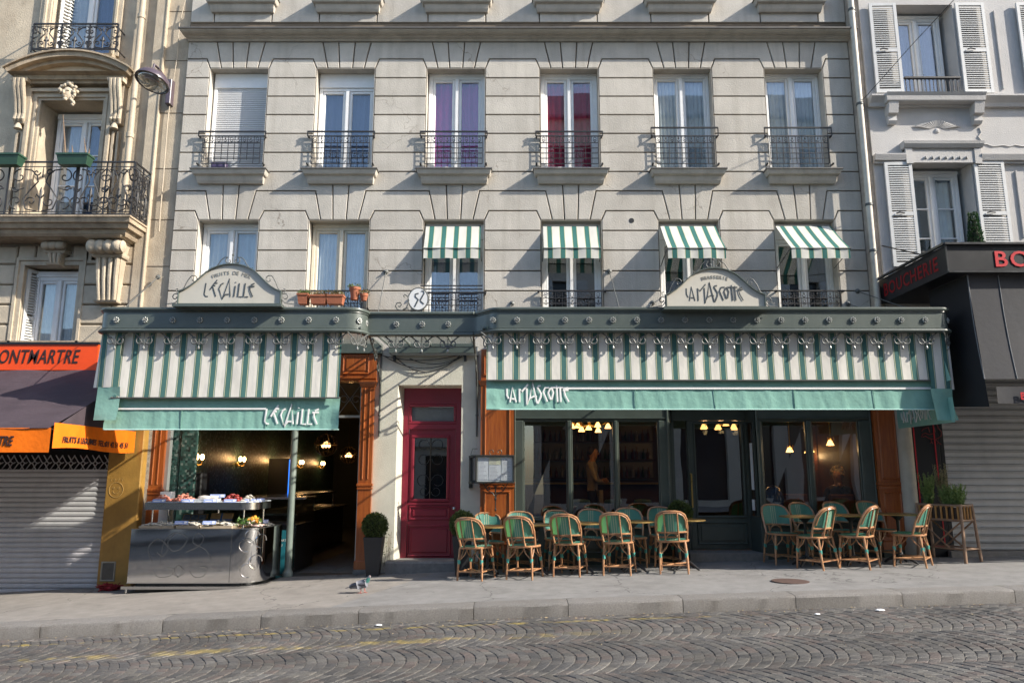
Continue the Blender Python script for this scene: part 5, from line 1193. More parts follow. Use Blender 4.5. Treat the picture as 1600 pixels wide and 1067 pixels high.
def person(base, ry, lb, shirt, trouser, hair, arms, lean=0., seated=False, hairstyle=0):
    """one figure facing angle ry; arms = (elbow, wrist) per side in body axes (right, forward, up)"""
    t = thing('person', lb, 'person', base); bx_, by_, bz_ = base
    fx, fy = sin(ry), cos(ry)                  # forward
    def P(r, f, u): return (bx_+r*fy+f*fx, by_-r*fx+f*fy, bz_+u)
    hip = .50 if seated else .95; H1 = hip
    body = [P(0, 0, hip), P(0, .01+lean*.3, hip+.18), P(0, lean*.6, hip+.38), P(0, lean*.8, hip+.50), P(0, lean+.02, hip+.585), P(0, lean+.04, hip+.66), P(0, lean+.05, hip+.75), P(0, lean+.04, hip+.83)]
    rad = [(.16, .125), (.15, .115), (.18, .125), (.12, .085), .055, (.07, .08), (.09, .105), (.06, .07)]
    ed = [(i, i+1) for i in range(7)]
    for sg, (el, wr) in zip((-1, 1), arms):
        k = len(body); sh = (sg*.19, lean*.8, hip+.49)
        body += [P(*sh), P(el[0], el[1], hip+el[2]), P(wr[0], wr[1], hip+wr[2]), P(wr[0]*.9, wr[1]+.08, hip+wr[2]+.01)]; rad += [.062, .046, .034, .04]; ed += [(3, k), (k, k+1), (k+1, k+2), (k+2, k+3)]
    for sg in (-1, 1):
        k = len(body)
        body += [P(sg*.10, 0, hip-.05)]+([P(sg*.12, .42, hip-.02), P(sg*.12, .44, .08), P(sg*.12, .58, .04)] if seated else [P(sg*.11, .02, .50), P(sg*.12, -.01, .08), P(sg*.13, .14, .04)]); rad += [.10, .075, .05, .042]; ed += [(0, k), (k, k+1), (k+1, k+2), (k+2, k+3)]
    b = skin('body', body, ed, rad, None, t)
    me = b.data; me.materials.clear()
    for m in (shirt, trouser, M_skin, M_black): me.materials.append(m)
    hz = bz_+hip
    for p in me.polygons:
        z = p.center.z; d = min((Vector(body[i])-p.center).length for i in (10, 11, 14, 15))
        p.material_index = 2 if (z > hz+.56 or d < .055) else (0 if z > hz+.0 else (3 if z < bz_+.07 else 1)); p.use_smooth = True
    hm = MB(); c = Vector(P(0, lean+.035, hip+.745)); R = .105 if hairstyle else .092
    hm.ball((c.x-.035*fx, c.y-.035*fy, c.z+.03), R, 14, 10, (1, 1, 1.05))
    if hairstyle:
        r_ = random.Random(5)
        for i in range(70):
            a, e_ = r_.uniform(0, 2*pi), r_.uniform(-.5, 1.5); hm.ball((c.x-.05*fx+R*cos(a)*cos(e_), c.y-.05*fy+R*sin(a)*cos(e_), c.z+.045+R*1.05*sin(e_)), .03, 6, 4)
    obj('hair', hm, hair, t, smooth='all')
    fm = MB()
    for sg in (-1, 1): fm.ball(P(sg*.03, lean+.128, hip+.745), .011, 6, 4)
    fm.ball(P(0, lean+.142, hip+.715), .016, 6, 4, (1, 1, 1.4)); obj('face_features', fm, mat('face_shadow', (.22, .11, .08), .6, .1), t, smooth='all')  # eyes and nose in one brown, darker than the skin
    return t
M_sh1 = mat('beige_shirt', (.30, .29, .28), .85, .1, 6); M_sh2 = mat('navy_top', (.02, .025, .06), .85, .2, 6); M_tr = mat('dark_trousers', (.02, .02, .024), .85, .2, 5)
PYS = 2.55; px_ = X(925, 760, PYS)
pp = person((px_, PYS, iz0), pi/2+.2, 'person in a beige shirt and apron standing with folded arms at the bar', M_sh1, M_tr, mat('brown_hair', (.02, .013, .01), .7, .2), (((-.25, .1, .18), (.05, .24, .20)), ((.25, .1, .18), (-.05, .26, .16))))
obj('apron', MB().grid(lambda u, v: (px_+.12+.10*sin(u*pi), PYS-.2+.4*u, iz0+.45+.5*v), 8, 6), mat('pale_apron', (.45, .40, .33), .85, .1), pp, smooth='all')
px2 = X(1313, 770, 1.0)
person((px2, 1.05, iz0), pi+.5, 'seated person with pale curly hair and dark blue top, hand at mouth', M_sh2, M_tr, mat('grey_curls', (.40, .34, .27), .8, .2, 30), (((-.22, .12, .22), (-.04, .20, .58)), ((.24, .14, .2), (.08, .3, .18))), .06, True, 1)
M_lea = mat('tan_leather_chair', (.20, .055, .03), .5, .15, 5)
def inchair(c, Y, lb):
    x = X(c, 780, Y); t = thing('leather_chair', lb, 'chair', (x, Y, iz0), 'leather chairs inside the brasserie')
    obj('seat', MB().bbox(x-.22, x+.22, Y, Y+.42, iz0+.40, iz0+.46, .02), M_lea, t); obj('backrest', MB().bbox(x-.21, x+.21, Y-.03, Y+.02, iz0+.46, iz0+.92, .02), M_lea, t)
    for sx in (-1, 1):
        for yy in (Y+.02, Y+.38): obj('leg', MB().box(x+sx*.19-.018, x+sx*.19+.018, yy-.018, yy+.018, iz0, iz0+.40), M_lea, t)
inchair(1243, .9, 'tan leather chair behind the window beside the brasserie door'); inchair(1315, .62, 'tan leather chair under the seated person')
# dark blue rounded form of unknown kind, built as a shell and bar on the ledge
x = X(1211, 770, .25); z = Z(806, .25); t = thing('helmet', 'glossy dark blue helmet lying behind the window beside the door', 'helmet', (x, .3, z)); M_form = mat('blue_gloss', (.03, .06, .14), .12, .1, 4, coat=.6)
obj('shell', MB().ball((x-.02, .30, z+.25), .185, 18, 12, (1, 1, 1.4)), M_form, t, smooth='all'); obj('chin_bar', MB().tube([(x+.16*cos(a), .32-.16*sin(a), z+.07) for a in [pi*i/10 for i in range(11)]], .04, 8), M_form, t, smooth='all')
obj('window_ledge', MB().box(X(1184, 740), xq0, .07, .46, zg0-.06, zg0-.01), M_inr, bs)
# =================================================================== limestone neighbour with the balcony
M_lime = mat('old_limestone', (.455, .385, .29), .9, .16, 3, .35, 45, stain=(.20, .145, .095), stain_amt=.55, stain_scale=1.6, rnd=.04)
M_limed = mat('weathered_limestone', (.36, .285, .20), .92, .25, 5, .4, 40, stain=(.09, .07, .055), stain_amt=.7, stain_scale=2.5)
M_limj = mat('limestone_joint', (.13, .10, .07), .95, .2, 5)
LX0 = -13.5; LXR = -6.035; LY = .03
lb_ = thing('apartment_building', 'ornate limestone apartment building with wrought-iron balcony and carved pediment window', 'building', (-9, LY, .0))
def LX(c, r, Y=LY): return X(c, r, Y)
w1 = (LX(58, 220), LX(157, 220), Z(338), Z(157)); w0 = (LX(78, 40), LX(176, 40), Z(88), Z(-150)); w2 = (LX(33, 470), LX(119, 470), Z(560), Z(414))
shift = -3.25
hl = []
for wv in (w1, w0, w2): hl += [wv, (wv[0]+shift, wv[1]+shift, wv[2], wv[3])]
LTOP = Z(-190)
lw_ = obj('wall', wall_holes(LX0, LXR, 3.2, LTOP, hl, LY+.02, LY+.6), M_lime, lb_)
# flat panels of the party strip, pilaster and drain pipe
a, b = LX(230, 200), LX(246, 200)
obj('pilaster', MB().stack(a, b, [(Z(540), 0, .02), (LTOP-.1, 0, .02)], yb=LY+.03), M_lime, lb_)
obj('pilaster_edge', MB().box(b+.0, b+.02, -.035, LY+.03, Z(540), LTOP-.1), M_lime, lb_)
for r in (16, 93, 175, 262, 342, 415): obj('stone_joint', MB().box(b+.021, LXR, LY+.014, LY+.0205, Z(r)-.006, Z(r)+.006), M_limj, lb_)
px = LX(214, 150)
M_rod2 = mat('stone_painted_pipe', (.40, .335, .25), .6, .15, 6, stain=(.2, .15, .1), stain_amt=.4, stain_scale=3)
t = thing('drainpipe', 'beige drainpipe running down the limestone building beside the wall lamp', 'drainpipe', (px, -.08, Z(340)))
obj('pipe', MB().tube([(px, -.07, Z(345)), (px, -.07, LTOP-.2)], .055, 12), M_rod2, t, smooth=True)
for r in (30, 120, 215): obj('pipe_collar', MB().lathe([(.056, -.05), (.068, -.04), (.068, .04), (.056, .05)], 12, (px, -.07, Z(r))), M_rod2, t, smooth=True)
# rusticated blocks at the level of the lower window
rows = [Z(r) for r in (384, 413, 445, 476, 507, 545, 580)]
edge = LX(127, 470)
for z1, z0 in zip(rows[:-1], rows[1:]):
    for (xa_, xb_) in ((edge, edge+.55), (edge+.55, LXR-.55), (w2[0]-.75, w2[0]-.14), (w2[0]-1.4, w2[0]-.75)):
        obj('block', MB().prism([(xa_+.012, z0+.012), (xb_-.012, z0+.012), (xb_-.012, z1-.012), (xa_+.012, z1-.012)], LY-.035, LY+.03, .018), M_lime, lw_)
for k in range(5):
    xa_ = w2[0]-.14+k*.32
    if k != 2: obj('block', MB().prism([(xa_+.012, Z(408)), (xa_+.31, Z(408)), (xa_+.31, Z(384)), (xa_+.012, Z(384))], LY-.035, LY+.03, .018), M_lime, lw_)
# window architraves
def arch(wv, widths, y0=LY):
    x0, x1, z0, z1 = wv; mb = MB()
    for e0, e1, p in widths:
        mb.box(x0-e1, x0-e0, y0-p, y0+.03, z0, z1+e0); mb.box(x1+e0, x1+e1, y0-p, y0+.03, z0, z1+e0); mb.box(x0-e1, x1+e1, y0-p, y0+.03, z1+e0, z1+e1)
    return obj('architrave', mb, M_lime, lb_)
arch(w1, [(.0, .05, .03), (.05, .09, .06), (.09, .14, .045), (.14, .2, .10)]); arch(w0, [(.0, .06, .03), (.06, .10, .07), (.10, .18, .045)]); arch(w2, [(.0, .08, .02), (.08, .13, .05)])
for wv, top in ((w1, 0), (w0, 0), (w2, 0)):
    for sh in (0, shift):
        x0, x1, z0, z1 = wv
        window(lb_, x0+sh+.06, x1+sh-.01, z0, z1-.05, LY+(.42 if wv is w1 else .24), M_pvc, top=.1, curt=[(0, .5, 'white' if wv is w2 else 'grey', 5), (.5, 1, 'white' if wv is w2 else 'blue', 5)], fr=.07, bars=(2 if wv is w1 else 0))
M_shut = mat('grey_white_shutter', (.50, .50, .48), .6, .08, 9, stain=(.32, .30, .26), stain_amt=.4, stain_scale=5)
def shutter(par, x0, x1, z0, z1, y, ang=0., n=30, mids=(.5,), mt=None, depth=.035, hinge='l'):
    """louvred leaf; frame is the part, each slat a sub-part; turned about its hinge"""
    mt = mt or M_shut; w_ = x1-x0; s = .055; mb = MB(); d = depth
    mb.box(0, s, 0, d, 0, z1-z0); mb.box(w_-s, w_, 0, d, 0, z1-z0); mb.box(s, w_-s, .001, d-.001, 0, s*1.3); mb.box(s, w_-s, .001, d-.001, z1-z0-s, z1-z0)
    segs = [0]+list(mids)+[1]
    for m in mids: mb.box(s, w_-s, .001, d-.001, (z1-z0)*m-.035, (z1-z0)*m+.035)
    if hinge == 'r': mb.v = [(x-w_, yy, z) for x, yy, z in mb.v]
    hx = x0 if hinge == 'l' else x1
    o = piece('shutter', mb.mesh('shutter', mt), par, (hx, y, z0), (0, 0, ang))
    sm = MB().add([(s-.002, -.001, 0), (w_-s+.002, -.001, 0), (w_-s+.002, d*.9, .035), (s-.002, d*.9, .035), (s-.002, -.001, .008), (w_-s+.002, -.001, .008), (w_-s+.002, d*.9, .043), (s-.002, d*.9, .043)], [(0, 1, 2, 3), (7, 6, 5, 4), (0, 4, 5, 1), (2, 6, 7, 3)])
    if hinge == 'r': sm.v = [(x-w_, yy, z) for x, yy, z in sm.v]
    me = sm.mesh('slat', mt); pitch = (z1-z0)/n
    for k in range(1, n-1):
        z = k*pitch+.02
        if any(abs(z+.02-(z1-z0)*m) < .05 for m in mids) or z < s*1.2 or z > z1-z0-s-.03: continue
        c = bpy.data.objects.new('slat', me); COL.objects.link(c); c.parent = o; c.location = (0, 0, z)
    return o
shutter(lb_, w2[0]+.03, w2[0]+.36, Z(545), Z(418), LY+.06, 1.15, 30, (.4,)); shutter(lb_, w0[0]+.1, w0[0]+.46, Z(88), Z(-140), LY+.1, 1.0, 44, (.5,))
# pediment, consoles and the mask
xL, xR = LX(15, 118, -.2), LX(199, 118, -.2); zE0, zE1 = Z(130, -.1), Z(112, -.25)
mb = MB().stack(xL+.1, xR-.1, [(zE0, .0, .08), (zE0+.04, .0, .10), (zE0+.05, .04, .14), (zE0+.12, .06, .16), (zE0+.13, .08, .22), (zE1, .10, .27)], yb=LY+.03); ped = obj('entablature', mb, M_limed, lb_)
cxp = (xL+xR)/2; hwid = (xR-xL)/2+.02; rise = Z(86, -.27)-zE1; R = (hwid*hwid+rise*rise)/(2*rise); cz = zE1+rise-R; a0 = math.asin(hwid/R)
def arcband(r0, r1, y0, y1, aa, n=18):
    mb = MB(); 
    for i in range(n+1):
        a = pi/2+aa-2*aa*i/n
        for r, y in ((r0, y0), (r1, y0), (r1, y1), (r0, y1)): mb.v.append((cxp+r*cos(a), y, cz+r*sin(a)))
    for i in range(n):
        for j in range(4): j2 = (j+1) % 4; mb.f.append((4*i+j, 4*i+4+j, 4*i+4+j2, 4*i+j2))
    mb.f += [(0, 1, 2, 3), tuple(4*n+q for q in (3, 2, 1, 0))]; return mb
obj('pediment_moulding', arcband(R-.02, R+.07, -.27, LY+.03, a0), M_limed, ped); obj('pediment_lip', arcband(R+.07, R+.10, -.31, LY+.03, a0+.01), M_limed, ped); obj('pediment_inner', arcband(R-.09, R-.02, -.17, LY+.03, a0*.96), M_limed, ped)
pts = [(cxp+(R-.05)*cos(pi/2+a0*.97-2*a0*.97*i/14), cz+(R-.05)*sin(pi/2+a0*.97-2*a0*.97*i/14)) for i in range(15)]
obj('tympanum', MB().prism([(cxp-hwid*.95, zE1-.02), (cxp+hwid*.95, zE1-.02)]+pts[::-1], -.05, LY+.03), M_lime, ped)
for c in (30, 180):
    x = LX(c, 150, -.15); mb = MB()
    mb.stack(x-.10, x+.10, [(Z(131, -.1), .04, .20), (Z(126, -.1), .05, .22)], yb=LY+.03)
    for k in (-1, 0, 1): mb.tube([(x+k*.07, -.20, Z(132)), (x+k*.07, -.19, Z(142)), (x+k*.07, -.12, Z(160)), (x+k*.07, -.07, Z(180)), (x+k*.07, -.09, Z(190)), (x+k*.07, -.06, Z(195))], [.04, .042, .036, .032, .04, .02], 8)
    mb.box(x-.10, x+.10, -.07, LY+.03, Z(196), Z(131)); mb.lathe([(.001, .0), (.07, .03), (.05, .10), (.02, .14)], 8, (x, -.08, Z(207)))
    for k in (-.06, .03): mb.box(x+k, x+k+.04, -.035, LY+.03, Z(335), Z(207))
    obj('console', mb, M_lime, lb_, smooth=True)
c = at(107, 148, -.12); mb = MB().ball(c, .12, 14, 10, (.85, .8, 1.2)); mb.ball((c.x-.02, c.y-.11, c.z-.01), .03, 8, 6, (.7, 1, 1.4)); mb.ball((c.x-.045, c.y-.085, c.z+.035), .025, 6, 5, (1.3, .8, .6)); mb.ball((c.x+.035, c.y-.085, c.z+.035), .025, 6, 5, (1.3, .8, .6)); mb.ball((c.x-.01, c.y-.09, c.z-.075), .028, 6, 5, (1.3, .8, .6)); mb.ball((c.x-.005, c.y-.07, c.z-.125), .04, 6, 5)
r_ = random.Random(2)
for i in range(34):
    a = r_.uniform(-.3, pi+.3); q_ = r_.uniform(.8, 1.25); mb.ball((c.x+.125*q_*cos(a), c.y-r_.uniform(0, .06), c.z+.05+.14*q_*sin(a)), r_.uniform(.022, .04), 6, 4)
for i in range(10): mb.ball((c.x+.10+.03*sin(i), c.y-.03, c.z+.02-.026*i), .032, 6, 4)
for sg in (-1, 1):
    for i in range(7): mb.ball((c.x+sg*(.2+.055*i), LY-.015, c.z+.03+.02*sin(i*2)), .035-.002*i, 6, 4, (1.3, .6, .8))
obj('carved_mask', mb, M_lime, ped, smooth='all')
# balcony
bz = Z(337, -.6); bx1 = LX(203, 340, -.6); YB = -.6
mb = MB().stack(LX0, bx1, [(bz-.30, -.16, .40), (bz-.26, -.14, .44), (bz-.20, -.12, .46), (bz-.19, -.06, .52), (bz-.12, -.03, .56), (bz-.11, 0, .60), (bz-.035, 0, .62), (bz-.03, .02, .64), (bz, .02, .64)], yb=LY+.03); bal = obj('balcony', mb, M_limed, lb_)
def corbel(c, wd, r0, r1, big):
    """volutes rolled over a fluted, tapering shaft"""
    x = LX(c, r0, -.4); mb = MB(); n = 4 if big else 3; zt, zb = bz-.29, Z(r1, -.1); d = .34 if big else .22; h = zt-zb; R = .125 if big else .075
    mb.stack(x-wd/2, x+wd/2, [(zt-.03, .02, d+.10), (zt, .05, d+.14)], yb=LY+.03)
    cz_ = zt-.03-R
    for k in range(n):
        xx = x-wd/2+wd*(k+.5)/n; mb.lathe([(R*.80, -wd/n*.5), (R*.97, -wd/n*.28), (R*1.03, 0), (R*.97, wd/n*.28), (R*.80, wd/n*.5)], 16, (xx, -d+R*.4, cz_), 'x')
    mb.lathe([(.001, 0), (R*.8, .0), (R*.85, .015), (R*.6, .03), (.001, .035)], 14, (x+wd/2, -d+R*.4, cz_), 'x')
    mb.prism([(x-wd/2+.01, zt-.02), (x+wd/2-.01, zt-.02), (x+wd*.38, cz_-R), (x-wd*.38, cz_-R)], -d+R*.6, LY+.03)
    z1 = cz_-R*.95; w1_, w2_ = wd*.76, wd*(.60 if big else .5)
    mb.stack(x-w1_/2, x+w1_/2, [(z1-.05, .03, d*.62), (z1-.02, .05, d*.70), (z1+.02, .05, d*.66)], yb=LY+.03)
    vs = []
    for (z, w_, y) in ((zb, w2_, -.10), (z1-.04, w1_, -d*.52)): vs += [(x-w_/2, y, z), (x+w_/2, y, z), (x+w_/2, LY+.03, z), (x-w_/2, LY+.03, z)]
    mb.add(vs, [(0, 1, 5, 4), (1, 2, 6, 5), (3, 0, 4, 7), (3, 2, 1, 0)])
    for k in range(n):
        u = (k+.5)/n-.5; mb.tube([(x+u*w1_, -d*.52-.005, z1-.06), (x+u*(w1_+w2_)/2, -d*.3-.06, (z1+zb)/2), (x+u*w2_, -.105, zb+.01)], [w1_/n*.40, w1_/n*.36, w2_/n*.34], 8)
    mb.stack(x-w2_/2, x+w2_/2, [(zb-.03, .02, .15), (zb, .03, .17)], yb=LY+.03)
    obj('corbel', mb, M_lime, bal, smooth=True)
corbel(160, .58, 380, 470, True); corbel(70, .36, 390, 412, False)
yb_ = YB+.05; zr0, zr1 = bz+.04, Z(253.5, yb_)
def railing(p0, p1, z0, z1, motif=1.2, name='railing', par=None, small=False):
    p0, p1 = Vector(p0), Vector(p1); d = (p1-p0); Ln = d.length; d.normalize(); mb = MB()
    def Q(s, z): q_ = p0+d*s; return (q_.x, q_.y, z)
    h = z1-z0
    for z, r in ((z1, .018), (z0, .012), (z1-.09*h, .008), (z0+.05*h, .008)): mb.beam(Q(0, z), Q(Ln, z), r*1.6, r*1.4)
    n = max(1, round(Ln/motif)); m = Ln/n
    def sp(cx, cz, r, a, dirn, turns=2.6, th=.011):
        mb.tube([Q(cx+r*(1-.9*i/18)*cos(a+dirn*turns*pi*i/18*.8), cz+r*(1-.9*i/18)*sin(a+dirn*turns*pi*i/18*.8)) for i in range(19)], th, 5)
    for i in range(n):
        s0 = m*i; c = s0+m/2
        mb.beam(Q(s0, z0), Q(s0, z1), .022, .022)
        k = m/1.2 if not small else .55
        for sg in (-1, 1):
            mb.tube([Q(c+sg*.05*k, z0+.06*h), Q(c+sg*.24*k, z0+.10*h), Q(c+sg*.30*k, z0+.30*h), Q(c+sg*.18*k, z0+.48*h), Q(c+sg*.07*k, z0+.62*h), Q(c+sg*.10*k, z0+.74*h), Q(c+sg*.2*k, z0+.84*h), Q(c+sg*.34*k, z0+.86*h)], .012, 5)
            sp(c+sg*.40*k, z0+.72*h, .13*h*1.1, pi/2, -sg); sp(c+sg*.42*k, z0+.24*h, .13*h*1.1, -pi/2, sg); sp(c+sg*.16*k, z0+.24*h, .10*h, pi, sg); sp(c+sg*.11*k, z0+.80*h, .07*h, 0, sg); sp(c+sg*.46*k, z0+.48*h, .07*h, 0, sg)
            mb.tube([Q(c+sg*.30*k, z0+.5*h), Q(c+sg*.42*k, z0+.46*h), Q(c+sg*.54*k, z0+.5*h)], .009, 4)
            mb.tube([Q(c, z0+.30*h), Q(c+sg*.07*k, z0+.38*h), Q(c+sg*.09*k, z0+.32*h)], [.014, .012, .006], 5)
        mb.tube([Q(c, z0+.05*h), Q(c, z0+.32*h), Q(c, z0+.44*h), Q(c, z0+.52*h)], [.01, .018, .024, .003], 6)
        mb.tube([Q(c, z0+.70*h), Q(c, z0+.9*h)], [.012, .006], 5)
    mb.beam(Q(Ln, z0), Q(Ln, z1), .022, .022); mb.beam(Q(0, z0-.05), Q(0, z0), .02, .02); mb.beam(Q(Ln, z0-.05), Q(Ln, z0), .02, .02)
    return obj(name, mb, M_iron, par, smooth=True)
railing((LX0+.2, yb_, 0), (LX(117, 300, yb_), yb_, 0), zr0, zr1, 1.25, 'railing', bal); railing((LX(117, 300, yb_)+.03, yb_, 0), (bx1-.02, yb_, 0), zr0, zr1, .45, 'railing', bal, True)
railing((bx1-.02, yb_+.02, 0), (bx1-.02, LY-.01, 0), zr0, zr1, .32, 'side_railing', bal, True)
gy = -.24; railing((LX(51, 60, gy), gy, 0), (LX(183, 60, gy), gy, 0), Z(78, gy), Z(38, gy), .55, 'window_guard', lb_, True)
mb = MB()
for c in (51, 183):
    for r in (42, 78): p = at(c, r, gy); mb.beam(p, (p.x, LY, p.z), .02, .02)
obj('guard_stays', mb, M_iron, lb_)
obj('window_sill', MB().stack(w0[0], w0[1], [(Z(96), .1, .08), (Z(89), .14, .12)], yb=LY+.05), M_lime, lb_)
# window boxes on the balcony rail
M_gbox = mat('green_plastic_box', (.022, .062, .038), .5, .12, 6); M_soil = mat('soil', (.05, .035, .025), .95, .3, 40); M_twig = mat('dry_twig', (.25, .17, .11), .85, .2, 20)
def wbox(x0, x1, lb, twigs):
    y = yb_-.12; z1 = Z(243, y); z0 = z1-.19; t = thing('window_box', lb, 'window box', ((x0+x1)/2, y, z0), 'green window boxes on the balcony rail')
    mb = MB().stack(x0, x1, [(z0, -.03, .0), (z0+.02, -.02, .0), (z1-.03, .0, .0)], yb=0); mb.v = [(vx, y-.10*(1 if vy < 0.0001 else 0)+(.10 if vy > -.0001 and i % 4 > 1 else 0), vz) for i, (vx, vy, vz) in enumerate(mb.v)]
    mb = MB(); k = .03
    vs = [(x0+k, y-.07, z0), (x1-k, y-.07, z0), (x1-k, y+.07, z0), (x0+k, y+.07, z0), (x0, y-.1, z1-.03), (x1, y-.1, z1-.03), (x1, y+.1, z1-.03), (x0, y+.1, z1-.03)]
    mb.add(vs, [(3, 2, 1, 0), (4, 5, 6, 7), (0, 1, 5, 4), (1, 2, 6, 5), (2, 3, 7, 6), (3, 0, 4, 7)]); mb.box(x0-.012, x1+.012, y-.115, y+.115, z1-.03, z1)
    obj('trough', mb, M_gbox, t); obj('soil', MB().box(x0+.02, x1-.02, y-.09, y+.09, z1, z1+.008), M_soil, t)
    mb = MB()
    for (u, du, h) in twigs: xx = x0+(x1-x0)*u; mb.tube([(xx, y, z1), (xx+du*.5, y+.01, z1+h*.5), (xx+du*.9, y, z1+h)], [.012, .009, .004], 4)
    obj('dry_stems', mb, M_twig, t)
wbox(LX(95, 245, yb_-.1), LX(143, 245, yb_-.1), 'green window box with bare dry stems on the balcony rail', ((.18, -.14, .75), (.4, -.03, .18), (.85, -.08, .32), (.9, .02, .12)))
wbox(LX(-30, 245, yb_-.1), LX(36, 245, yb_-.1), 'green window box without stems on the balcony rail', ())
# ------------------------------------------------------------------- wall street lamp
M_lampv = mat('plum_grey_enamel', (.075, .055, .07), .35, .12, 6, coat=.3)
p = at(266, 145, -.0); t = thing('wall_lamp', 'dark plum street lamp with a round domed shade bracketed to the limestone wall', 'street lamp', (p.x, LY, Z(165)))
obj('back_plate', MB().bbox(p.x-.045, p.x+.05, -.08, LY+.02, Z(165), Z(127), .01), M_lampv, t)
hd = at(238, 128, -.85); top_ = at(241, 103, -.80)
mb = MB().tube([(p.x, -.08, Z(135)), (p.x-.03, -.35, Z(128)), (top_.x+.03, -.72, top_.z), (top_.x, -.80, top_.z+.02), (top_.x, -.82, top_.z-.08)], .022, 8); obj('arm', mb, M_lampv, t, smooth=True)
R_ = .285
rot = Matrix.Translation(hd) @ Matrix.Rotation(radians(-14), 4, 'X') @ Matrix.Rotation(radians(10), 4, 'Y')
def tilt(mb): mb.v = [tuple(rot @ Vector(v)) for v in mb.v]; return mb
obj('shade', tilt(MB().lathe([(.03, .20), (.06, .19), (.15, .165), (.22, .12), (.265, .06), (R_, .0), (R_, -.02), (R_-.012, -.02), (R_-.015, .0), (.20, .10), (.03, .15)], 24)), M_lampv, t, smooth=True)
M_lens = glass('lamp_lens', (.75, .75, .72), .18, .08)
obj('reflector', tilt(MB().lathe([(.02, .09), (.12, .07), (.22, .015), (.255, -.008)], 24)), mat('lamp_reflector', (.42, .40, .38), .3, .1, metal=.6), t, smooth=True); obj('lens', tilt(MB().lathe([(.001, -.09), (.12, -.075), (.2, -.05), (.268, -.016)], 24)), M_lens, t, smooth='all'); obj('lens_ring', tilt(MB().tube([(.13*cos(q), .13*sin(q), -.035) for q in [2*pi*i/20 for i in range(20)]], .012, 6, closed=True)), mat('pale_ring', (.5, .5, .48), .4, .05), t); obj('lamp_bulb', tilt(MB().ball((0, 0, .0), .06, 10, 8)), mat('unlit_bulb', (.55, .55, .52), .3, .05), t, smooth='all')
mb = MB().tube([(p.x+.01, .0, Z(166)), (p.x+.0, .0, Z(190)), (LX(258, 260), .0, Z(260)), (LX(252, 330), .0, Z(330)), (LX(250, 362), .0, Z(362))], .012, 5).tube([(p.x+.04, 0, Z(127)), (p.x+.07, 0, Z(90)), (p.x+.06, 0, Z(40)), (p.x+.13, 0, Z(0))], .008, 5)
obj('conduit', mb, M_rod2, t)
# ------------------------------------------------------------------- greengrocer's closed shop under the balcony
M_or = mat('orange_sign', (.80, .07, .004), .5, .06, 3); M_or2 = mat('orange_canvas', (.82, .17, .008), .75, .1, 5, .2, 20, spec=.2); M_aub = mat('aubergine_canvas', (.048, .034, .042), .75, .18, 3, .25, 12, stain=(.10, .075, .085), stain_amt=.5, stain_scale=1.2); M_dk = mat('dark_print', (.03, .012, .012), .7, .1)
M_roll = mat('lilac_grey_shutter', (.50, .485, .50), .5, .08, 3, metal=.0, stain=(.28, .27, .28), stain_amt=.5, stain_scale=2); M_och = mat('ochre_pier', (.40, .215, .045), .6, .15, 4, .15, 30, stain=(.22, .105, .02), stain_amt=.6, stain_scale=2)
gs = thing('greengrocer_shopfront', 'closed greengrocer shopfront with orange MONTMARTRE sign, roller shutter and ochre pier', 'shopfront', (-9, -.3, gz(-8)))
gy_ = -.42; z1, z0 = Z(538, gy_), Z(578, gy_); gx1 = X(152, 560, gy_)
obj('sign_panel', MB().box(-14, gx1, gy_, 0, z0, z1), M_or, gs); obj('sign_trim', MB().box(-14, gx1+.01, gy_-.02, 0, z1, z1+.035), M_black, gs)
tm = text_mesh('MONTMARTRE', .33, M_dk, .003, .25, 1.0, .002, 1.06); wd = max(v.co.x for v in tm.vertices); xt = X(125, 560, gy_); kk = (xt-X(-20, 560, gy_))/wd; tm.transform(Matrix.Diagonal((kk, 1, 1, 1))); wd *= kk
piece('sign_lettering', tm, gs, (xt-wd, gy_-.004, Z(567.5, gy_)))
obj('upper_wall', MB().box(-14, LXR, -.02, .3, Z(600), 3.95), M_limed, gs)
# shutter and lattice
sy = -.28; sx1 = X(169, 760, sy); zt_, zb_2 = Z(735, sy), gz(-8.5)-.02
n = 24; pit = (zt_-(gz(-7)-.06))/n
sm = MB().sweepx([(0, 0), (-.006, .004), (-.02, pit*.3), (-.02, pit*.7), (-.006, pit*.96), (0, pit*.98), (.012, pit*.98), (.012, 0)], -14, sx1).mesh('shutter_slat', M_roll)
rs2 = obj('shutter_rail', MB().box(-14, sx1, sy-.03, sy+.03, zt_-.02, zt_+.02), M_roll, gs)
for k in range(n+8): piece('shutter_slat', sm, rs2, (0, sy, zt_-.02-pit*(k+1)))
mb = MB(); zl1 = Z(711, sy); hh = zl1-zt_; cw = hh*.8
k = 0
while -14+k*cw < sx1:
    x = sx1-k*cw
    for sg in (1, -1):
        z0_, z1_ = (zt_, zl1) if sg > 0 else (zl1, zt_)
        mb.tube([(x-cw*1.0, sy+.01*sg, z0_), (x-cw*.62, sy+.01*sg, z0_+(z1_-z0_)*.46), (x-cw*.38, sy+.01*sg, z0_+(z1_-z0_)*.54), (x, sy+.01*sg, z1_)], .009, 4)
        mb.tube([(x-cw*.5, sy+.015*sg, z0_), (x-cw*.12, sy+.015*sg, z0_+(z1_-z0_)*.46), (x+cw*.12*(1 if k else 0), sy+.015*sg, z0_+(z1_-z0_)*.54)], .009, 4)
    k += 1
obj('lattice', mb, M_roll, gs); obj('dark_opening', MB().box(-14, sx1, sy+.3, sy+.34, zt_, 3.0), M_room, gs)
obj('shutter_backing', MB().box(-14, sx1, sy+.05, sy+.3, -.6, zt_), M_room, gs)
ox1 = X(219, 760, -.35)
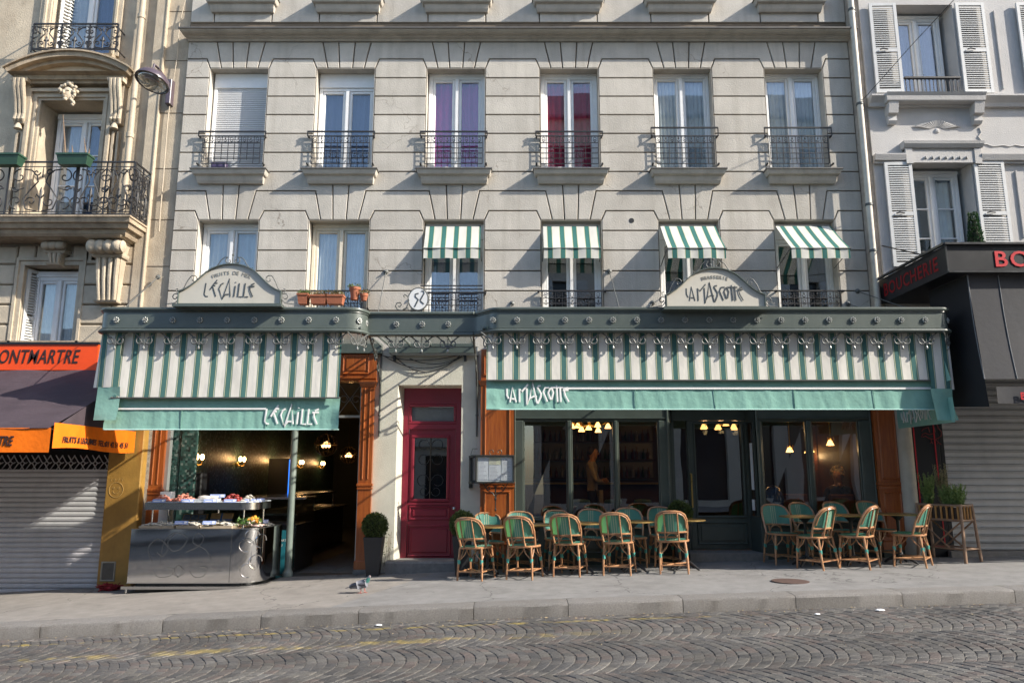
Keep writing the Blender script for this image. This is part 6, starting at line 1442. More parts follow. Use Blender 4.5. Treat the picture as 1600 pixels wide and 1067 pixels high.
obj('ochre_pier', MB().bbox(sx1, ox1, -.36, .1, gz(-6.5)-.2, 3.3, .015), M_och, gs)
hx0, hx1 = X(156, 900, -.37), X(179, 900, -.37); mb = MB(); panel_rect(mb, hx0, hx1, Z(908, -.37), Z(877, -.37), -.36, .025, .014, False); obj('hatch_frame', mb, mat('worn_cream_paint', (.38, .34, .27), .7, .2, 10), gs); obj('hatch', MB().box(hx0+.02, hx1-.02, -.364, -.35, Z(907, -.37), Z(878, -.37)), M_cab, gs)
mb = MB(); fc = at(181, 765, -.37); fr_ = .115
mb.tube([(fc.x+fr_*cos(q), -.363, fc.z+fr_*1.05*sin(q)) for q in [2*pi*i/20 for i in range(20)]], .004, 4, closed=True)
for sg in (-1, 1): mb.tube([(fc.x+sg*.04+.014*cos(q), -.363, fc.z+.03+.014*sin(q)) for q in [2*pi*i/8 for i in range(8)]], .003, 4, closed=True)
mb.tube([(fc.x+.05*cos(q), -.363, fc.z-.02+.04*sin(q)) for q in [pi+pi*i/8 for i in range(9)]], .003, 4)
for k in range(4): mb.tube([(fc.x-.1+.06*k, -.363, fc.z+.14), (fc.x-.08+.06*k, -.363, fc.z+.18)], .003, 4)
obj('scratched_face', mb, mat('pale_scratch', (.52, .33, .12), .7, .05), gs)
obj('rough_pier', MB().bbox(ox1+.005, X(236, 760)-.10, -.22, .1, gz(-6)-.2, 3.3, .02), mat('rough_stone', (.20, .16, .125), .95, .4, 14, .9, 25), gs)
obj('cream_strip', MB().box(X(236, 760)-.10, X(236.5, 720)+.004, -.06, .1, gz(-6)-.2, 3.3), M_plas, gs)
# its awning
ga = thing('greengrocer_awning', 'dark aubergine awning with orange valances lettered FRUITS et LEGUMES', 'awning', (-9, -2.0, 2.4))
ax1 = -6.14; fy = -2.62; zf1 = Z(668, fy)
obj('cloth', MB().grid(lambda u, v: (-14+(ax1-.28+14)*u, gy_-.01+(fy-gy_)*v, z0-.01+(zf1-z0)*v-.05*sin(pi*v)+.01*sin(u*50)), 60, 8), M_aub, ga, smooth='all')
obj('side_cloth', MB().add([(ax1-.02, gy_, z0-.02), (ax1-.02, gy_, 2.25), (ax1-.02, fy+.02, zf1-.02)], [(0, 1, 2)]).grid(lambda u, v: (ax1-.30+.26*u, gy_-.01+(fy-gy_)*v, z0-.005+(zf1-z0)*v-.05*sin(pi*v)+.03*u*(1-v)), 6, 8), M_aub, ga, smooth='all')
xv1 = X(78, 690, fy); zb3 = Z(706.5, fy)
obj('front_valance', MB().grid(lambda u, v: (-14+(xv1+14)*u, fy+.006*sin(u*60), zb3+(zf1-zb3)*v), 60, 3), M_or2, ga, smooth='all')
tm = text_mesh('MONTMARTRE', .18, M_dk, .002, .25, 1., .004, 1.0); wd = max(v.co.x for v in tm.vertices); kk = .78/wd; tm.transform(Matrix.Diagonal((kk, 1, 1, 1))); wd *= kk; piece('front_lettering', tm, ga, (X(22, 690, fy)-wd, fy-.012, Z(696, fy)))
xsv = ax1
ya, yb2 = fy+.04, -.42
def sidev(u, v):
    Y = ya+(yb2-ya)*u; return (xsv-.04+.03*sin(u*7)+.05*u*0, Y, (2.36+.12*(1-u))+v*(.32+.02*u)-.0)
zsv1, zsv0 = Z(660, ya), Z(700, ya)
def sidev(u, v): return (xsv+.012*sin(u*9)+.006*sin(u*31), ya+(yb2-ya)*u, (zsv0+(zsv1-zsv0)*v)+.02*sin(u*pi*2)*(1-v))
sv = obj('side_valance', MB().grid(sidev, 30, 4), M_or2, ga, smooth='all')
tm = text_mesh('FRUITS & LEGUMES  TEL:01 42 51 45 51', .115, M_dk, .001, .12, 1., .003, 1.0); L0 = max(v.co.x for v in tm.vertices); k = 1.72/L0
for v in tm.vertices:
    s_, zz = v.co.x*k, v.co.z; u = (s_+.18)/(yb2-ya); v.co = (xsv+.012*sin(u*9)+.006*sin(u*31)+.010+v.co.y, ya+.18+s_, zsv0+.075+zz*1.0+.02*sin(u*pi*2)*.7)
piece('side_lettering', tm, ga)
# red net bag on the pavement
p = gpt(172, 922); t = thing('red_net_bag', 'crumpled red net bag lying beside the ochre pier', 'bag', p); mb = MB(); r_ = random.Random(9)
for i in range(16):
    q0 = Vector((r_.uniform(-.17, .17), r_.uniform(-.1, .1), r_.uniform(.02, .08))); mb.tube([p+q0+Vector((r_.uniform(-.08, .08), r_.uniform(-.06, .06), r_.uniform(-.02, .04))) for k in range(7)], .008, 4)
M_rednet = mat('red_netting', (.30, .012, .02), .7, .2, 20); obj('netting', mb, M_rednet, t, smooth='all'); obj('bundle', MB().ball((p.x, p.y, p.z+.04), .1, 12, 8, (1.4, .9, .5)), M_rednet, t, smooth='all')
# =================================================================== white shuttered neighbour and the butcher's
RY = -.18
M_plw = mat('white_stucco', (.47, .455, .44), .88, .08, 2.5, .3, 50, stain=(.40, .375, .355), stain_amt=.5, stain_scale=1.2, rnd=.03)
rb = thing('apartment_building', 'white stucco apartment building with pale louvred shutters above the butcher shop', 'building', (9, RY, .3))
RX0, RX1 = 6.42, 14.5; RTOP = Z(-190)
def RXp(c, r, Y=RY): return X(c, r, Y)
u0 = (RXp(1406, 86), RXp(1496, 86), Z(149, RY), Z(8, RY)); u1 = (RXp(1429, 330), RXp(1526, 330), Z(425, RY), Z(254, RY)); sh2 = 2.35
hl = [u0, (u0[0]+sh2, u0[1]+sh2, u0[2], u0[3]), u1, (u1[0]+sh2, u1[1]+sh2, u1[2], u1[3]), (u0[0], u0[1], Z(-20, RY), RTOP-.4)]
rw = obj('wall', wall_holes(RX0, RX1, 3.0, RTOP, hl, RY, RY+.5), M_plw, rb)
for i, wv in enumerate((u0, u1)):
    for s_ in (0, sh2):
        window(rb, wv[0]+s_+.01, wv[1]+s_-.09, wv[2], wv[3]-.05, RY+.28, M_pvc, top=.05, bars=(2 if i else 0), curt=([(.05, .25, 'grey', 2), (.55, .9, 'white', 4)] if i else [(0, 1, 'blue', 6)]), fr=.06)
for (c0, c1, r, za, zb, n, m) in ((1361, 1403, 80, Z(148, RY), Z(9, RY), 42, (.47,)), (1497, 1542, 80, Z(148, RY), Z(8, RY), 42, (.47,)), (1593, 1640, 80, Z(148, RY), Z(8, RY), 42, (.47,)),
                              (1385.5, 1428, 330, Z(418, RY), Z(256, RY), 46, (.5,)), (1526.5, 1573.5, 330, Z(418, RY), Z(254, RY), 46, (.5,)), (1625, 1670, 330, Z(418, RY), Z(254, RY), 46, (.5,))):
    s_ = shutter(rb, RXp(c0, r), RXp(c1, r), za, zb, RY-.07, random.uniform(-.03, .03), n, m, mat('pale_blue_white_shutter', (.52, .525, .52), .55, .06, 9))
    c = bpy.data.objects.new('latch', MB().tube([(.12, -.015, (zb-za)*m[0]), (.17, -.03, (zb-za)*m[0]+.01), (.26, -.02, (zb-za)*m[0])], .012, 5).mesh('latch', M_iron)); COL.objects.link(c); c.parent = s_
# string course with corbels
zs1, zs0 = Z(149, RY-.12), Z(165, RY-.1)
def RS(mb, x0, x1, rings): return mb.stack(x0, x1, [(z, e, p-RY) for z, e, p in rings], yb=RY+.02)
mb = RS(MB(), RX0, RX1, [(zs0, 0, .06), (zs0+.06, 0, .08), (zs1-.03, 0, .17), (zs1, 0, .17)]); sc_ = obj('string_course', mb, M_plw, rb)
mb = RS(MB(), RXp(1388, 160, RY-.2), RXp(1540, 160, RY-.2), [(zs0+.035, 0, .18), (zs0+.055, .01, .2), (zs1-.05, .02, .21), (zs1+.004, .02, .24)]); obj('sill', mb, M_plw, sc_)
for c in (1396, 1530):
    x = RXp(c, 180, RY-.12); obj('sill_corbel', RS(MB(), x-.075, x+.075, [(Z(194, RY-.06), -.01, .06), (Z(188, RY-.1), 0, .09), (Z(180, RY-.1), 0, .08), (Z(178, RY-.1), .012, .14), (zs0+.034, .012, .18)]), M_plw, sc_)
# hood mould over the lower window
zh0, zh1, zh2 = Z(255, RY-.06), Z(241, RY-.08), Z(222, RY-.1); ha, hb = RXp(1410, 235), RXp(1527, 235)
mb = RS(MB(), RX0, ha, [(zh0, 0, .05), (zh0+.04, 0, .05), (zh0+.045, 0, .09), (zh1-.02, 0, .12), (zh1, 0, .12)]); RS(mb, hb, RX1, [(zh0, 0, .05), (zh0+.04, 0, .05), (zh0+.045, 0, .09), (zh1-.02, 0, .12), (zh1, 0, .12)])
RS(mb, ha-.0, hb+.0, [(zh2-.16, .0, .06), (zh2-.12, .0, .07), (zh2-.11, .03, .11), (zh2-.05, .04, .15), (zh2, .05, .16)])
for x0, x1 in ((ha, ha+.12), (hb-.12, hb)): mb.box(x0, x1, RY-.10, RY+.02, zh0-.02, zh2-.12)
hood = obj('hood_mould', mb, M_plw, rb)
rnd2 = random.Random(4)
def relief(cx, cz, wd, h, n):
    mb = MB()
    for sg in (-1, 1):
        for k in range(n):
            a = .15+1.3*k/n; l = wd*(.35+.65*k/n)*.5
            mb.tube([(cx+sg*l*.25*sin(a), RY-.004, cz+h*.1+h*.5*cos(a)*.4), (cx+sg*l*.7*sin(a), RY-.02, cz+h*.15+h*.6*cos(a)), (cx+sg*l*sin(a), RY-.004, cz+h*.1+h*.75*cos(a))], [.006, .022, .004], 6)
    mb.ball((cx, RY, cz), .05, 8, 6, (1, .5, 1)); return mb
obj('carved_shell', relief((u0[0]+u0[1])/2, Z(205, RY), 1.0, .25, 8), M_plw, rb, smooth=True)
cxh = (ha+hb)/2; mb = MB()
for k in range(7): mb.tube([(cxh-.36+.12*k, RY-.085+.0, zh0+.06), (cxh-.33+.12*k, RY-.10, zh0+.10), (cxh-.30+.12*k, RY-.085, zh0+.06)], [.006, .018, .006], 5)
mb.box(ha+.12, hb-.12, RY-.085, RY+.01, zh0, zh2-.16); obj('frieze', mb, M_plw, hood, smooth=True)
mb = MB(); xq = RXp(1532, 220)
mb.tube([(xq, RY-.006, Z(200, RY)), (xq+.02, RY-.006, Z(208, RY)), (xq-.04, RY-.006, Z(214, RY)), (xq+.02, RY-.006, Z(222, RY)), (xq+.05, RY-.006, Z(226, RY))]+[(xq+.1+.1*i, RY-.006, Z(226, RY)-.045*abs(sin(i*1.2))) for i in range(12)], .012, 5); obj('incised_moulding', mb, M_plw, rb)
for (c, ra, rbm) in ((1560, 18, 140), (1593, 268, 372)): obj('panel_bead', MB().box(RXp(c, (ra+rbm)/2)-.012, RXp(c, (ra+rbm)/2)+.012, RY-.025, RY+.01, Z(rbm, RY), Z(ra, RY)), M_plw, rb)
# little iron guard of the upper window and lattice of the lower
gy2 = RY-.06; mb = MB(); x0, x1 = u0[0]+.02, u0[1]-.1; zz1, zz0 = Z(121, gy2), Z(147, gy2)
mb.box(x0-.02, x1+.06, gy2-.03, gy2+.03, zz1-.03, zz1); mb.box(x0, x1, gy2-.008, gy2+.008, zz0, zz0+.012)
for k in range(14): x = x0+(x1-x0)*k/13; mb.box(x-.007, x+.007, gy2-.006, gy2+.006, zz0, zz1-.03); mb.tube(arc(x+(x1-x0)/26, zz1-.075, (x1-x0)/26, 0, pi, 6, gy2), .005, 4)
obj('guard_rail', mb, M_iron, rb)
mb = MB(); x0, x1 = u1[0]+.02, u1[1]-.1; zz1, zz0 = Z(394, gy2), Z(420, gy2); mb.box(x0-.02, x1+.06, gy2-.02, gy2+.02, zz1-.012, zz1+.01)
for k in range(9):
    x = x0+(x1-x0)*(k+.5)/9; mb.tube([(x+.05*cos(q), gy2, (zz0+zz1)/2+.11*sin(q)) for q in [2*pi*i/10 for i in range(10)]], .007, 4, closed=True)
obj('guard_lattice', mb, M_iron, rb)
# drain pipe and raw party edge between the buildings
xp = X(1346, 200, -.22); t = thing('drainpipe', 'cream drainpipe on the party wall beside the white shuttered building', 'drainpipe', (xp, -.24, 3.9)); mb = MB().tube([(xp+.0, -.24, 3.9), (xp, -.24, RTOP-.2)], .052, 12); obj('pipe', mb, M_rod, t, smooth=True)
for r in (16, 163, 320, 392): obj('pipe_clamp', MB().lathe([(.053, -.025), (.063, -.02), (.063, .02), (.053, .025)], 12, (xp, -.24, Z(r, -.24))).tube([(xp, -.2, Z(r, -.24)), (xp+.12, RY+.02, Z(r, -.24)+.02)], .008, 4), M_canl, t, smooth=True)
obj('party_edge', MB().bbox(6.252, RX0, RY+.03, .4, 2.9, RTOP, .01), mat('raw_party_edge', (.42, .36, .30), .92, .25, 9, .7, 30, stain=(.2, .16, .13), stain_amt=.6, stain_scale=4), rb)
# overhead wire and the small wire to the butcher sign
mb = MB().tube([at(1345, 160, -.25), at(1430, 65, -.9), at(1500, -10, -1.4)], .008, 4).tube([at(1378, 384, RY-.02), at(1440, 398, -1.5)], .012, 5); tag(obj('overhead_wire', mb, M_iron), 'thin black wire slung from the drainpipe across the white building', 'wire')
# topiary cone on the ledge above the butcher sign
def leaf_cloud(mb, n, fn, size, rnd):
    for i in range(n):
        p, nrm = fn(rnd); t = Vector((rnd.uniform(-1, 1), rnd.uniform(-1, 1), rnd.uniform(-1, 1))); a = (nrm+t*.7).normalized(); b = a.cross(Vector((rnd.uniform(-1, 1), rnd.uniform(-1, 1), rnd.uniform(-1, 1)))).normalized(); s = size*rnd.uniform(.6, 1.3)
        mb.add([p-b*s*.4, p+a*s*.5-b*s*.0+b*s*.02, p+a*s, p+a*s*.5+b*s*.55], [(0, 1, 2, 3)])
def leafmat(name, c1, c2):
    m = bpy.data.materials.new(name); m.use_nodes = True; nt = m.node_tree; L = nt.links.new; p = nt.nodes['Principled BSDF']
    g = N(nt, 'ShaderNodeNewGeometry'); n = N(nt, 'ShaderNodeTexNoise'); n.inputs['Scale'].default_value = 28; n.inputs['Detail'].default_value = 3; L(g.outputs['Position'], n.inputs['Vector'])
    mx = N(nt, 'ShaderNodeMix', data_type='RGBA'); mr = N(nt, 'ShaderNodeMapRange'); mr.inputs[1].default_value = .35; mr.inputs[2].default_value = .65; L(n.outputs['Fac'], mr.inputs[0]); L(mr.outputs[0], mx.inputs['Factor']); mx.inputs[6].default_value = (*c1, 1); mx.inputs[7].default_value = (*c2, 1)
    L(mx.outputs[2], p.inputs['Base Color']); p.inputs['Roughness'].default_value = .55; p.inputs['Specular IOR Level'].default_value = .3
    o = nt.nodes['Material Output']; tr = N(nt, 'ShaderNodeBsdfTranslucent'); L(mx.outputs[2], tr.inputs[0]); ms = N(nt, 'ShaderNodeMixShader'); ms.inputs[0].default_value = .25; L(p.outputs[0], ms.inputs[1]); L(tr.outputs[0], ms.inputs[2]); L(ms.outputs[0], o.inputs[0]); return m
M_box = leafmat('box_leaves', (.06, .095, .028), (.15, .185, .055)); M_con = leafmat('conifer_leaves', (.018, .05, .02), (.045, .10, .035)); M_cyp = leafmat('cypress_leaves', (.14, .22, .06), (.28, .36, .12)); M_dryc = leafmat('dry_cypress', (.34, .27, .15), (.22, .22, .10))
M_fill = mat('twig_core', (.025, .03, .015), .95, .3, 20)
CYc = -.42; z0 = Z(408, CYc); p = at(1524, 370, CYc); hC = Z(334, CYc)-z0
t = thing('topiary_cone', 'clipped conifer cone standing by the shuttered window above the butcher sign', 'plant', (p.x, CYc, z0-.3))
obj('pot', MB().lathe([(.10, z0-.28), (.13, z0-.04), (.14, z0-.03), (.14, z0), (.02, z0)], 14, (p.x, CYc, 0)), mat('terracotta', (.33, .11, .055), .8, .15, 8, .2, 40), t, smooth=True)
def cone(r): a = r.uniform(0, 2*pi); v = r.uniform(0, 1)**1.1; rad = .125*(1-.75*v)**.8*r.uniform(.8, 1.08); return Vector((p.x+rad*cos(a), CYc+rad*sin(a), z0+hC*v)), Vector((cos(a), sin(a), .6))
mb = MB(); leaf_cloud(mb, 1500, cone, .045, random.Random(1)); obj('foliage', mb, M_con, t); obj('trunk', MB().lathe([(.095, z0), (.08, z0+hC*.5), (.02, z0+hC*.9)], 10, (p.x, CYc, 0)), M_fill, t)
# ------------------------------------------------------------------- butcher's fascia and awning
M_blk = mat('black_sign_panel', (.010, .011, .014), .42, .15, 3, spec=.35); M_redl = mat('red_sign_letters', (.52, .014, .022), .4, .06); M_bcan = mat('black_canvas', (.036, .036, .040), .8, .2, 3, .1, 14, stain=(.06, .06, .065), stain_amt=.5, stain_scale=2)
bt = thing('butcher_sign', 'black box sign with red letters BOUCHERIE projecting over the butcher shop', 'sign', (8, -2.5, 4.4)); sx = 6.26; fyb = -2.2; zt_, zb_ = 4.97, Z(426, fyb); fx = X(1478, 400, fyb)
fx = 6.31
obj('box', MB().add([(6.33, RY-.02, zb_), (fx, fyb, zb_), (14, fyb, zb_), (14, RY-.02, zb_), (6.33, RY-.02, zt_), (fx, fyb, zt_), (14, fyb, zt_), (14, RY-.02, zt_)], [(0, 1, 2, 3), (7, 6, 5, 4), (0, 4, 5, 1), (1, 5, 6, 2), (2, 6, 7, 3), (3, 7, 4, 0)]), M_blk, bt)
mb = MB().beam((6.29, RY-.02, zt_+.015), (fx-.03, fyb-.02, zt_+.015), .05, .03).beam((fx-.03, fyb-.02, zt_+.015), (14, fyb-.02, zt_+.015), .05, .03).beam((fx, fyb-.002, zb_), (fx, fyb-.002, zt_), .02, .02); mb.beam((fx, fyb-.008, zb_+.01), (14, fyb-.008, zb_+.01), .02, .02); obj('trim', mb, M_cab, bt)
tm = text_mesh('BOUCHERIE', .30, M_redl, .004, 0, 1., .004, 1.12); wd = max(v.co.x for v in tm.vertices); d = Vector((fx-6.33, fyb-RY+.02, 0)); Ls = d.length; d.normalize(); k = (Ls-.35)/wd
for v in tm.vertices: s_ = .12+v.co.x*k; v.co = Vector((6.33, RY-.02, zb_+.10+v.co.z*1.0))+d*s_+Vector((-.006, 0, 0))
piece('side_lettering', tm, bt)
tm = text_mesh('BOUCHERIE', .33, M_redl, .004, 0, 1.1, .004, 1.15); piece('front_lettering', tm, bt, (X(1552, 405, fyb), fyb-.006, Z(416.5, fyb)))
ba = thing('butcher_awning', 'black canvas awning hanging under the butcher sign', 'awning', (8, -2.4, 2.7)); axl = 6.64; ay = -2.1
z1b = Z(590, ay-.2)
obj('front_cloth', MB().grid(lambda u, v: (axl+.0+7.4*u, ay-.12*v+.03*sin(pi*v)-.025*abs(sin(u*14))*v, zb_-.01+(z1b-zb_)*v), 60, 10), M_bcan, ba, smooth='all')
mb = MB().grid(lambda u, v: (axl-.002+.0*u, ay+.002-.17*v*(1-u)+1.0*u, zb_-.01+(2.62+.10*u-zb_)*v), 8, 8); obj('side_cloth', mb, mat('shadow_black_canvas', (.012, .012, .014), .8, .1, 6), ba, smooth='all')  # side cloth coloured darker than the front, its shade put into the canvas
obj('edge_piping', MB().tube([(axl+.001, ay-.12*v+.03*sin(pi*v)-.006, zb_-.01+(z1b-zb_)*v) for v in [i/8 for i in range(9)]], .010, 6), mat('grey_piping', (.20, .20, .20), .8, .1), ba)
for k in range(1, 6): obj('cloth_seam', MB().tube([(axl+.45*k, ay-.12*v+.03*sin(pi*v)-.025*abs(sin(.45*k/7.4*14))*v-.003, zb_-.01+(z1b-zb_)*v) for v in [i/8 for i in range(9)]], .007, 5), MATS['grey_piping'], ba)
obj('valance', MB().grid(lambda u, v: (X(1560, 615, ay-.15)+6*u, ay-.12+.01*sin(u*50), Z(630, ay-.12)+(Z(604, ay-.12)-Z(630, ay-.12))*v), 40, 3), M_bcan, ba, smooth='all')
tm = text_mesh('BOUCHERIE', .14, M_redl, .002, 0, 1, .003); piece('valance_lettering', tm, ba, (X(1594, 618, ay-.14), ay-.142, Z(624, ay-.12)))
# ground floor: steel shutter, black pier with a red hen, cream half column
bf = thing('butcher_shopfront', 'closed butcher shopfront with grey steel roller shutter and black pier', 'shopfront', (8, -.2, gz(8)))
M_gal = mat('galvanised_shutter', (.42, .42, .425), .4, .08, 4, metal=.55, stain=(.24, .24, .24), stain_amt=.4, stain_scale=2)
by = -.22; bx0 = X(1478, 760, by); zt_ = Z(570, by); zb0 = gz(8)+.08; n = 26; pit = (Z(750, by)-Z(850, by))/9.1
sm = MB().sweepx([(0, 0), (-.028, .004), (-.03, .016), (-.014, .03), (-.010, pit*.5), (-.014, pit-.004), (0, pit-.002), (.01, pit-.002), (.01, 0)], bx0, 14).mesh('shutter_slat', M_gal)
o = obj('shutter_guide', MB().box(bx0-.04, bx0+.02, by-.03, by+.08, gz(bx0)-.1, zt_+.3), M_blk, bf)
for k in range(int((zt_+.3-zb0)/pit)): piece('shutter_slat', sm, o, (0, by, zb0+pit*k))
obj('shutter_backing', MB().box(bx0, 14, by+.05, by+.2, zb0-.3, zt_+.5), M_room, bf); obj('threshold', MB().box(bx0-.1, 14, by-.14, by+.3, gz(6)-.2, zb0-.005), M_step, bf)
kx0, kx1 = X(1423, 760, -.24), X(1478, 760, -.24)-.04
pr = obj('black_pier', MB().bbox(kx0, kx1, -.26, .2, gz(kx0)-.1, 4.3, .01), M_blk, bf)
mb = MB(); la, lb2 = X(1436, 760, -.27), X(1468, 760, -.27); za = Z(853, -.27)
for x in (la, lb2): mb.box(x-.009, x+.009, -.268, -.262, za, 3.6)
mb.box(la-.009, lb2+.009, -.269, -.2625, za-.009, za+.009); obj('red_lines', mb, M_redl, pr)
hp = lambda px, py: (at(1380+px/6.667, 600+py/6.667, -.27).x, -.266, at(1380+px/6.667, 600+py/6.667, -.27).z)
M_hen = mat('dark_red_line', (.19, .014, .018), .5, .05)
mb = MB()
for st in ([(400, 550), (410, 520), (440, 510), (480, 525), (520, 515), (540, 495), (530, 450), (520, 400)], [(415, 550), (440, 540), (480, 565), (540, 575), (580, 560), (605, 535), (608, 495), (575, 460), (560, 420)], [(500, 570), (505, 600), (490, 615)], [(505, 600), (520, 620)], [(545, 575), (575, 605), (565, 620)], [(575, 605), (605, 628)], [(400, 490), (420, 465), (470, 450), (485, 500)]):
    mb.tube([hp(*q_) for q_ in st], .007, 5)
obj('red_hen_drawing', mb, M_hen, pr, smooth=True)
M_cst = mat('cream_stone', (.50, .44, .35), .85, .12, 6, .3, 50)
xcc = X(1416, 760, -.12); obj('half_column', MB().lathe([(.16, gz(6.5)-.1), (.16, gz(6.5)+.15), (.125, gz(6.5)+.2), (.125, 3.2)], 16, (xcc+.03, -.16, 0)), M_cst, bf, smooth=True); obj('cream_edge', MB().box(xq1-.0, kx0, -.05, .2, gz(6.3)-.1, 3.6), M_cst, bf)
# =================================================================== across the street, seen only as reflections
M_opp = mat('plaster_opposite', (.52, .48, .42), .9, .1, 1.5); M_opr = mat('zinc_roof_opposite', (.14, .15, .17), .5, .1)
M_win_o = mat('window_dark_opposite', (.03, .035, .045), .15, .1); M_shu_o = mat('shutter_opposite', (.55, .55, .54), .7, .05)
def opposite(x0, x1, h, lb, y=-17.0):
    g0 = gz((x0+x1)/2)-.2; t = thing('apartment_building', lb, 'building', ((x0+x1)/2, y, g0)); nx = int((x1-x0)/2.4); hs = []; fl = int((h-4.2)/3.0)
    for i in range(nx):
        cx = x0+(i+.5)*(x1-x0)/nx
        for f in range(fl): hs.append((cx-.5, cx+.5, g0+4.4+3.0*f, g0+6.3+3.0*f))
        hs.append((cx-.95, cx+.95, g0+.3, g0+3.2))
    wv = obj('wall', wall_holes(x0, x1, g0, g0+h, hs, y-.35, y), M_opp, t)
    obj('roof', MB().sweepx([(y+.25, g0+h), (y+.25, g0+h+.12), (y-.9, g0+h+1.6), (y-9, g0+h+2.2), (y-9, g0+h)], x0, x1), M_opr, t); obj('cornice', MB().box(x0, x1, y, y+.2, g0+3.55, g0+3.75), M_opp, t)
    for (a, b, c, d) in hs:
        o = obj('window', MB().box(a, b, y-.33, y-.25, c, d), M_win_o, t)
        if d-c < 2.5:
            for (p_, q_) in ((a-.5, a-.02), (b+.02, b+.5)): obj('shutter', MB().box(p_, q_, y+.002, y+.04, c, d), M_shu_o, o)
opposite(1.6, 34, 16.6, 'tall shuttered building across the street, mirrored in the upper windows'); opposite(-34, 1.2, 6.9, 'low building across the street, mirrored in the shop glass')
sheet('far_pavement', -17.4, -12.9, -.004, M_asph)
# =================================================================== terrace chairs
M_cane = mat('varnished_cane', (.27, .11, .05), .35, .35, 14, coat=.3, col2=(.50, .28, .14)); M_bind = mat('green_binding', (.06, .30, .25), .5, .1, 20)
def weave():
    m = bpy.data.materials.new('green_weave'); m.use_nodes = True; nt = m.node_tree; L = nt.links.new; p = nt.nodes['Principled BSDF']
    u = N(nt, 'ShaderNodeUVMap'); s = N(nt, 'ShaderNodeSeparateXYZ'); L(u.outputs[0], s.inputs[0])
    ck = N(nt, 'ShaderNodeTexChecker'); ck.inputs['Scale'].default_value = 44; ck.inputs[1].default_value = (.11, .34, .265, 1); ck.inputs[2].default_value = (.075, .265, .205, 1); L(u.outputs[0], ck.inputs['Vector'])
    out = ck.outputs[0]
    dots = N(nt, 'ShaderNodeMath', operation='MULTIPLY'); dots.inputs[1].default_value = 24; L(s.outputs[1], dots.inputs[0]); fr = N(nt, 'ShaderNodeMath', operation='FRACT'); L(dots.outputs[0], fr.inputs[0]); lt = N(nt, 'ShaderNodeMath', operation='LESS_THAN'); lt.inputs[1].default_value = .68; L(fr.outputs[0], lt.inputs[0])
    for c in (.42, .50, .58):
        a = N(nt, 'ShaderNodeMath', operation='SUBTRACT'); a.inputs[1].default_value = c; L(s.outputs[0], a.inputs[0]); b = N(nt, 'ShaderNodeMath', operation='ABSOLUTE'); L(a.outputs[0], b.inputs[0]); l = N(nt, 'ShaderNodeMath', operation='LESS_THAN'); l.inputs[1].default_value = .014; L(b.outputs[0], l.inputs[0])
        k = N(nt, 'ShaderNodeMath', operation='MULTIPLY'); L(l.outputs[0], k.inputs[0]); L(lt.outputs[0], k.inputs[1])
        mx = N(nt, 'ShaderNodeMix', data_type='RGBA'); L(k.outputs[0], mx.inputs['Factor']); L(out, mx.inputs[6]); mx.inputs[7].default_value = (.62, .60, .40, 1); out = mx.outputs[2]
    L(out, p.inputs['Base Color']); p.inputs['Roughness'].default_value = .42
    bp = N(nt, 'ShaderNodeBump'); bp.inputs['Strength'].default_value = .4; bp.inputs['Distance'].default_value = .003; L(ck.outputs['Fac'], bp.inputs['Height']); L(bp.outputs[0], p.inputs['Normal'])
    o = nt.nodes['Material Output']; t = N(nt, 'ShaderNodeBsdfTranslucent'); t.inputs[0].default_value = (.16, .42, .12, 1); ms = N(nt, 'ShaderNodeMixShader'); ms.inputs[0].default_value = .28; L(p.outputs[0], ms.inputs[1]); L(t.outputs[0], ms.inputs[2]); L(ms.outputs[0], o.inputs[0]); return m
M_weave = weave()
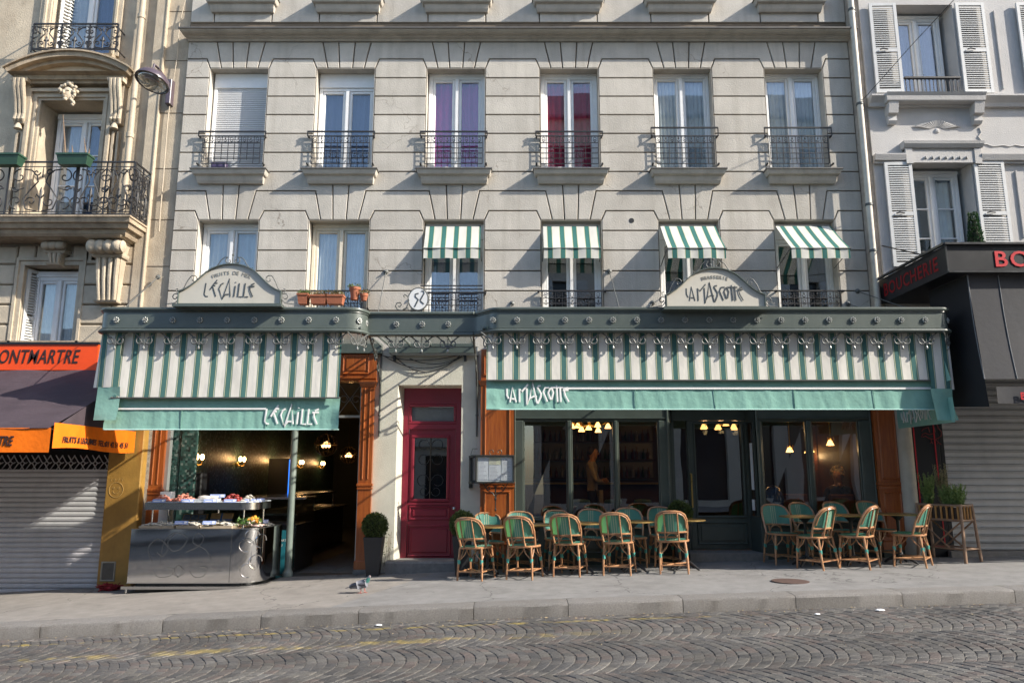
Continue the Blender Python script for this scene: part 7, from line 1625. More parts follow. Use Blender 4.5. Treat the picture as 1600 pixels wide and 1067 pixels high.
def make_chair():
    """bistro chair; sits facing +Y, origin on the ground"""
    t = thing('bistro_chair', '', 'chair')
    def se(a, r, yc, z): c, s = cos(a), sin(a); f = (abs(c)**2.6+abs(s)**2.6)**(-1/2.6); return (.225*r*f*c, yc+.215*r*f*s, z)
    lpart('seat', MB().grid(lambda u, v: se(2*pi*u, max(.001, v)*.97, .01, .462-.012*(1-v*v)+.012*(v > .9)), 32, 5), M_weave, t, 'all')
    me = t.children[0].data; ul = me.uv_layers[0]
    for lp in me.loops: co = me.vertices[lp.vertex_index].co; ul.data[lp.index].uv = (co.x/.46+.5, co.y/.46+.5)
    lpart('seat_rim', MB().tube([se(2*pi*i/36, 1., .01, .455) for i in range(36)], .017, 8, closed=True), M_cane, t, True)
    # back hoop, leaning backwards
    def bk(x, z): k = (z-.46)/.42; return (x, -.20-.105*k+.15*min(1, abs(x)/.225)**2.2*(1-.62*k), z)
    hoop = [(-.205, .45), (-.215, .55), (-.225, .66), (-.222, .77), (-.195, .84), (-.14, .875), (-.07, .888), (0, .89), (.07, .888), (.14, .875), (.195, .84), (.222, .77), (.225, .66), (.215, .55), (.205, .45)]
    mb = MB().tube([bk(*q_) for q_ in hoop], .0165, 8); mb.tube([tuple(Vector(bk(x*.93, z-.022))+Vector((0, -.016, 0))) for x, z in hoop[2:-2]], .011, 6)
    mb.tube([bk(-.22+.44*i/8, .585) for i in range(9)], .015, 8)
    for sx in (-.095, .095): mb.tube([tuple(Vector(bk(sx, .45+.42*i/6))+Vector((0, -.02, 0))) for i in range(7)], .012, 6)
    lpart('back_frame', mb, M_cane, t, True)
    def zt(x): return .885-.30*max(0, abs(x)-.08)**2*6
    lpart('backrest', MB().grid(lambda u, v: tuple(Vector(bk(-.212+.424*u, .585+(min(.878, .885-max(0, abs(-.212+.424*u)-.10)**2*6.2)-.585)*v))+Vector((0, .006, 0))), 16, 8), M_weave, t, 'all')
    lpart('back_arch', MB().tube([(.10*cos(pi*i/10), -.175-.03*sin(pi*i/10), .46+.115*sin(pi*i/10)) for i in range(11)], .010, 6), M_cane, t, True)
    feet = {}
    for sx in (-1, 1):
        for sy in (-1, 1):
            top_ = Vector((sx*.175, .17 if sy > 0 else -.165, .45)); ft = Vector((sx*.20, .205 if sy > 0 else -.225, 0)); feet[sx, sy] = (top_, ft)
            l = lpart('leg', MB().tube([top_, top_.lerp(ft, .5)+Vector((sx*.006, 0, 0)), ft], [.017, .0165, .014], 8), M_cane, t, True)
            m = top_.lerp(ft, .42); lpart('binding', MB().tube([m-Vector((0, 0, .028)), m+Vector((0, 0, .028))], .0225, 8), M_bind, l, True)
            for (dx, dy) in ((-sx*.12, 0), (0, -sy*.12)):
                e = Vector((top_.x+dx, top_.y+dy, .445)); lpart('brace', MB().tube([m+Vector((0, 0, .01)), m.lerp(e, .6)+Vector((dx*.12, dy*.12, -.01)), e], .0085, 6), M_cane, t, True)
    low = lambda k, f=.74: feet[k][0].lerp(feet[k][1], f)
    c = Vector((0, 0, .12))
    for a, b in (((-1, -1), (1, 1)), ((1, -1), (-1, 1))): lpart('stretcher', MB().tube([low(a), low(a).lerp(c, .75), c, low(b).lerp(c, .75), low(b)], .0105, 6), M_cane, t, True)
    for sx in (-1, 1): lpart('side_stretcher', MB().tube([low((sx, -1), .73), low((sx, 1), .73)], .010, 6), M_cane, t, True)
    lpart('rear_stretcher', MB().tube([low((-1, -1), .73), low((0-1, -1), .73).lerp(low((1, -1), .73), .5), low((1, -1), .73)], .010, 6), M_cane, t, True)
    return t
proto = make_chair(); used = [False]
def chair(x, y, hd, lb, group):
    if not used[0]: o = proto; used[0] = True
    else: o = copy_tree(proto)
    o.location = (x, y, gz(x)+.001); o.rotation_euler = (0, -math.atan(.0347-.00188*x), hd); tag(o, lb, 'chair', group); return o
FR = [((736, 908), (754, 900)), ((812, 906.5), (830, 898.5)), ((882, 902), (903, 894)), ((959, 900), (980, 892)), ((1047, 897), (1063, 890))]
fl_ = ['bistro chair turned from the street at the first table beside the red door', 'bistro chair turned from the street at the second table from the red door', 'bistro chair turned from the street at the third table from the red door', 'bistro chair turned from the street at the fourth table from the red door', 'bistro chair turned from the street at the fifth table, beside the porch topiary']
for (r_, f_), lb, a in zip(FR, fl_, (-.42, -.40, -.36, -.34, -.24)):
    p, q_ = gpt(*r_), gpt(*f_); c = p.lerp(q_, .46); chair(c.x, c.y, a, lb, 'chairs with their backs to the street')
bl_ = ['bistro chair against the first orange pilaster facing the street beside the red door', 'bistro chair against the orange pilaster facing the street, half under the menu box', 'bistro chair facing the street before the first shop window pane', 'bistro chair facing the street before the middle shop window pane', 'bistro chair facing the street before the third shop window pane', 'bistro chair facing the street beside the porch topiary']
for c, lb, a in zip((763, 812, 873, 925, 986, 1038), bl_, (.25, .1, .15, .02, .08, .05)):
    Y = -.42; chair(X(c, 870, Y), Y, pi+a, lb, 'chairs with their backs to the brasserie')
rl = ['bistro chair turned from the street at the table nearest the brasserie door', 'bistro chair turned from the street at the middle table of the group beyond the porch', 'bistro chair turned from the street at the table beside the bamboo planter']
for (r_, f_), lb, a in zip((((1303, 890), (1262, 884)), ((1370, 889), (1326, 883)), ((1455, 886), (1407, 881))), rl, (.62, .78, .88)):
    p, q_ = gpt(*r_), gpt(*f_); c = p.lerp(q_, .46); chair(c.x-.06, c.y, a, lb, 'chairs with their backs to the street')
rbk = ['bistro chair facing the street beside the porch step, before the blue helmet', 'bistro chair facing the street before the pane beside the blue helmet', 'bistro chair facing the street before the seated person in the window', 'bistro chair facing the street against the second orange pilaster']
for c, lb, a, Y in zip((1222, 1268, 1322, 1377), rbk, (.1, .3, .25, .3), (-.62, -.40, -.42, -.42)):
    chair(X(c, 868, Y), Y, pi+a, lb, 'chairs with their backs to the brasserie')
# ------------------------------------------------------------------- tables
M_ttop = mat('teal_table_top', (.26, .36, .40), .55, .12, 5, spec=.12)
def table(x, y, lb, r=.33):
    g = gz(x); t = thing('bistro_table', lb, 'table', (x, y, g), 'round bistro tables')
    obj('table_top', MB().lathe([(.001, .735), (r-.012, .735), (r-.01, .722), (.05, .715), (.001, .715)], 32, (x, y, g)), M_ttop, t, smooth=True)
    obj('brass_edge', MB().lathe([(r-.005, .737), (r, .736), (r+.001, .730), (r, .722), (r-.014, .721), (r-.007, .732)], 32, (x, y, g)), mat('dull_brass', (.30, .20, .07), .4, .4, 12, metal=.7), t, smooth=True)
    obj('pedestal', MB().lathe([(.05, .10), (.035, .14), (.024, .2), (.022, .5), (.026, .64), (.09, .70), (.09, .715)], 12, (x, y, g)), M_iron, t, smooth=True)
    for k in range(4):
        a = pi/4+k*pi/2; obj('foot', MB().tube([(x, y, g+.13), (x+.1*cos(a), y+.1*sin(a), g+.10), (x+.21*cos(a), y+.21*sin(a), g+.03), (x+.24*cos(a), y+.24*sin(a), g+.012)], [.03, .026, .018, .012], 8), M_iron, t, smooth=True)
for c, lb in zip((762, 838, 908, 988, 1068), ('round table beside the red door', 'second round table counted from the red door', 'third round table counted from the red door', 'fourth round table counted from the red door', 'round table beside the porch topiary')): table(X(c, 812, -.93), -.93, lb)
for c, lb in zip((1257, 1328, 1402), ('round table nearest the porch step beyond the brasserie door', 'middle round table of the group beyond the brasserie door', 'round table beside the bamboo planter')): table(X(c, 806, -.95), -.95, lb, .37)
# ------------------------------------------------------------------- box balls in black pots
M_pot = mat('charcoal_pot', (.022, .022, .024), .55, .15, 6)
def boxball(x, y, lb, seed, h=.60, w1=.30, w0=.19, R=.195):
    g = gz(x); t = thing('topiary_planter', lb, 'planter', (x, y, g), 'clipped box balls in black pots')
    mb = MB(); n = 4
    for z, w_ in ((0, w0), (h, w1), (h, w1-.04), (h-.05, w1-.05)): mb.v += [(x-w_/2, y-w_/2, g+z), (x+w_/2, y-w_/2, g+z), (x+w_/2, y+w_/2, g+z), (x-w_/2, y+w_/2, g+z)]
    for i in range(3):
        for j in range(4): j2 = (j+1) % 4; mb.f.append((4*i+j, 4*i+j2, 4*i+4+j2, 4*i+4+j))
    mb.f += [(3, 2, 1, 0), (12, 13, 14, 15)]; obj('pot', mb, M_pot, t)
    obj('stem', MB().tube([(x, y, g+h-.05), (x, y, g+h+.12)], .018, 6), M_twig, t)
    c = Vector((x, y, g+h+R*.86))
    def sph(r): a = r.uniform(0, 2*pi); z = r.uniform(-1, 1); s = sqrt(1-z*z); nn = Vector((s*cos(a), s*sin(a), z)); return c+nn*R*r.uniform(.78, 1.0)*(1+.05*sin(5*a+seed)), nn
    mb = MB(); leaf_cloud(mb, 3800, sph, .034, random.Random(seed)); obj('foliage', mb, M_box, t); obj('foliage_core', MB().ball(c, R*.80, 14, 10), M_fill, t)
p = gpt(583, 899); boxball(p.x, p.y, 'clipped box ball in a tall black pot between the fishmonger pilaster and the red door', 1)
p = gpt(722, 899); boxball(p.x, p.y, 'clipped box ball in a black pot half hidden by the chair beside the red door', 2)
boxball(X(1063, 850, -.16), -.19, 'clipped box ball in a black pot beside the brasserie door handle', 3, h=.62)
# trailing weeds in the doorway corner
r_ = random.Random(6); mb = MB(); x = X(604, 860, -.12)
for k in range(4): mb.tube([(x+.03*k-.05, -.06, gz(x)+.1), (x+.03*k-.03+.03*r_.uniform(-1, 1), -.09, gz(x)+.28), (x+.02*k, -.06, gz(x)+.5+.05*k)], .004, 4)
def wd(r): return Vector((x+r.uniform(-.08, .08), -.09+r.uniform(-.04, .03), gz(x)+r.uniform(.1, .6))), Vector((0, -1, .3))
t = thing('trailing_weed', 'thin trailing weed growing beside the black pot at the red door', 'plant', (x, -.09, gz(x))); obj('stems', mb, M_twig, t); mb = MB(); leaf_cloud(mb, 60, wd, .035, r_); obj('leaves', mb, M_box, t)
# ------------------------------------------------------------------- bamboo planter
M_bam = mat('grey_bamboo', (.21, .125, .075), .6, .25, 10, .15, 30, col2=(.33, .215, .14)); M_bam2 = mat('orange_bamboo', (.40, .20, .06), .5, .2, 12)
F = Vector((6.93, -1.0)); Bk = Vector((6.60, -.40)); g = gz(6.75); ax = (Bk-F).normalized(); sd = Vector((ax.y, -ax.x)); hw = .15
t = thing('bamboo_planter', 'weathered bamboo planter stand holding feathery conifers beside the butcher shutter', 'planter', (6.75, -.7, g))
def BP(s, w_, z): q_ = F+(Bk-F)*s+sd*w_; return (q_.x, q_.y, g+z)
mb = MB()
for w_ in (-hw, hw):
    for z in (.62, .84): mb.tube([BP(-.02, w_, z), BP(1.02, w_, z)], .018, 8)
for s in (0, 1):
    for z in (.62, .84): mb.tube([BP(s, -hw-.02, z), BP(s, hw+.02, z)], .017, 8)
obj('trough_rails', mb, M_bam, t, smooth=True)
for s in (0, 1):
    for w_ in (-1, 1): obj('leg', MB().tube([BP(s, w_*(hw-.0), .86), BP(s+(.04 if s else -.04), w_*(hw+.05), 0)], [.021, .024], 8), M_bam, t, smooth=True)
mb = MB()
for w_ in (-1, 1): mb.tube([BP(.02, w_*hw, .60), BP(.7, w_*(hw+.03), .2)], .014, 6); mb.tube([BP(.98, w_*hw, .60), BP(.3, w_*(hw+.03), .2)], .014, 6); mb.tube([BP(-.02, w_*(hw+.03), .2), BP(1.02, w_*(hw+.03), .2)], .015, 6)
mb.tube([BP(-.03, -hw-.04, .2), BP(-.03, hw+.04, .2)], .016, 6); obj('braces', mb, M_bam, t, smooth=True)
sm = MB().tube([(0, 0, -.1), (0, 0, .1)], .016, 6).mesh('bamboo_slat', M_bam2, True)
for i in range(8):
    for w_ in (-hw-.008, hw+.008): piece('bamboo_slat', sm, t, BP(.06+.88*i/7, w_, .73))
for i in range(3): piece('bamboo_slat', sm, t, BP(-.012, -.08+.08*i, .73)); piece('bamboo_slat', sm, t, BP(1.012, -.08+.08*i, .73))
mb = MB(); mb.add([BP(.03, -hw+.02, .64), BP(.97, -hw+.02, .64), BP(.97, hw-.02, .64), BP(.03, hw-.02, .64), BP(.03, -hw+.02, .80), BP(.97, -hw+.02, .80), BP(.97, hw-.02, .80), BP(.03, hw-.02, .80)], [(0, 1, 2, 3), (4, 5, 6, 7), (0, 1, 5, 4), (1, 2, 6, 5), (2, 3, 7, 6), (3, 0, 4, 7)]); obj('liner', mb, M_soil, t)
def frond(name, s, w_, h, rad, mt, seed, lb):
    b = Vector(BP(s, w_, .80)); t2 = thing('conifer_plant', lb, 'plant', b, 'feathery conifers in the bamboo planter'); mb = MB(); r = random.Random(seed)
    for k in range(64):
        a = r.uniform(0, 2*pi); rr = rad*r.uniform(.2, 1); hh = h*r.uniform(.55, 1.05); tip = b+Vector((rr*cos(a), rr*sin(a), hh)); base = b+Vector((rr*.3*cos(a), rr*.3*sin(a), 0)); 
        for j in range(34):
            f = .08+.92*j/34; c = base.lerp(tip, f)+Vector((0, 0, 0)); d = Vector((r.uniform(-1, 1), r.uniform(-1, 1), r.uniform(.3, 1.4))).normalized(); l = .055*(1.15-f*.75); sdv = d.cross(Vector((r.uniform(-1, 1), r.uniform(-1, 1), .2))).normalized()*.006
            mb.add([c-sdv, c+sdv, c+d*l], [(0, 1, 2)])
    obj('foliage', mb, mt, t2); obj('trunk', MB().tube([b, b+Vector((0, 0, h*.6))], [.012, .004], 6), M_twig, t2)
frond('c', .15, .0, .36, .15, M_cyp, 1, 'bushy green conifer at the street end of the bamboo planter'); frond('c', .5, .02, .66, .12, M_dryc, 2, 'tall half-dry conifer in the middle of the bamboo planter'); frond('c', .85, .0, .52, .14, M_cyp, 3, 'slender green conifer at the wall end of the bamboo planter'); frond('c', .35, -.05, .34, .13, M_cyp, 4, 'low green conifer between the bushy and the half-dry ones')
# ------------------------------------------------------------------- menu box on the pilaster
M_frame = mat('dark_grey_frame', (.05, .052, .05), .4, .15, 20, metal=.4); my = -.36
x0, x1, z0, z1 = X(742.5, 733, my), X(804, 733, my), Z(755, my), Z(710.5, my)
t = thing('menu_box', 'wall-mounted menu display box with white menus on the orange pilaster', 'menu board', ((x0+x1)/2, my, z0))
mb = MB(); w_ = .03
mb.bbox(x0, x1, my, my+.05, z1-w_, z1, .006); mb.bbox(x0, x1, my, my+.05, z0, z0+w_, .006); mb.bbox(x0, x0+w_, my, my+.05, z0+w_, z1-w_, .006); mb.bbox(x1-w_, x1, my, my+.05, z0+w_, z1-w_, .006); mb.box(x0, x1, my+.05, my+.06, z0, z1); obj('frame', mb, M_frame, t)
mp_ = [(.03, .31, .06, .97, (.80, .81, .86)), (.33, .67, .06, .66, (.76, .77, .82)), (.33, .66, .68, .98, (.74, .72, .55)), (.69, .98, .30, .97, (.80, .81, .85)), (.67, .98, .04, .28, (.84, .84, .86))]
M_txt = mat('menu_print', (.42, .42, .47), .8, .1)
for i, (a, b, c, d, col) in enumerate(mp_):
    xa_, xb_, za, zb = x0+w_+(x1-x0-2*w_)*a, x0+w_+(x1-x0-2*w_)*b, z0+w_+(z1-z0-2*w_)*c, z0+w_+(z1-z0-2*w_)*d; yy = my+.040-.0015*i
    s_ = obj('menu_sheet', MB().box(xa_, xb_, yy, yy+.001, za, zb), mat('menu_paper_%d' % i, col, .8, .04), t)
    mb = MB(); n = max(2, int((zb-za)/.022))
    for k in range(n): l = random.uniform(.5, .95); zz = za+.012+(zb-za-.02)*k/n; mb.box(xa_+.012, xa_+.012+(xb_-xa_-.024)*l, yy-.0006, yy-.0002, zz, zz+.006)
    obj('print_lines', mb, M_txt, s_)
M_clear = glass('clear_glass', (.96, .97, .97), .06, .01)
obj('glazing', MB().add([(x0+w_, my+.012, z0+w_), (x1-w_, my+.012, z0+w_), (x1-w_, my+.012, z1-w_), (x0+w_, my+.012, z1-w_)], [(0, 1, 2, 3)]), M_clear, t)
obj('backing_sheet', MB().box(x0+w_, x1-w_, my+.044, my+.049, z0+w_, z1-w_), M_paper, t)
xs = X(733.5, 733, -.1); mb = MB().box(xs, xs+.05, -.34, -.02, Z(715, -.2), Z(712, -.2)).box(xs, xs+.05, -.34, -.02, z0-.01, z0+.03); mb.box(xs-.01, xs+.05, -.06, -.013, z0-.08, z1-.03); mb.box(xs+.03, x0, my+.03, my+.06, z1-.05, z1); mb.box(xs+.03, x0, my+.03, my+.06, z0, z0+.05); obj('wall_bracket', mb, M_frame, t)
cx = X(774, 760, my); mb = MB(); yy = my+.08
for sg in (-1, 1):
    mb.tube([(cx, yy, z0-.08), (cx+sg*.04, yy, z0-.02), (cx+sg*.12, yy, z0-.02), (cx+sg*.15, yy, z0-.06)]+[(cx+sg*(.115+q_*cos(a)), yy, z0-.075+q_*sin(a)) for q_, a in [(.04-.003*i, -.3-.5*i) for i in range(10)]], .008, 5)
    mb.tube([(cx, yy, z0-.22), (cx+sg*.05, yy, z0-.15), (cx+sg*.13, yy, z0-.12), (cx+sg*.2, yy, z0-.0)], .007, 5)
    obj('top_curl', MB().tube([(cx+sg*(.06+q_*cos(a)), yy, z1+.05+q_*sin(a)) for q_, a in [(.05-.003*i, -1.2+.5*i) for i in range(12)]], .006, 5), M_frame, t)
mb.tube([(cx, yy, z0-.03), (cx, yy, z0-.40)], [.012, .008], 6); mb.ball((cx, yy, z0-.25), .02, 6, 5, (1, 1, 1.6)); mb.ball((cx, yy, z0-.42), .016, 6, 5, (1, 1, 1.8)); obj('side_hook', MB().tube([(xs+.03, -.3, z1), (xs+.06, -.3, z1+.1), (xs+.14, -.3, z1+.1)], .006, 5), M_frame, t)
obj('scrollwork', mb, M_frame, t, smooth=True)
# ------------------------------------------------------------------- steel seafood counter
M_mirst = mat('polished_steel', (.66, .65, .64), .02, .03, 2, .025, 1.6, metal=1.); M_etch = mat('etched_steel', (.58, .57, .56), .14, .05, 5, metal=1.)
cy, cxl, cxr, cr = -1.15, -5.70, -3.77, .40
def outline(ex=0., yb=-.08, n=10): return [(cxl-ex, yb), (cxl-ex, cy-ex)]+[(cxr-cr+(cr+ex)*sin(a), cy+cr-(cr+ex)*cos(a)) for a in [pi/2*i/n for i in range(n+1)]]+[(cxr+ex, yb)]
def slab(mb, out, z0, z1):
    n = len(out); k = len(mb.v); mb.v += [(x, y, z0) for x, y in out]+[(x, y, z1) for x, y in out]
    for i in range(n): j = (i+1) % n; mb.f.append((k+i, k+j, k+n+j, k+n+i))
    mb.f += [tuple(range(k+n-1, k-1, -1)), tuple(range(k+n, k+2*n))]; return mb
zb0, zt0 = Z(910, cy), Z(827, cy)
sc = thing('seafood_counter', 'polished steel seafood stall with curved corner and raised shelf outside the fishmonger', 'counter', (-4.7, -.7, gz(-4.7)))
obj('body', slab(MB(), outline(), zb0, zt0), M_mirst, sc, smooth=True)
obj('top_rim', slab(slab(MB(), outline(.006), zt0, zt0+.012), outline(.006), zb0-.01, zb0), M_steel, sc, smooth=True)
for x in (cxr-cr-.02, ): obj('panel_joint', MB().box(x-.003, x+.003, cy-.003, cy+.01, zb0, zt0), M_cab, sc)
mb = MB(); zm = (zb0+zt0)/2
def swirl(cx, cz, s, flip=1, wv=.008):
    for st in ([(-.42, -.1), (-.5, .12), (-.36, .26), (-.2, .14), (-.26, .0), (-.36, .06)], [(-.1, .34), (-.2, .2), (-.12, .08), (.02, .12), (.1, .26), (.0, .34), (-.14, .34), (-.26, .2), (-.3, -.1)], [(.1, .06), (.3, .16), (.36, .3), (.24, .34), (.2, .2), (.4, .1), (.5, -.06)], [(-.4, -.24), (-.3, -.32), (-.12, -.3), (-.06, -.2), (-.18, -.18)], [(.16, -.22), (.26, -.32), (.4, -.3), (.44, -.18), (.32, -.16)], [(0, -.32), (-.06, -.24), (0, -.14), (.06, -.24), (0, -.32)], [(.0, -.32), (-.10, -.25), (-.03, -.16)], [(0, -.32), (.1, -.25), (.03, -.16)]):
        pts = [Vector((cx+flip*u*s, cy-.001, cz+v*s)) for u, v in st]; sm_ = []
        for i in range(len(pts)-1):
            p0, p1, p2, p3 = pts[max(0, i-1)], pts[i], pts[i+1], pts[min(len(pts)-1, i+2)]
            for j in range(5): t_ = j/5; sm_.append(.5*((2*p1)+(-p0+p2)*t_+(2*p0-5*p1+4*p2-p3)*t_*t_+(-p0+3*p1-3*p2+p3)*t_**3))
        mb.tube(sm_+[pts[-1]], wv*s, 6, flat=.05)
swirl(-4.95, zm, .95); obj('etched_octopus', mb, M_etch, sc, smooth=True)
mb = MB()
for k, (a0, z_) in enumerate(((.5, .15), (.9, -.1), (.7, .28), (1.1, .2), (.6, -.22))):
    mb.tube([(cxr-cr+(cr+.001)*sin(a0+.28*cos(q_)), cy+cr-(cr+.001)*cos(a0+.28*cos(q_)), zm+z_+.1*sin(q_)) for q_ in [2*pi*i/18 for i in range(15)]], .009, 5, flat=1.)
obj('etched_curls', mb, M_etch, sc)
obj('kick_rail', slab(MB(), [(x-.03 if x < -5 else x+.03, y-(.05 if y < -.3 else 0)) for x, y in outline(.02)], zb0-.085, zb0-.045), M_steel, sc, smooth=True)
for (x, y) in ((cxl, cy-.03), (cxr-cr-.02, cy-.05), (cxr, -.3), (cxl, -.2)): obj('foot', MB().tube([(x, y+.03, gz(x)), (x, y+.03, zb0-.05)], .018, 8), M_steel, sc)
obj('plinth', slab(MB(), outline(-.09), gz(-5.8)-.02, zb0-.005), M_cab, sc)
zs = Z(796, -1.0); shy = .03
def shelf_out(): return [(cxl+.12, -.35), (cxl+.12, cy+.10)]+[(cxr-.42+.30*sin(a), cy+.40-.30*cos(a)) for a in [pi/2*i/8 for i in range(9)]]+[(cxr-.12, -.35)]
zsh1 = Z(785, -1.05); obj('upper_shelf', slab(MB(), shelf_out(), zs, zsh1), M_steel, sc, smooth=True)
for (x, y) in ((cxl+.2, -.95), (cxl+.2, -.42), (cxr-.35, -.9), (cxr-.2, -.45), (-4.7, -.42)): obj('shelf_post', MB().tube([(x, y, zt0), (x, y, zs+.005)], .012, 8), M_steel, sc)
# goods
M_ice = mat('crushed_ice', (.62, .66, .70), .35, .15, 60, .6, 90); M_oys = mat('oyster_shell', (.34, .31, .26), .7, .5, 40, .4, 80, col2=(.60, .57, .50)); M_shr = mat('pink_shrimp', (.52, .13, .09), .45, .35, 40, col2=(.70, .34, .24)); M_crab = mat('red_crab', (.28, .035, .03), .45, .3, 30); M_lem = mat('lemon_orange', (.75, .32, .04), .45, .15, 20); M_tag = mat('blue_price_card', (.30, .38, .66), .7, .05); M_lf = leafmat('parsley', (.06, .14, .03), (.12, .22, .06)); M_pnk = mat('pale_scallop', (.68, .50, .44), .5, .15, 30)
def pile(name, x0, x1, y0, y1, z, n, s, mt, lb, cat, seed, h=.05, sc=(1, .7, .45)):
    r = random.Random(seed); mb = MB()
    for i in range(n):
        u, v = r.uniform(0, 1), r.uniform(0, 1); k = r.uniform(.6, 1.2)*s
        mb.ball((x0+(x1-x0)*u, y0+(y1-y0)*v, z+s*.3+h*r.uniform(0, 1)*sin(pi*u)*(.4+.6*sin(pi*v))), k, 6, 4, (sc[0]*r.uniform(.7, 1.2), sc[1]*r.uniform(.7, 1.3), sc[2]*r.uniform(.7, 1.4)))
    o = obj(name, mb, mt, smooth=True, label=lb, cat=cat, kind='stuff'); return o
def crate(x0, x1, y0, y1, z, lb):
    t = thing('oyster_crate', lb, 'crate', ((x0+x1)/2, (y0+y1)/2, z), 'oyster crates on the steel counter'); M = mat('pale_crate_wood', (.42, .34, .24), .8, .15, 12)
    obj('base', MB().box(x0, x1, y0, y1, z, z+.01), M, t)
    for (a, b, c, d) in ((x0, x1, y0, y0+.01), (x0, x1, y1-.01, y1), (x0, x0+.01, y0+.01, y1-.01), (x1-.01, x1, y0+.01, y1-.01)): obj('side', MB().box(a, b, c, d, z+.01, z+.035), M, t)
zt = zt0+.014
obj('bed', slab(MB(), [(x*.98-.1, y+.05) for x, y in outline(-.05, -.35)], zt0+.001, zt0+.013), M_steel, sc)
for i, (a, b, lb) in enumerate(((-5.62, -5.10, 'pale wooden crate of oysters at the pier end of the steel counter'), (-5.06, -4.72, 'pale wooden crate of small oysters between two others'), (-4.68, -4.22, 'pale wooden crate heaped with whelks beside the fruit platter'))):
    crate(a, b, -1.10, -.75, zt, lb); pile('oysters', a+.03, b-.03, -1.07, -.79, zt+.03, 120, .032, M_oys, ('flat oysters in the crate at the pier end', 'small oysters in the middle crate', 'pale whelks heaped in the crate beside the platter')[i], 'shellfish', 10+i, .05+.03*(i == 2))
pile('scallops', -4.15, -3.86, -1.0, -.72, zt+.01, 60, .035, M_pnk, 'pale scallops and cut fruit heaped on the counter corner', 'shellfish', 21, .12); pile('citrus_halves', -4.10, -3.9, -.98, -.75, zt+.08, 16, .035, M_lem, 'orange citrus pieces on top of the scallop heap', 'fruit', 22, .08, (1, 1, .8))
mb = MB(); rr = random.Random(3); leaf_cloud(mb, 160, lambda r: (Vector((-4.02+r.uniform(-.18, .18), -.9+r.uniform(-.14, .12), zt+r.uniform(.02, .12))), Vector((0, -.5, 1))), .045, rr); tag(obj('parsley', mb, M_lf), 'green parsley sprigs around the scallop heap', 'herbs', kind='stuff')
pile('small_shells', -3.95, -3.80, -.68, -.42, zt, 60, .025, M_oys, 'grey shells on the return side of the counter', 'shellfish', 23, .05)
zu = zsh1+.002; obj('ice_bed', slab(MB(), [(x*.985-.07, y+.03) for x, y in shelf_out()], zu, zu+.012), M_ice, sc)
pile('shrimps', -5.52, -5.25, -1.0, -.75, zu+.01, 110, .026, M_shr, 'pink shrimps at the pier end of the raised shelf', 'seafood', 31, .10); pile('prawns', -5.22, -4.93, -1.0, -.72, zu+.01, 120, .026, M_shr, 'heap of pink prawns beside the white tray on the raised shelf', 'seafood', 32, .12); pile('crabs', -4.45, -4.2, -.98, -.7, zu+.01, 60, .035, M_crab, 'dark red crabs on the raised shelf', 'seafood', 33, .11); pile('whelks', -4.18, -4.0, -.9, -.68, zu+.01, 60, .024, M_oys, 'pale whelks at the curved end of the raised shelf', 'seafood', 34, .09)
trays = thing('seafood_tray', 'white tray of fish on the raised steel shelf', 'tray', (-4.72, -.85, zu)); obj('tray', MB().stack(-4.86, -4.58, [(zu+.012, 0, .98), (zu+.05, .02, 1.0)], yb=-.7), M_paper, trays); obj('fish', MB().ball((-4.75, -.88, zu+.07), .09, 10, 6, (1.2, .5, .35)).ball((-4.63, -.86, zu+.07), .08, 10, 6, (1.1, .5, .35)), mat('silver_fish', (.55, .52, .50), .3, .2, 20), trays, smooth='all')
def pcard(x, y, z, w_, i, where):
    t = thing('price_card', 'blue and white price card '+where, 'price card', (x, y, z), 'price cards on the seafood counter'); me = obj('card', MB().add([(x-w_/2, y, z), (x+w_/2, y, z), (x+w_/2, y+.02, z+.05), (x-w_/2, y+.02, z+.05), (x-w_/2, y+.004, z), (x+w_/2, y+.004, z), (x+w_/2, y+.024, z+.05), (x-w_/2, y+.024, z+.05)], [(0, 1, 2, 3), (7, 6, 5, 4), (0, 4, 5, 1), (1, 5, 6, 2), (2, 6, 7, 3), (3, 7, 4, 0)]), M_tag, t)
    mb = MB()
    for k in range(2): mb.add([(x-w_*.4, y+.004+.013*k-.0015, z+.014+.022*k), (x+w_*.12, y+.004+.013*k-.0015, z+.014+.022*k), (x+w_*.12, y+.007+.013*k-.0015, z+.024+.022*k), (x-w_*.4, y+.007+.013*k-.0015, z+.024+.022*k)], [(0, 1, 2, 3)])
    mb.add([(x+w_*.22, y+.002, z+.012), (x+w_*.42, y+.002, z+.012), (x+w_*.42, y+.0145, z+.043), (x+w_*.22, y+.0145, z+.043)], [(0, 1, 2, 3)]); obj('price', mb, M_paper, t)
spots = [(-5.38, -1.04, zu, .20, 'before the pink shrimps'), (-4.95, -1.04, zu, .20, 'beside the heap of prawns'), (-4.60, -1.04, zu, .20, 'before the white fish tray'), (-4.30, -1.03, zu, .19, 'before the dark red crabs'), (-4.06, -.99, zu, .07, 'before the whelks'), (-3.98, -.93, zu, .07, 'first on the curve of the raised shelf'), (-3.93, -.83, zu, .07, 'second on the curve of the raised shelf'), (-3.91, -.72, zu, .07, 'last on the return of the raised shelf'), (-4.66, -.62, zu+.06, .24, 'standing behind the crabs and tray'), (-4.98, -1.12, zt+.06, .20, 'on the crate of small oysters'), (-4.56, -1.12, zt+.06, .20, 'on the crate of whelks'), (-3.86, -.66, zt+.05, .08, 'among the grey shells')]
for i, s_ in enumerate(spots): pcard(s_[0], s_[1], s_[2], s_[3], i, s_[4])
t = thing('gift_box', 'tan cardboard box with a blue ribbon leaning under the raised shelf', 'box', (-4.55, -.55, zt)); M_card = mat('tan_card', (.46, .30, .15), .8, .08, 9); M_rib = mat('blue_ribbon', (.03, .12, .35), .5, .05)
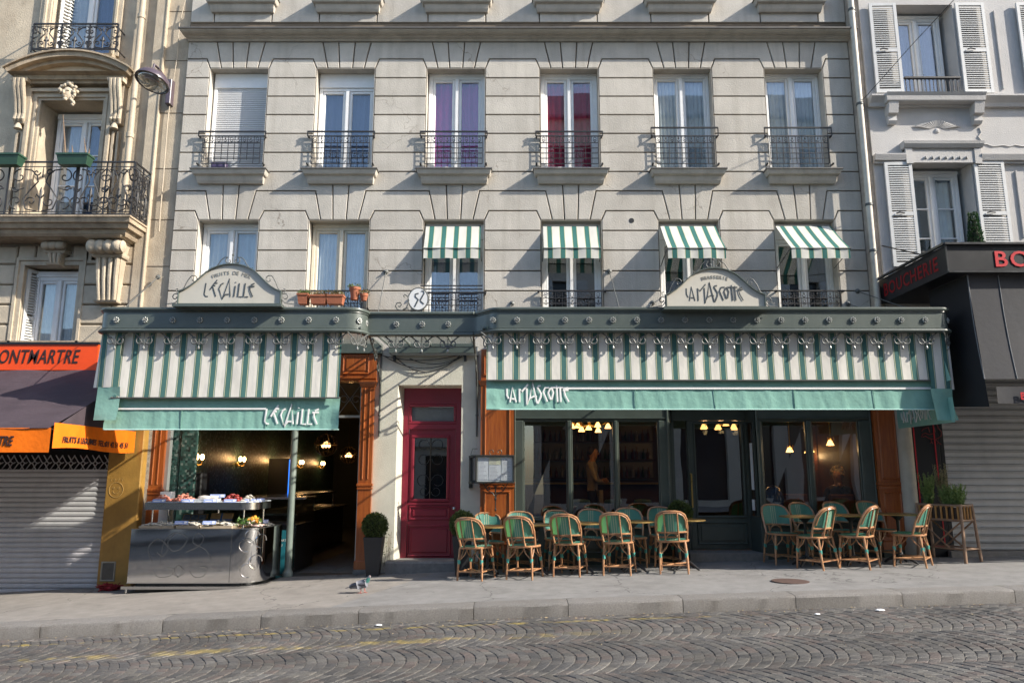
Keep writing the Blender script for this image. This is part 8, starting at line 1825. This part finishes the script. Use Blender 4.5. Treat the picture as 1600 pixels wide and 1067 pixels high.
b = MB().box(-.17, .17, -.02, .02, 0, .22); 
def lean(mb, x, y, z, a): mb.v = [(x+vx, y+vy*cos(a)+vz*sin(a), z-vy*sin(a)*0+vz*cos(a)) for vx, vy, vz in mb.v]; return mb
obj('carton', lean(b, -4.55, -.72, zt, .45), M_card, t); obj('ribbon', lean(MB().box(-.012, .012, -.0225, .0225, -.001, .222).box(-.172, .172, -.0228, .0222, .10, .122), -4.55, -.72, zt, .45), M_rib, t)
t = thing('jar_case', 'divided wooden case of blue tins leaning under the raised shelf', 'case', (-4.98, -.55, zt)); mb = MB().box(-.19, .19, -.01, .03, 0, .21); obj('case', lean(mb, -4.98, -.70, zt, .5), M_card, t)
mb = MB()
for i in range(3):
    for j in range(2): mb.box(-.175+.12*i, -.07+.12*i, -.025, -.0105, .015+.10*j, .10+.10*j)
obj('tins', lean(mb, -4.98, -.70, zt, .5), mat('blue_tin', (.04, .08, .18), .4, .4, 20, col2=(.3, .32, .34)), t)
# stacked cartons against the pier
t = thing('white_carton', 'white carton standing on the pier side of the seafood counter', 'carton', (-5.78, -.3, zt0)); obj('carton', MB().bbox(-5.66, -5.48, -.42, -.28, zt0, Z(768, -.4), .006), M_paper, t)
# =================================================================== pigeon
p = gpt(567, 926); t = thing('pigeon', 'grey pigeon with a green neck walking on the pavement', 'pigeon', p)
M_pg = mat('pigeon_grey', (.16, .165, .19), .65, .25, 40); M_pgd = mat('pigeon_dark_wing', (.04, .04, .05), .65, .35, 60, col2=(.12, .12, .14)); M_pgn = mat('pigeon_neck', (.03, .12, .10), .3, .3, 30, coat=.3); M_pnkleg = mat('pigeon_legs', (.50, .12, .10), .6, .1)
me = skin('body', [p+Vector(v) for v in ((-.02, 0, .115), (-.07, 0, .10), (-.13, 0, .088), (-.19, 0, .078), (.03, 0, .13), (.055, 0, .155), (.07, 0, .19), (.085, 0, .213), (.10, 0, .213))], [(0, 1), (1, 2), (2, 3), (0, 4), (4, 5), (5, 6), (6, 7), (7, 8)], [(.055, .058), (.045, .05), (.026, .034), (.006, .03), (.047, .052), .036, .025, .026, .016], M_pg, t)
me.data.materials.append(M_pgn)
for q_ in me.data.polygons: q_.use_smooth = True; q_.material_index = 1 if (q_.center.x > p.x+.042 and p.z+.14 < q_.center.z < p.z+.197) else 0
for sg in (-1, 1): obj('wing', MB().grid(lambda u, v: (p.x+.035-.20*u, p.y+sg*(.058-.035*u*u+.006*sin(pi*v))*(.75+.25*sin(pi*min(1, v+.2))), p.z+.088+.07*v*(1-.55*u)-.0*u+.012*(1-u)), 10, 6), M_pgd, t, smooth='all')
obj('tail', MB().add([p+Vector(v) for v in ((-.12, -.02, .095), (-.12, .02, .095), (-.235, .03, .066), (-.235, -.03, .066), (-.12, -.02, .083), (-.12, .02, .083), (-.235, .03, .06), (-.235, -.03, .06))], [(0, 1, 2, 3), (7, 6, 5, 4), (0, 4, 5, 1), (1, 5, 6, 2), (2, 6, 7, 3), (3, 7, 4, 0)]), M_pgd, t)
obj('beak', MB().tube([p+Vector((.105, 0, .212)), p+Vector((.132, 0, .203))], [.007, .002], 6), M_cab, t)
for sg in (-1, 1):
    obj('eye', MB().ball(p+Vector((.09, sg*.023, .219)), .005, 6, 4), mat('orange_eye', (.5, .15, .02), .3, .05), t)
    l = MB().tube([p+Vector((-.01+.02*sg, sg*.022, .075)), p+Vector((.0+.02*sg, sg*.024, .035)), p+Vector((-.005+.03*sg, sg*.024, .004))], .005, 5)
    for a in (-.5, 0, .5, pi): b0 = p+Vector((-.005+.03*sg, sg*.024, .004)); l.tube([b0, b0+Vector((.03*cos(a), .03*sin(a), 0))], .003, 4)
    obj('leg', l, M_pnkleg, t)
# =================================================================== flower pots at the second lower window
M_tc = MATS['terracotta']
def troughpot(c0, c1, r0, r1, Y, lb, mt_l, seed, round_=False, n=220, hgt=.10):
    x0, x1, z0, z1 = X(c0, r1, Y), X(c1, r1, Y), Z(r1, Y), Z(r0, Y); xm = (x0+x1)/2; t = thing('flower_pot', lb, 'flower pot', (xm, Y, z0), 'terracotta pots at the window over the fishmonger')
    if round_: obj('pot', MB().lathe([((x1-x0)*.32, z0), ((x1-x0)*.44, z1-.05), ((x1-x0)*.5, z1-.045), ((x1-x0)*.5, z1), ((x1-x0)*.42, z1-.01)], 16, (xm, Y, 0)), M_tc, t, smooth=True)
    else:
        mb = MB(); k = .02; vs = [(x0+k, Y-.07, z0), (x1-k, Y-.07, z0), (x1-k, Y+.07, z0), (x0+k, Y+.07, z0), (x0, Y-.09, z1-.03), (x1, Y-.09, z1-.03), (x1, Y+.09, z1-.03), (x0, Y+.09, z1-.03)]
        mb.add(vs, [(3, 2, 1, 0), (4, 5, 6, 7), (0, 1, 5, 4), (1, 2, 6, 5), (2, 3, 7, 6), (3, 0, 4, 7)]).box(x0-.01, x1+.01, Y-.10, Y+.10, z1-.03, z1); obj('pot', mb, M_tc, t)
    mb = MB(); r = random.Random(seed); leaf_cloud(mb, n, lambda r: (Vector((r.uniform(x0, x1), Y+r.uniform(-.09, .07), z1+r.uniform(-.04, hgt)*r.uniform(.3, 1))), Vector((r.uniform(-.5, .5), -.3, 1))), .035, r); obj('plants', mb, mt_l, t)
M_ger = leafmat('geranium', (.10, .13, .04), (.22, .12, .06))
troughpot(466, 482, 460, 476, -.32, 'short terracotta trough of trailing succulents beside the longer trough', M_box, 3, hgt=.06); troughpot(486, 511, 462, 476, -.32, 'terracotta trough of trailing plants touching the short trough', M_ger, 4, hgt=.08); troughpot(511, 537, 462, 476, -.32, 'terracotta trough of trailing plants next to the hanging pot', M_ger, 5, hgt=.08)
troughpot(545, 563, 449.5, 469, -.20, 'round terracotta pot hung high on the window rail', M_box, 6, True, 90, .06); troughpot(562, 575, 459, 470, -.20, 'small dark red pot hung low at the end of the window rail', M_ger, 7, True, 90, .10)
tag(obj('purple_crate', MB().bbox(X(331, 262, .05), X(354, 262, .05), .0, .12, Z(264, .05), Z(255, .05), .01), mat('purple_plastic', (.075, .055, .12), .5, .1)), 'small purple plastic tub on the sill before the roller shutter', 'tub')
# bits of litter by the kerb
for i, (c, r_0, s_) in enumerate(((590, 969, .03), (1372, 944, .04), (1268, 953, .025))):
    x = X(c, r_0, -3.7); y = -3.62-.12*i; tag(obj('paper_scrap', MB().ball((x, y, gz(x)-.14), s_, 6, 4, (1.4, 1, .35)), M_paper), ('white paper scrap in the gutter below the red door', 'white paper scrap in the gutter below the butcher shop', 'tiny white paper scrap in the gutter below the brasserie')[i], 'litter')
# round cast-iron cover in the pavement
p = gpt(1235, 908); tag(obj('manhole_cover', MB().lathe([(.24, .002), (.24, .007), (.22, .009), (.001, .009)], 28, (p.x, p.y, p.z)), mat('rusty_iron', (.09, .055, .045), .7, .3, 20)), 'round rusty iron cover set in the pavement before the chairs', 'cover')
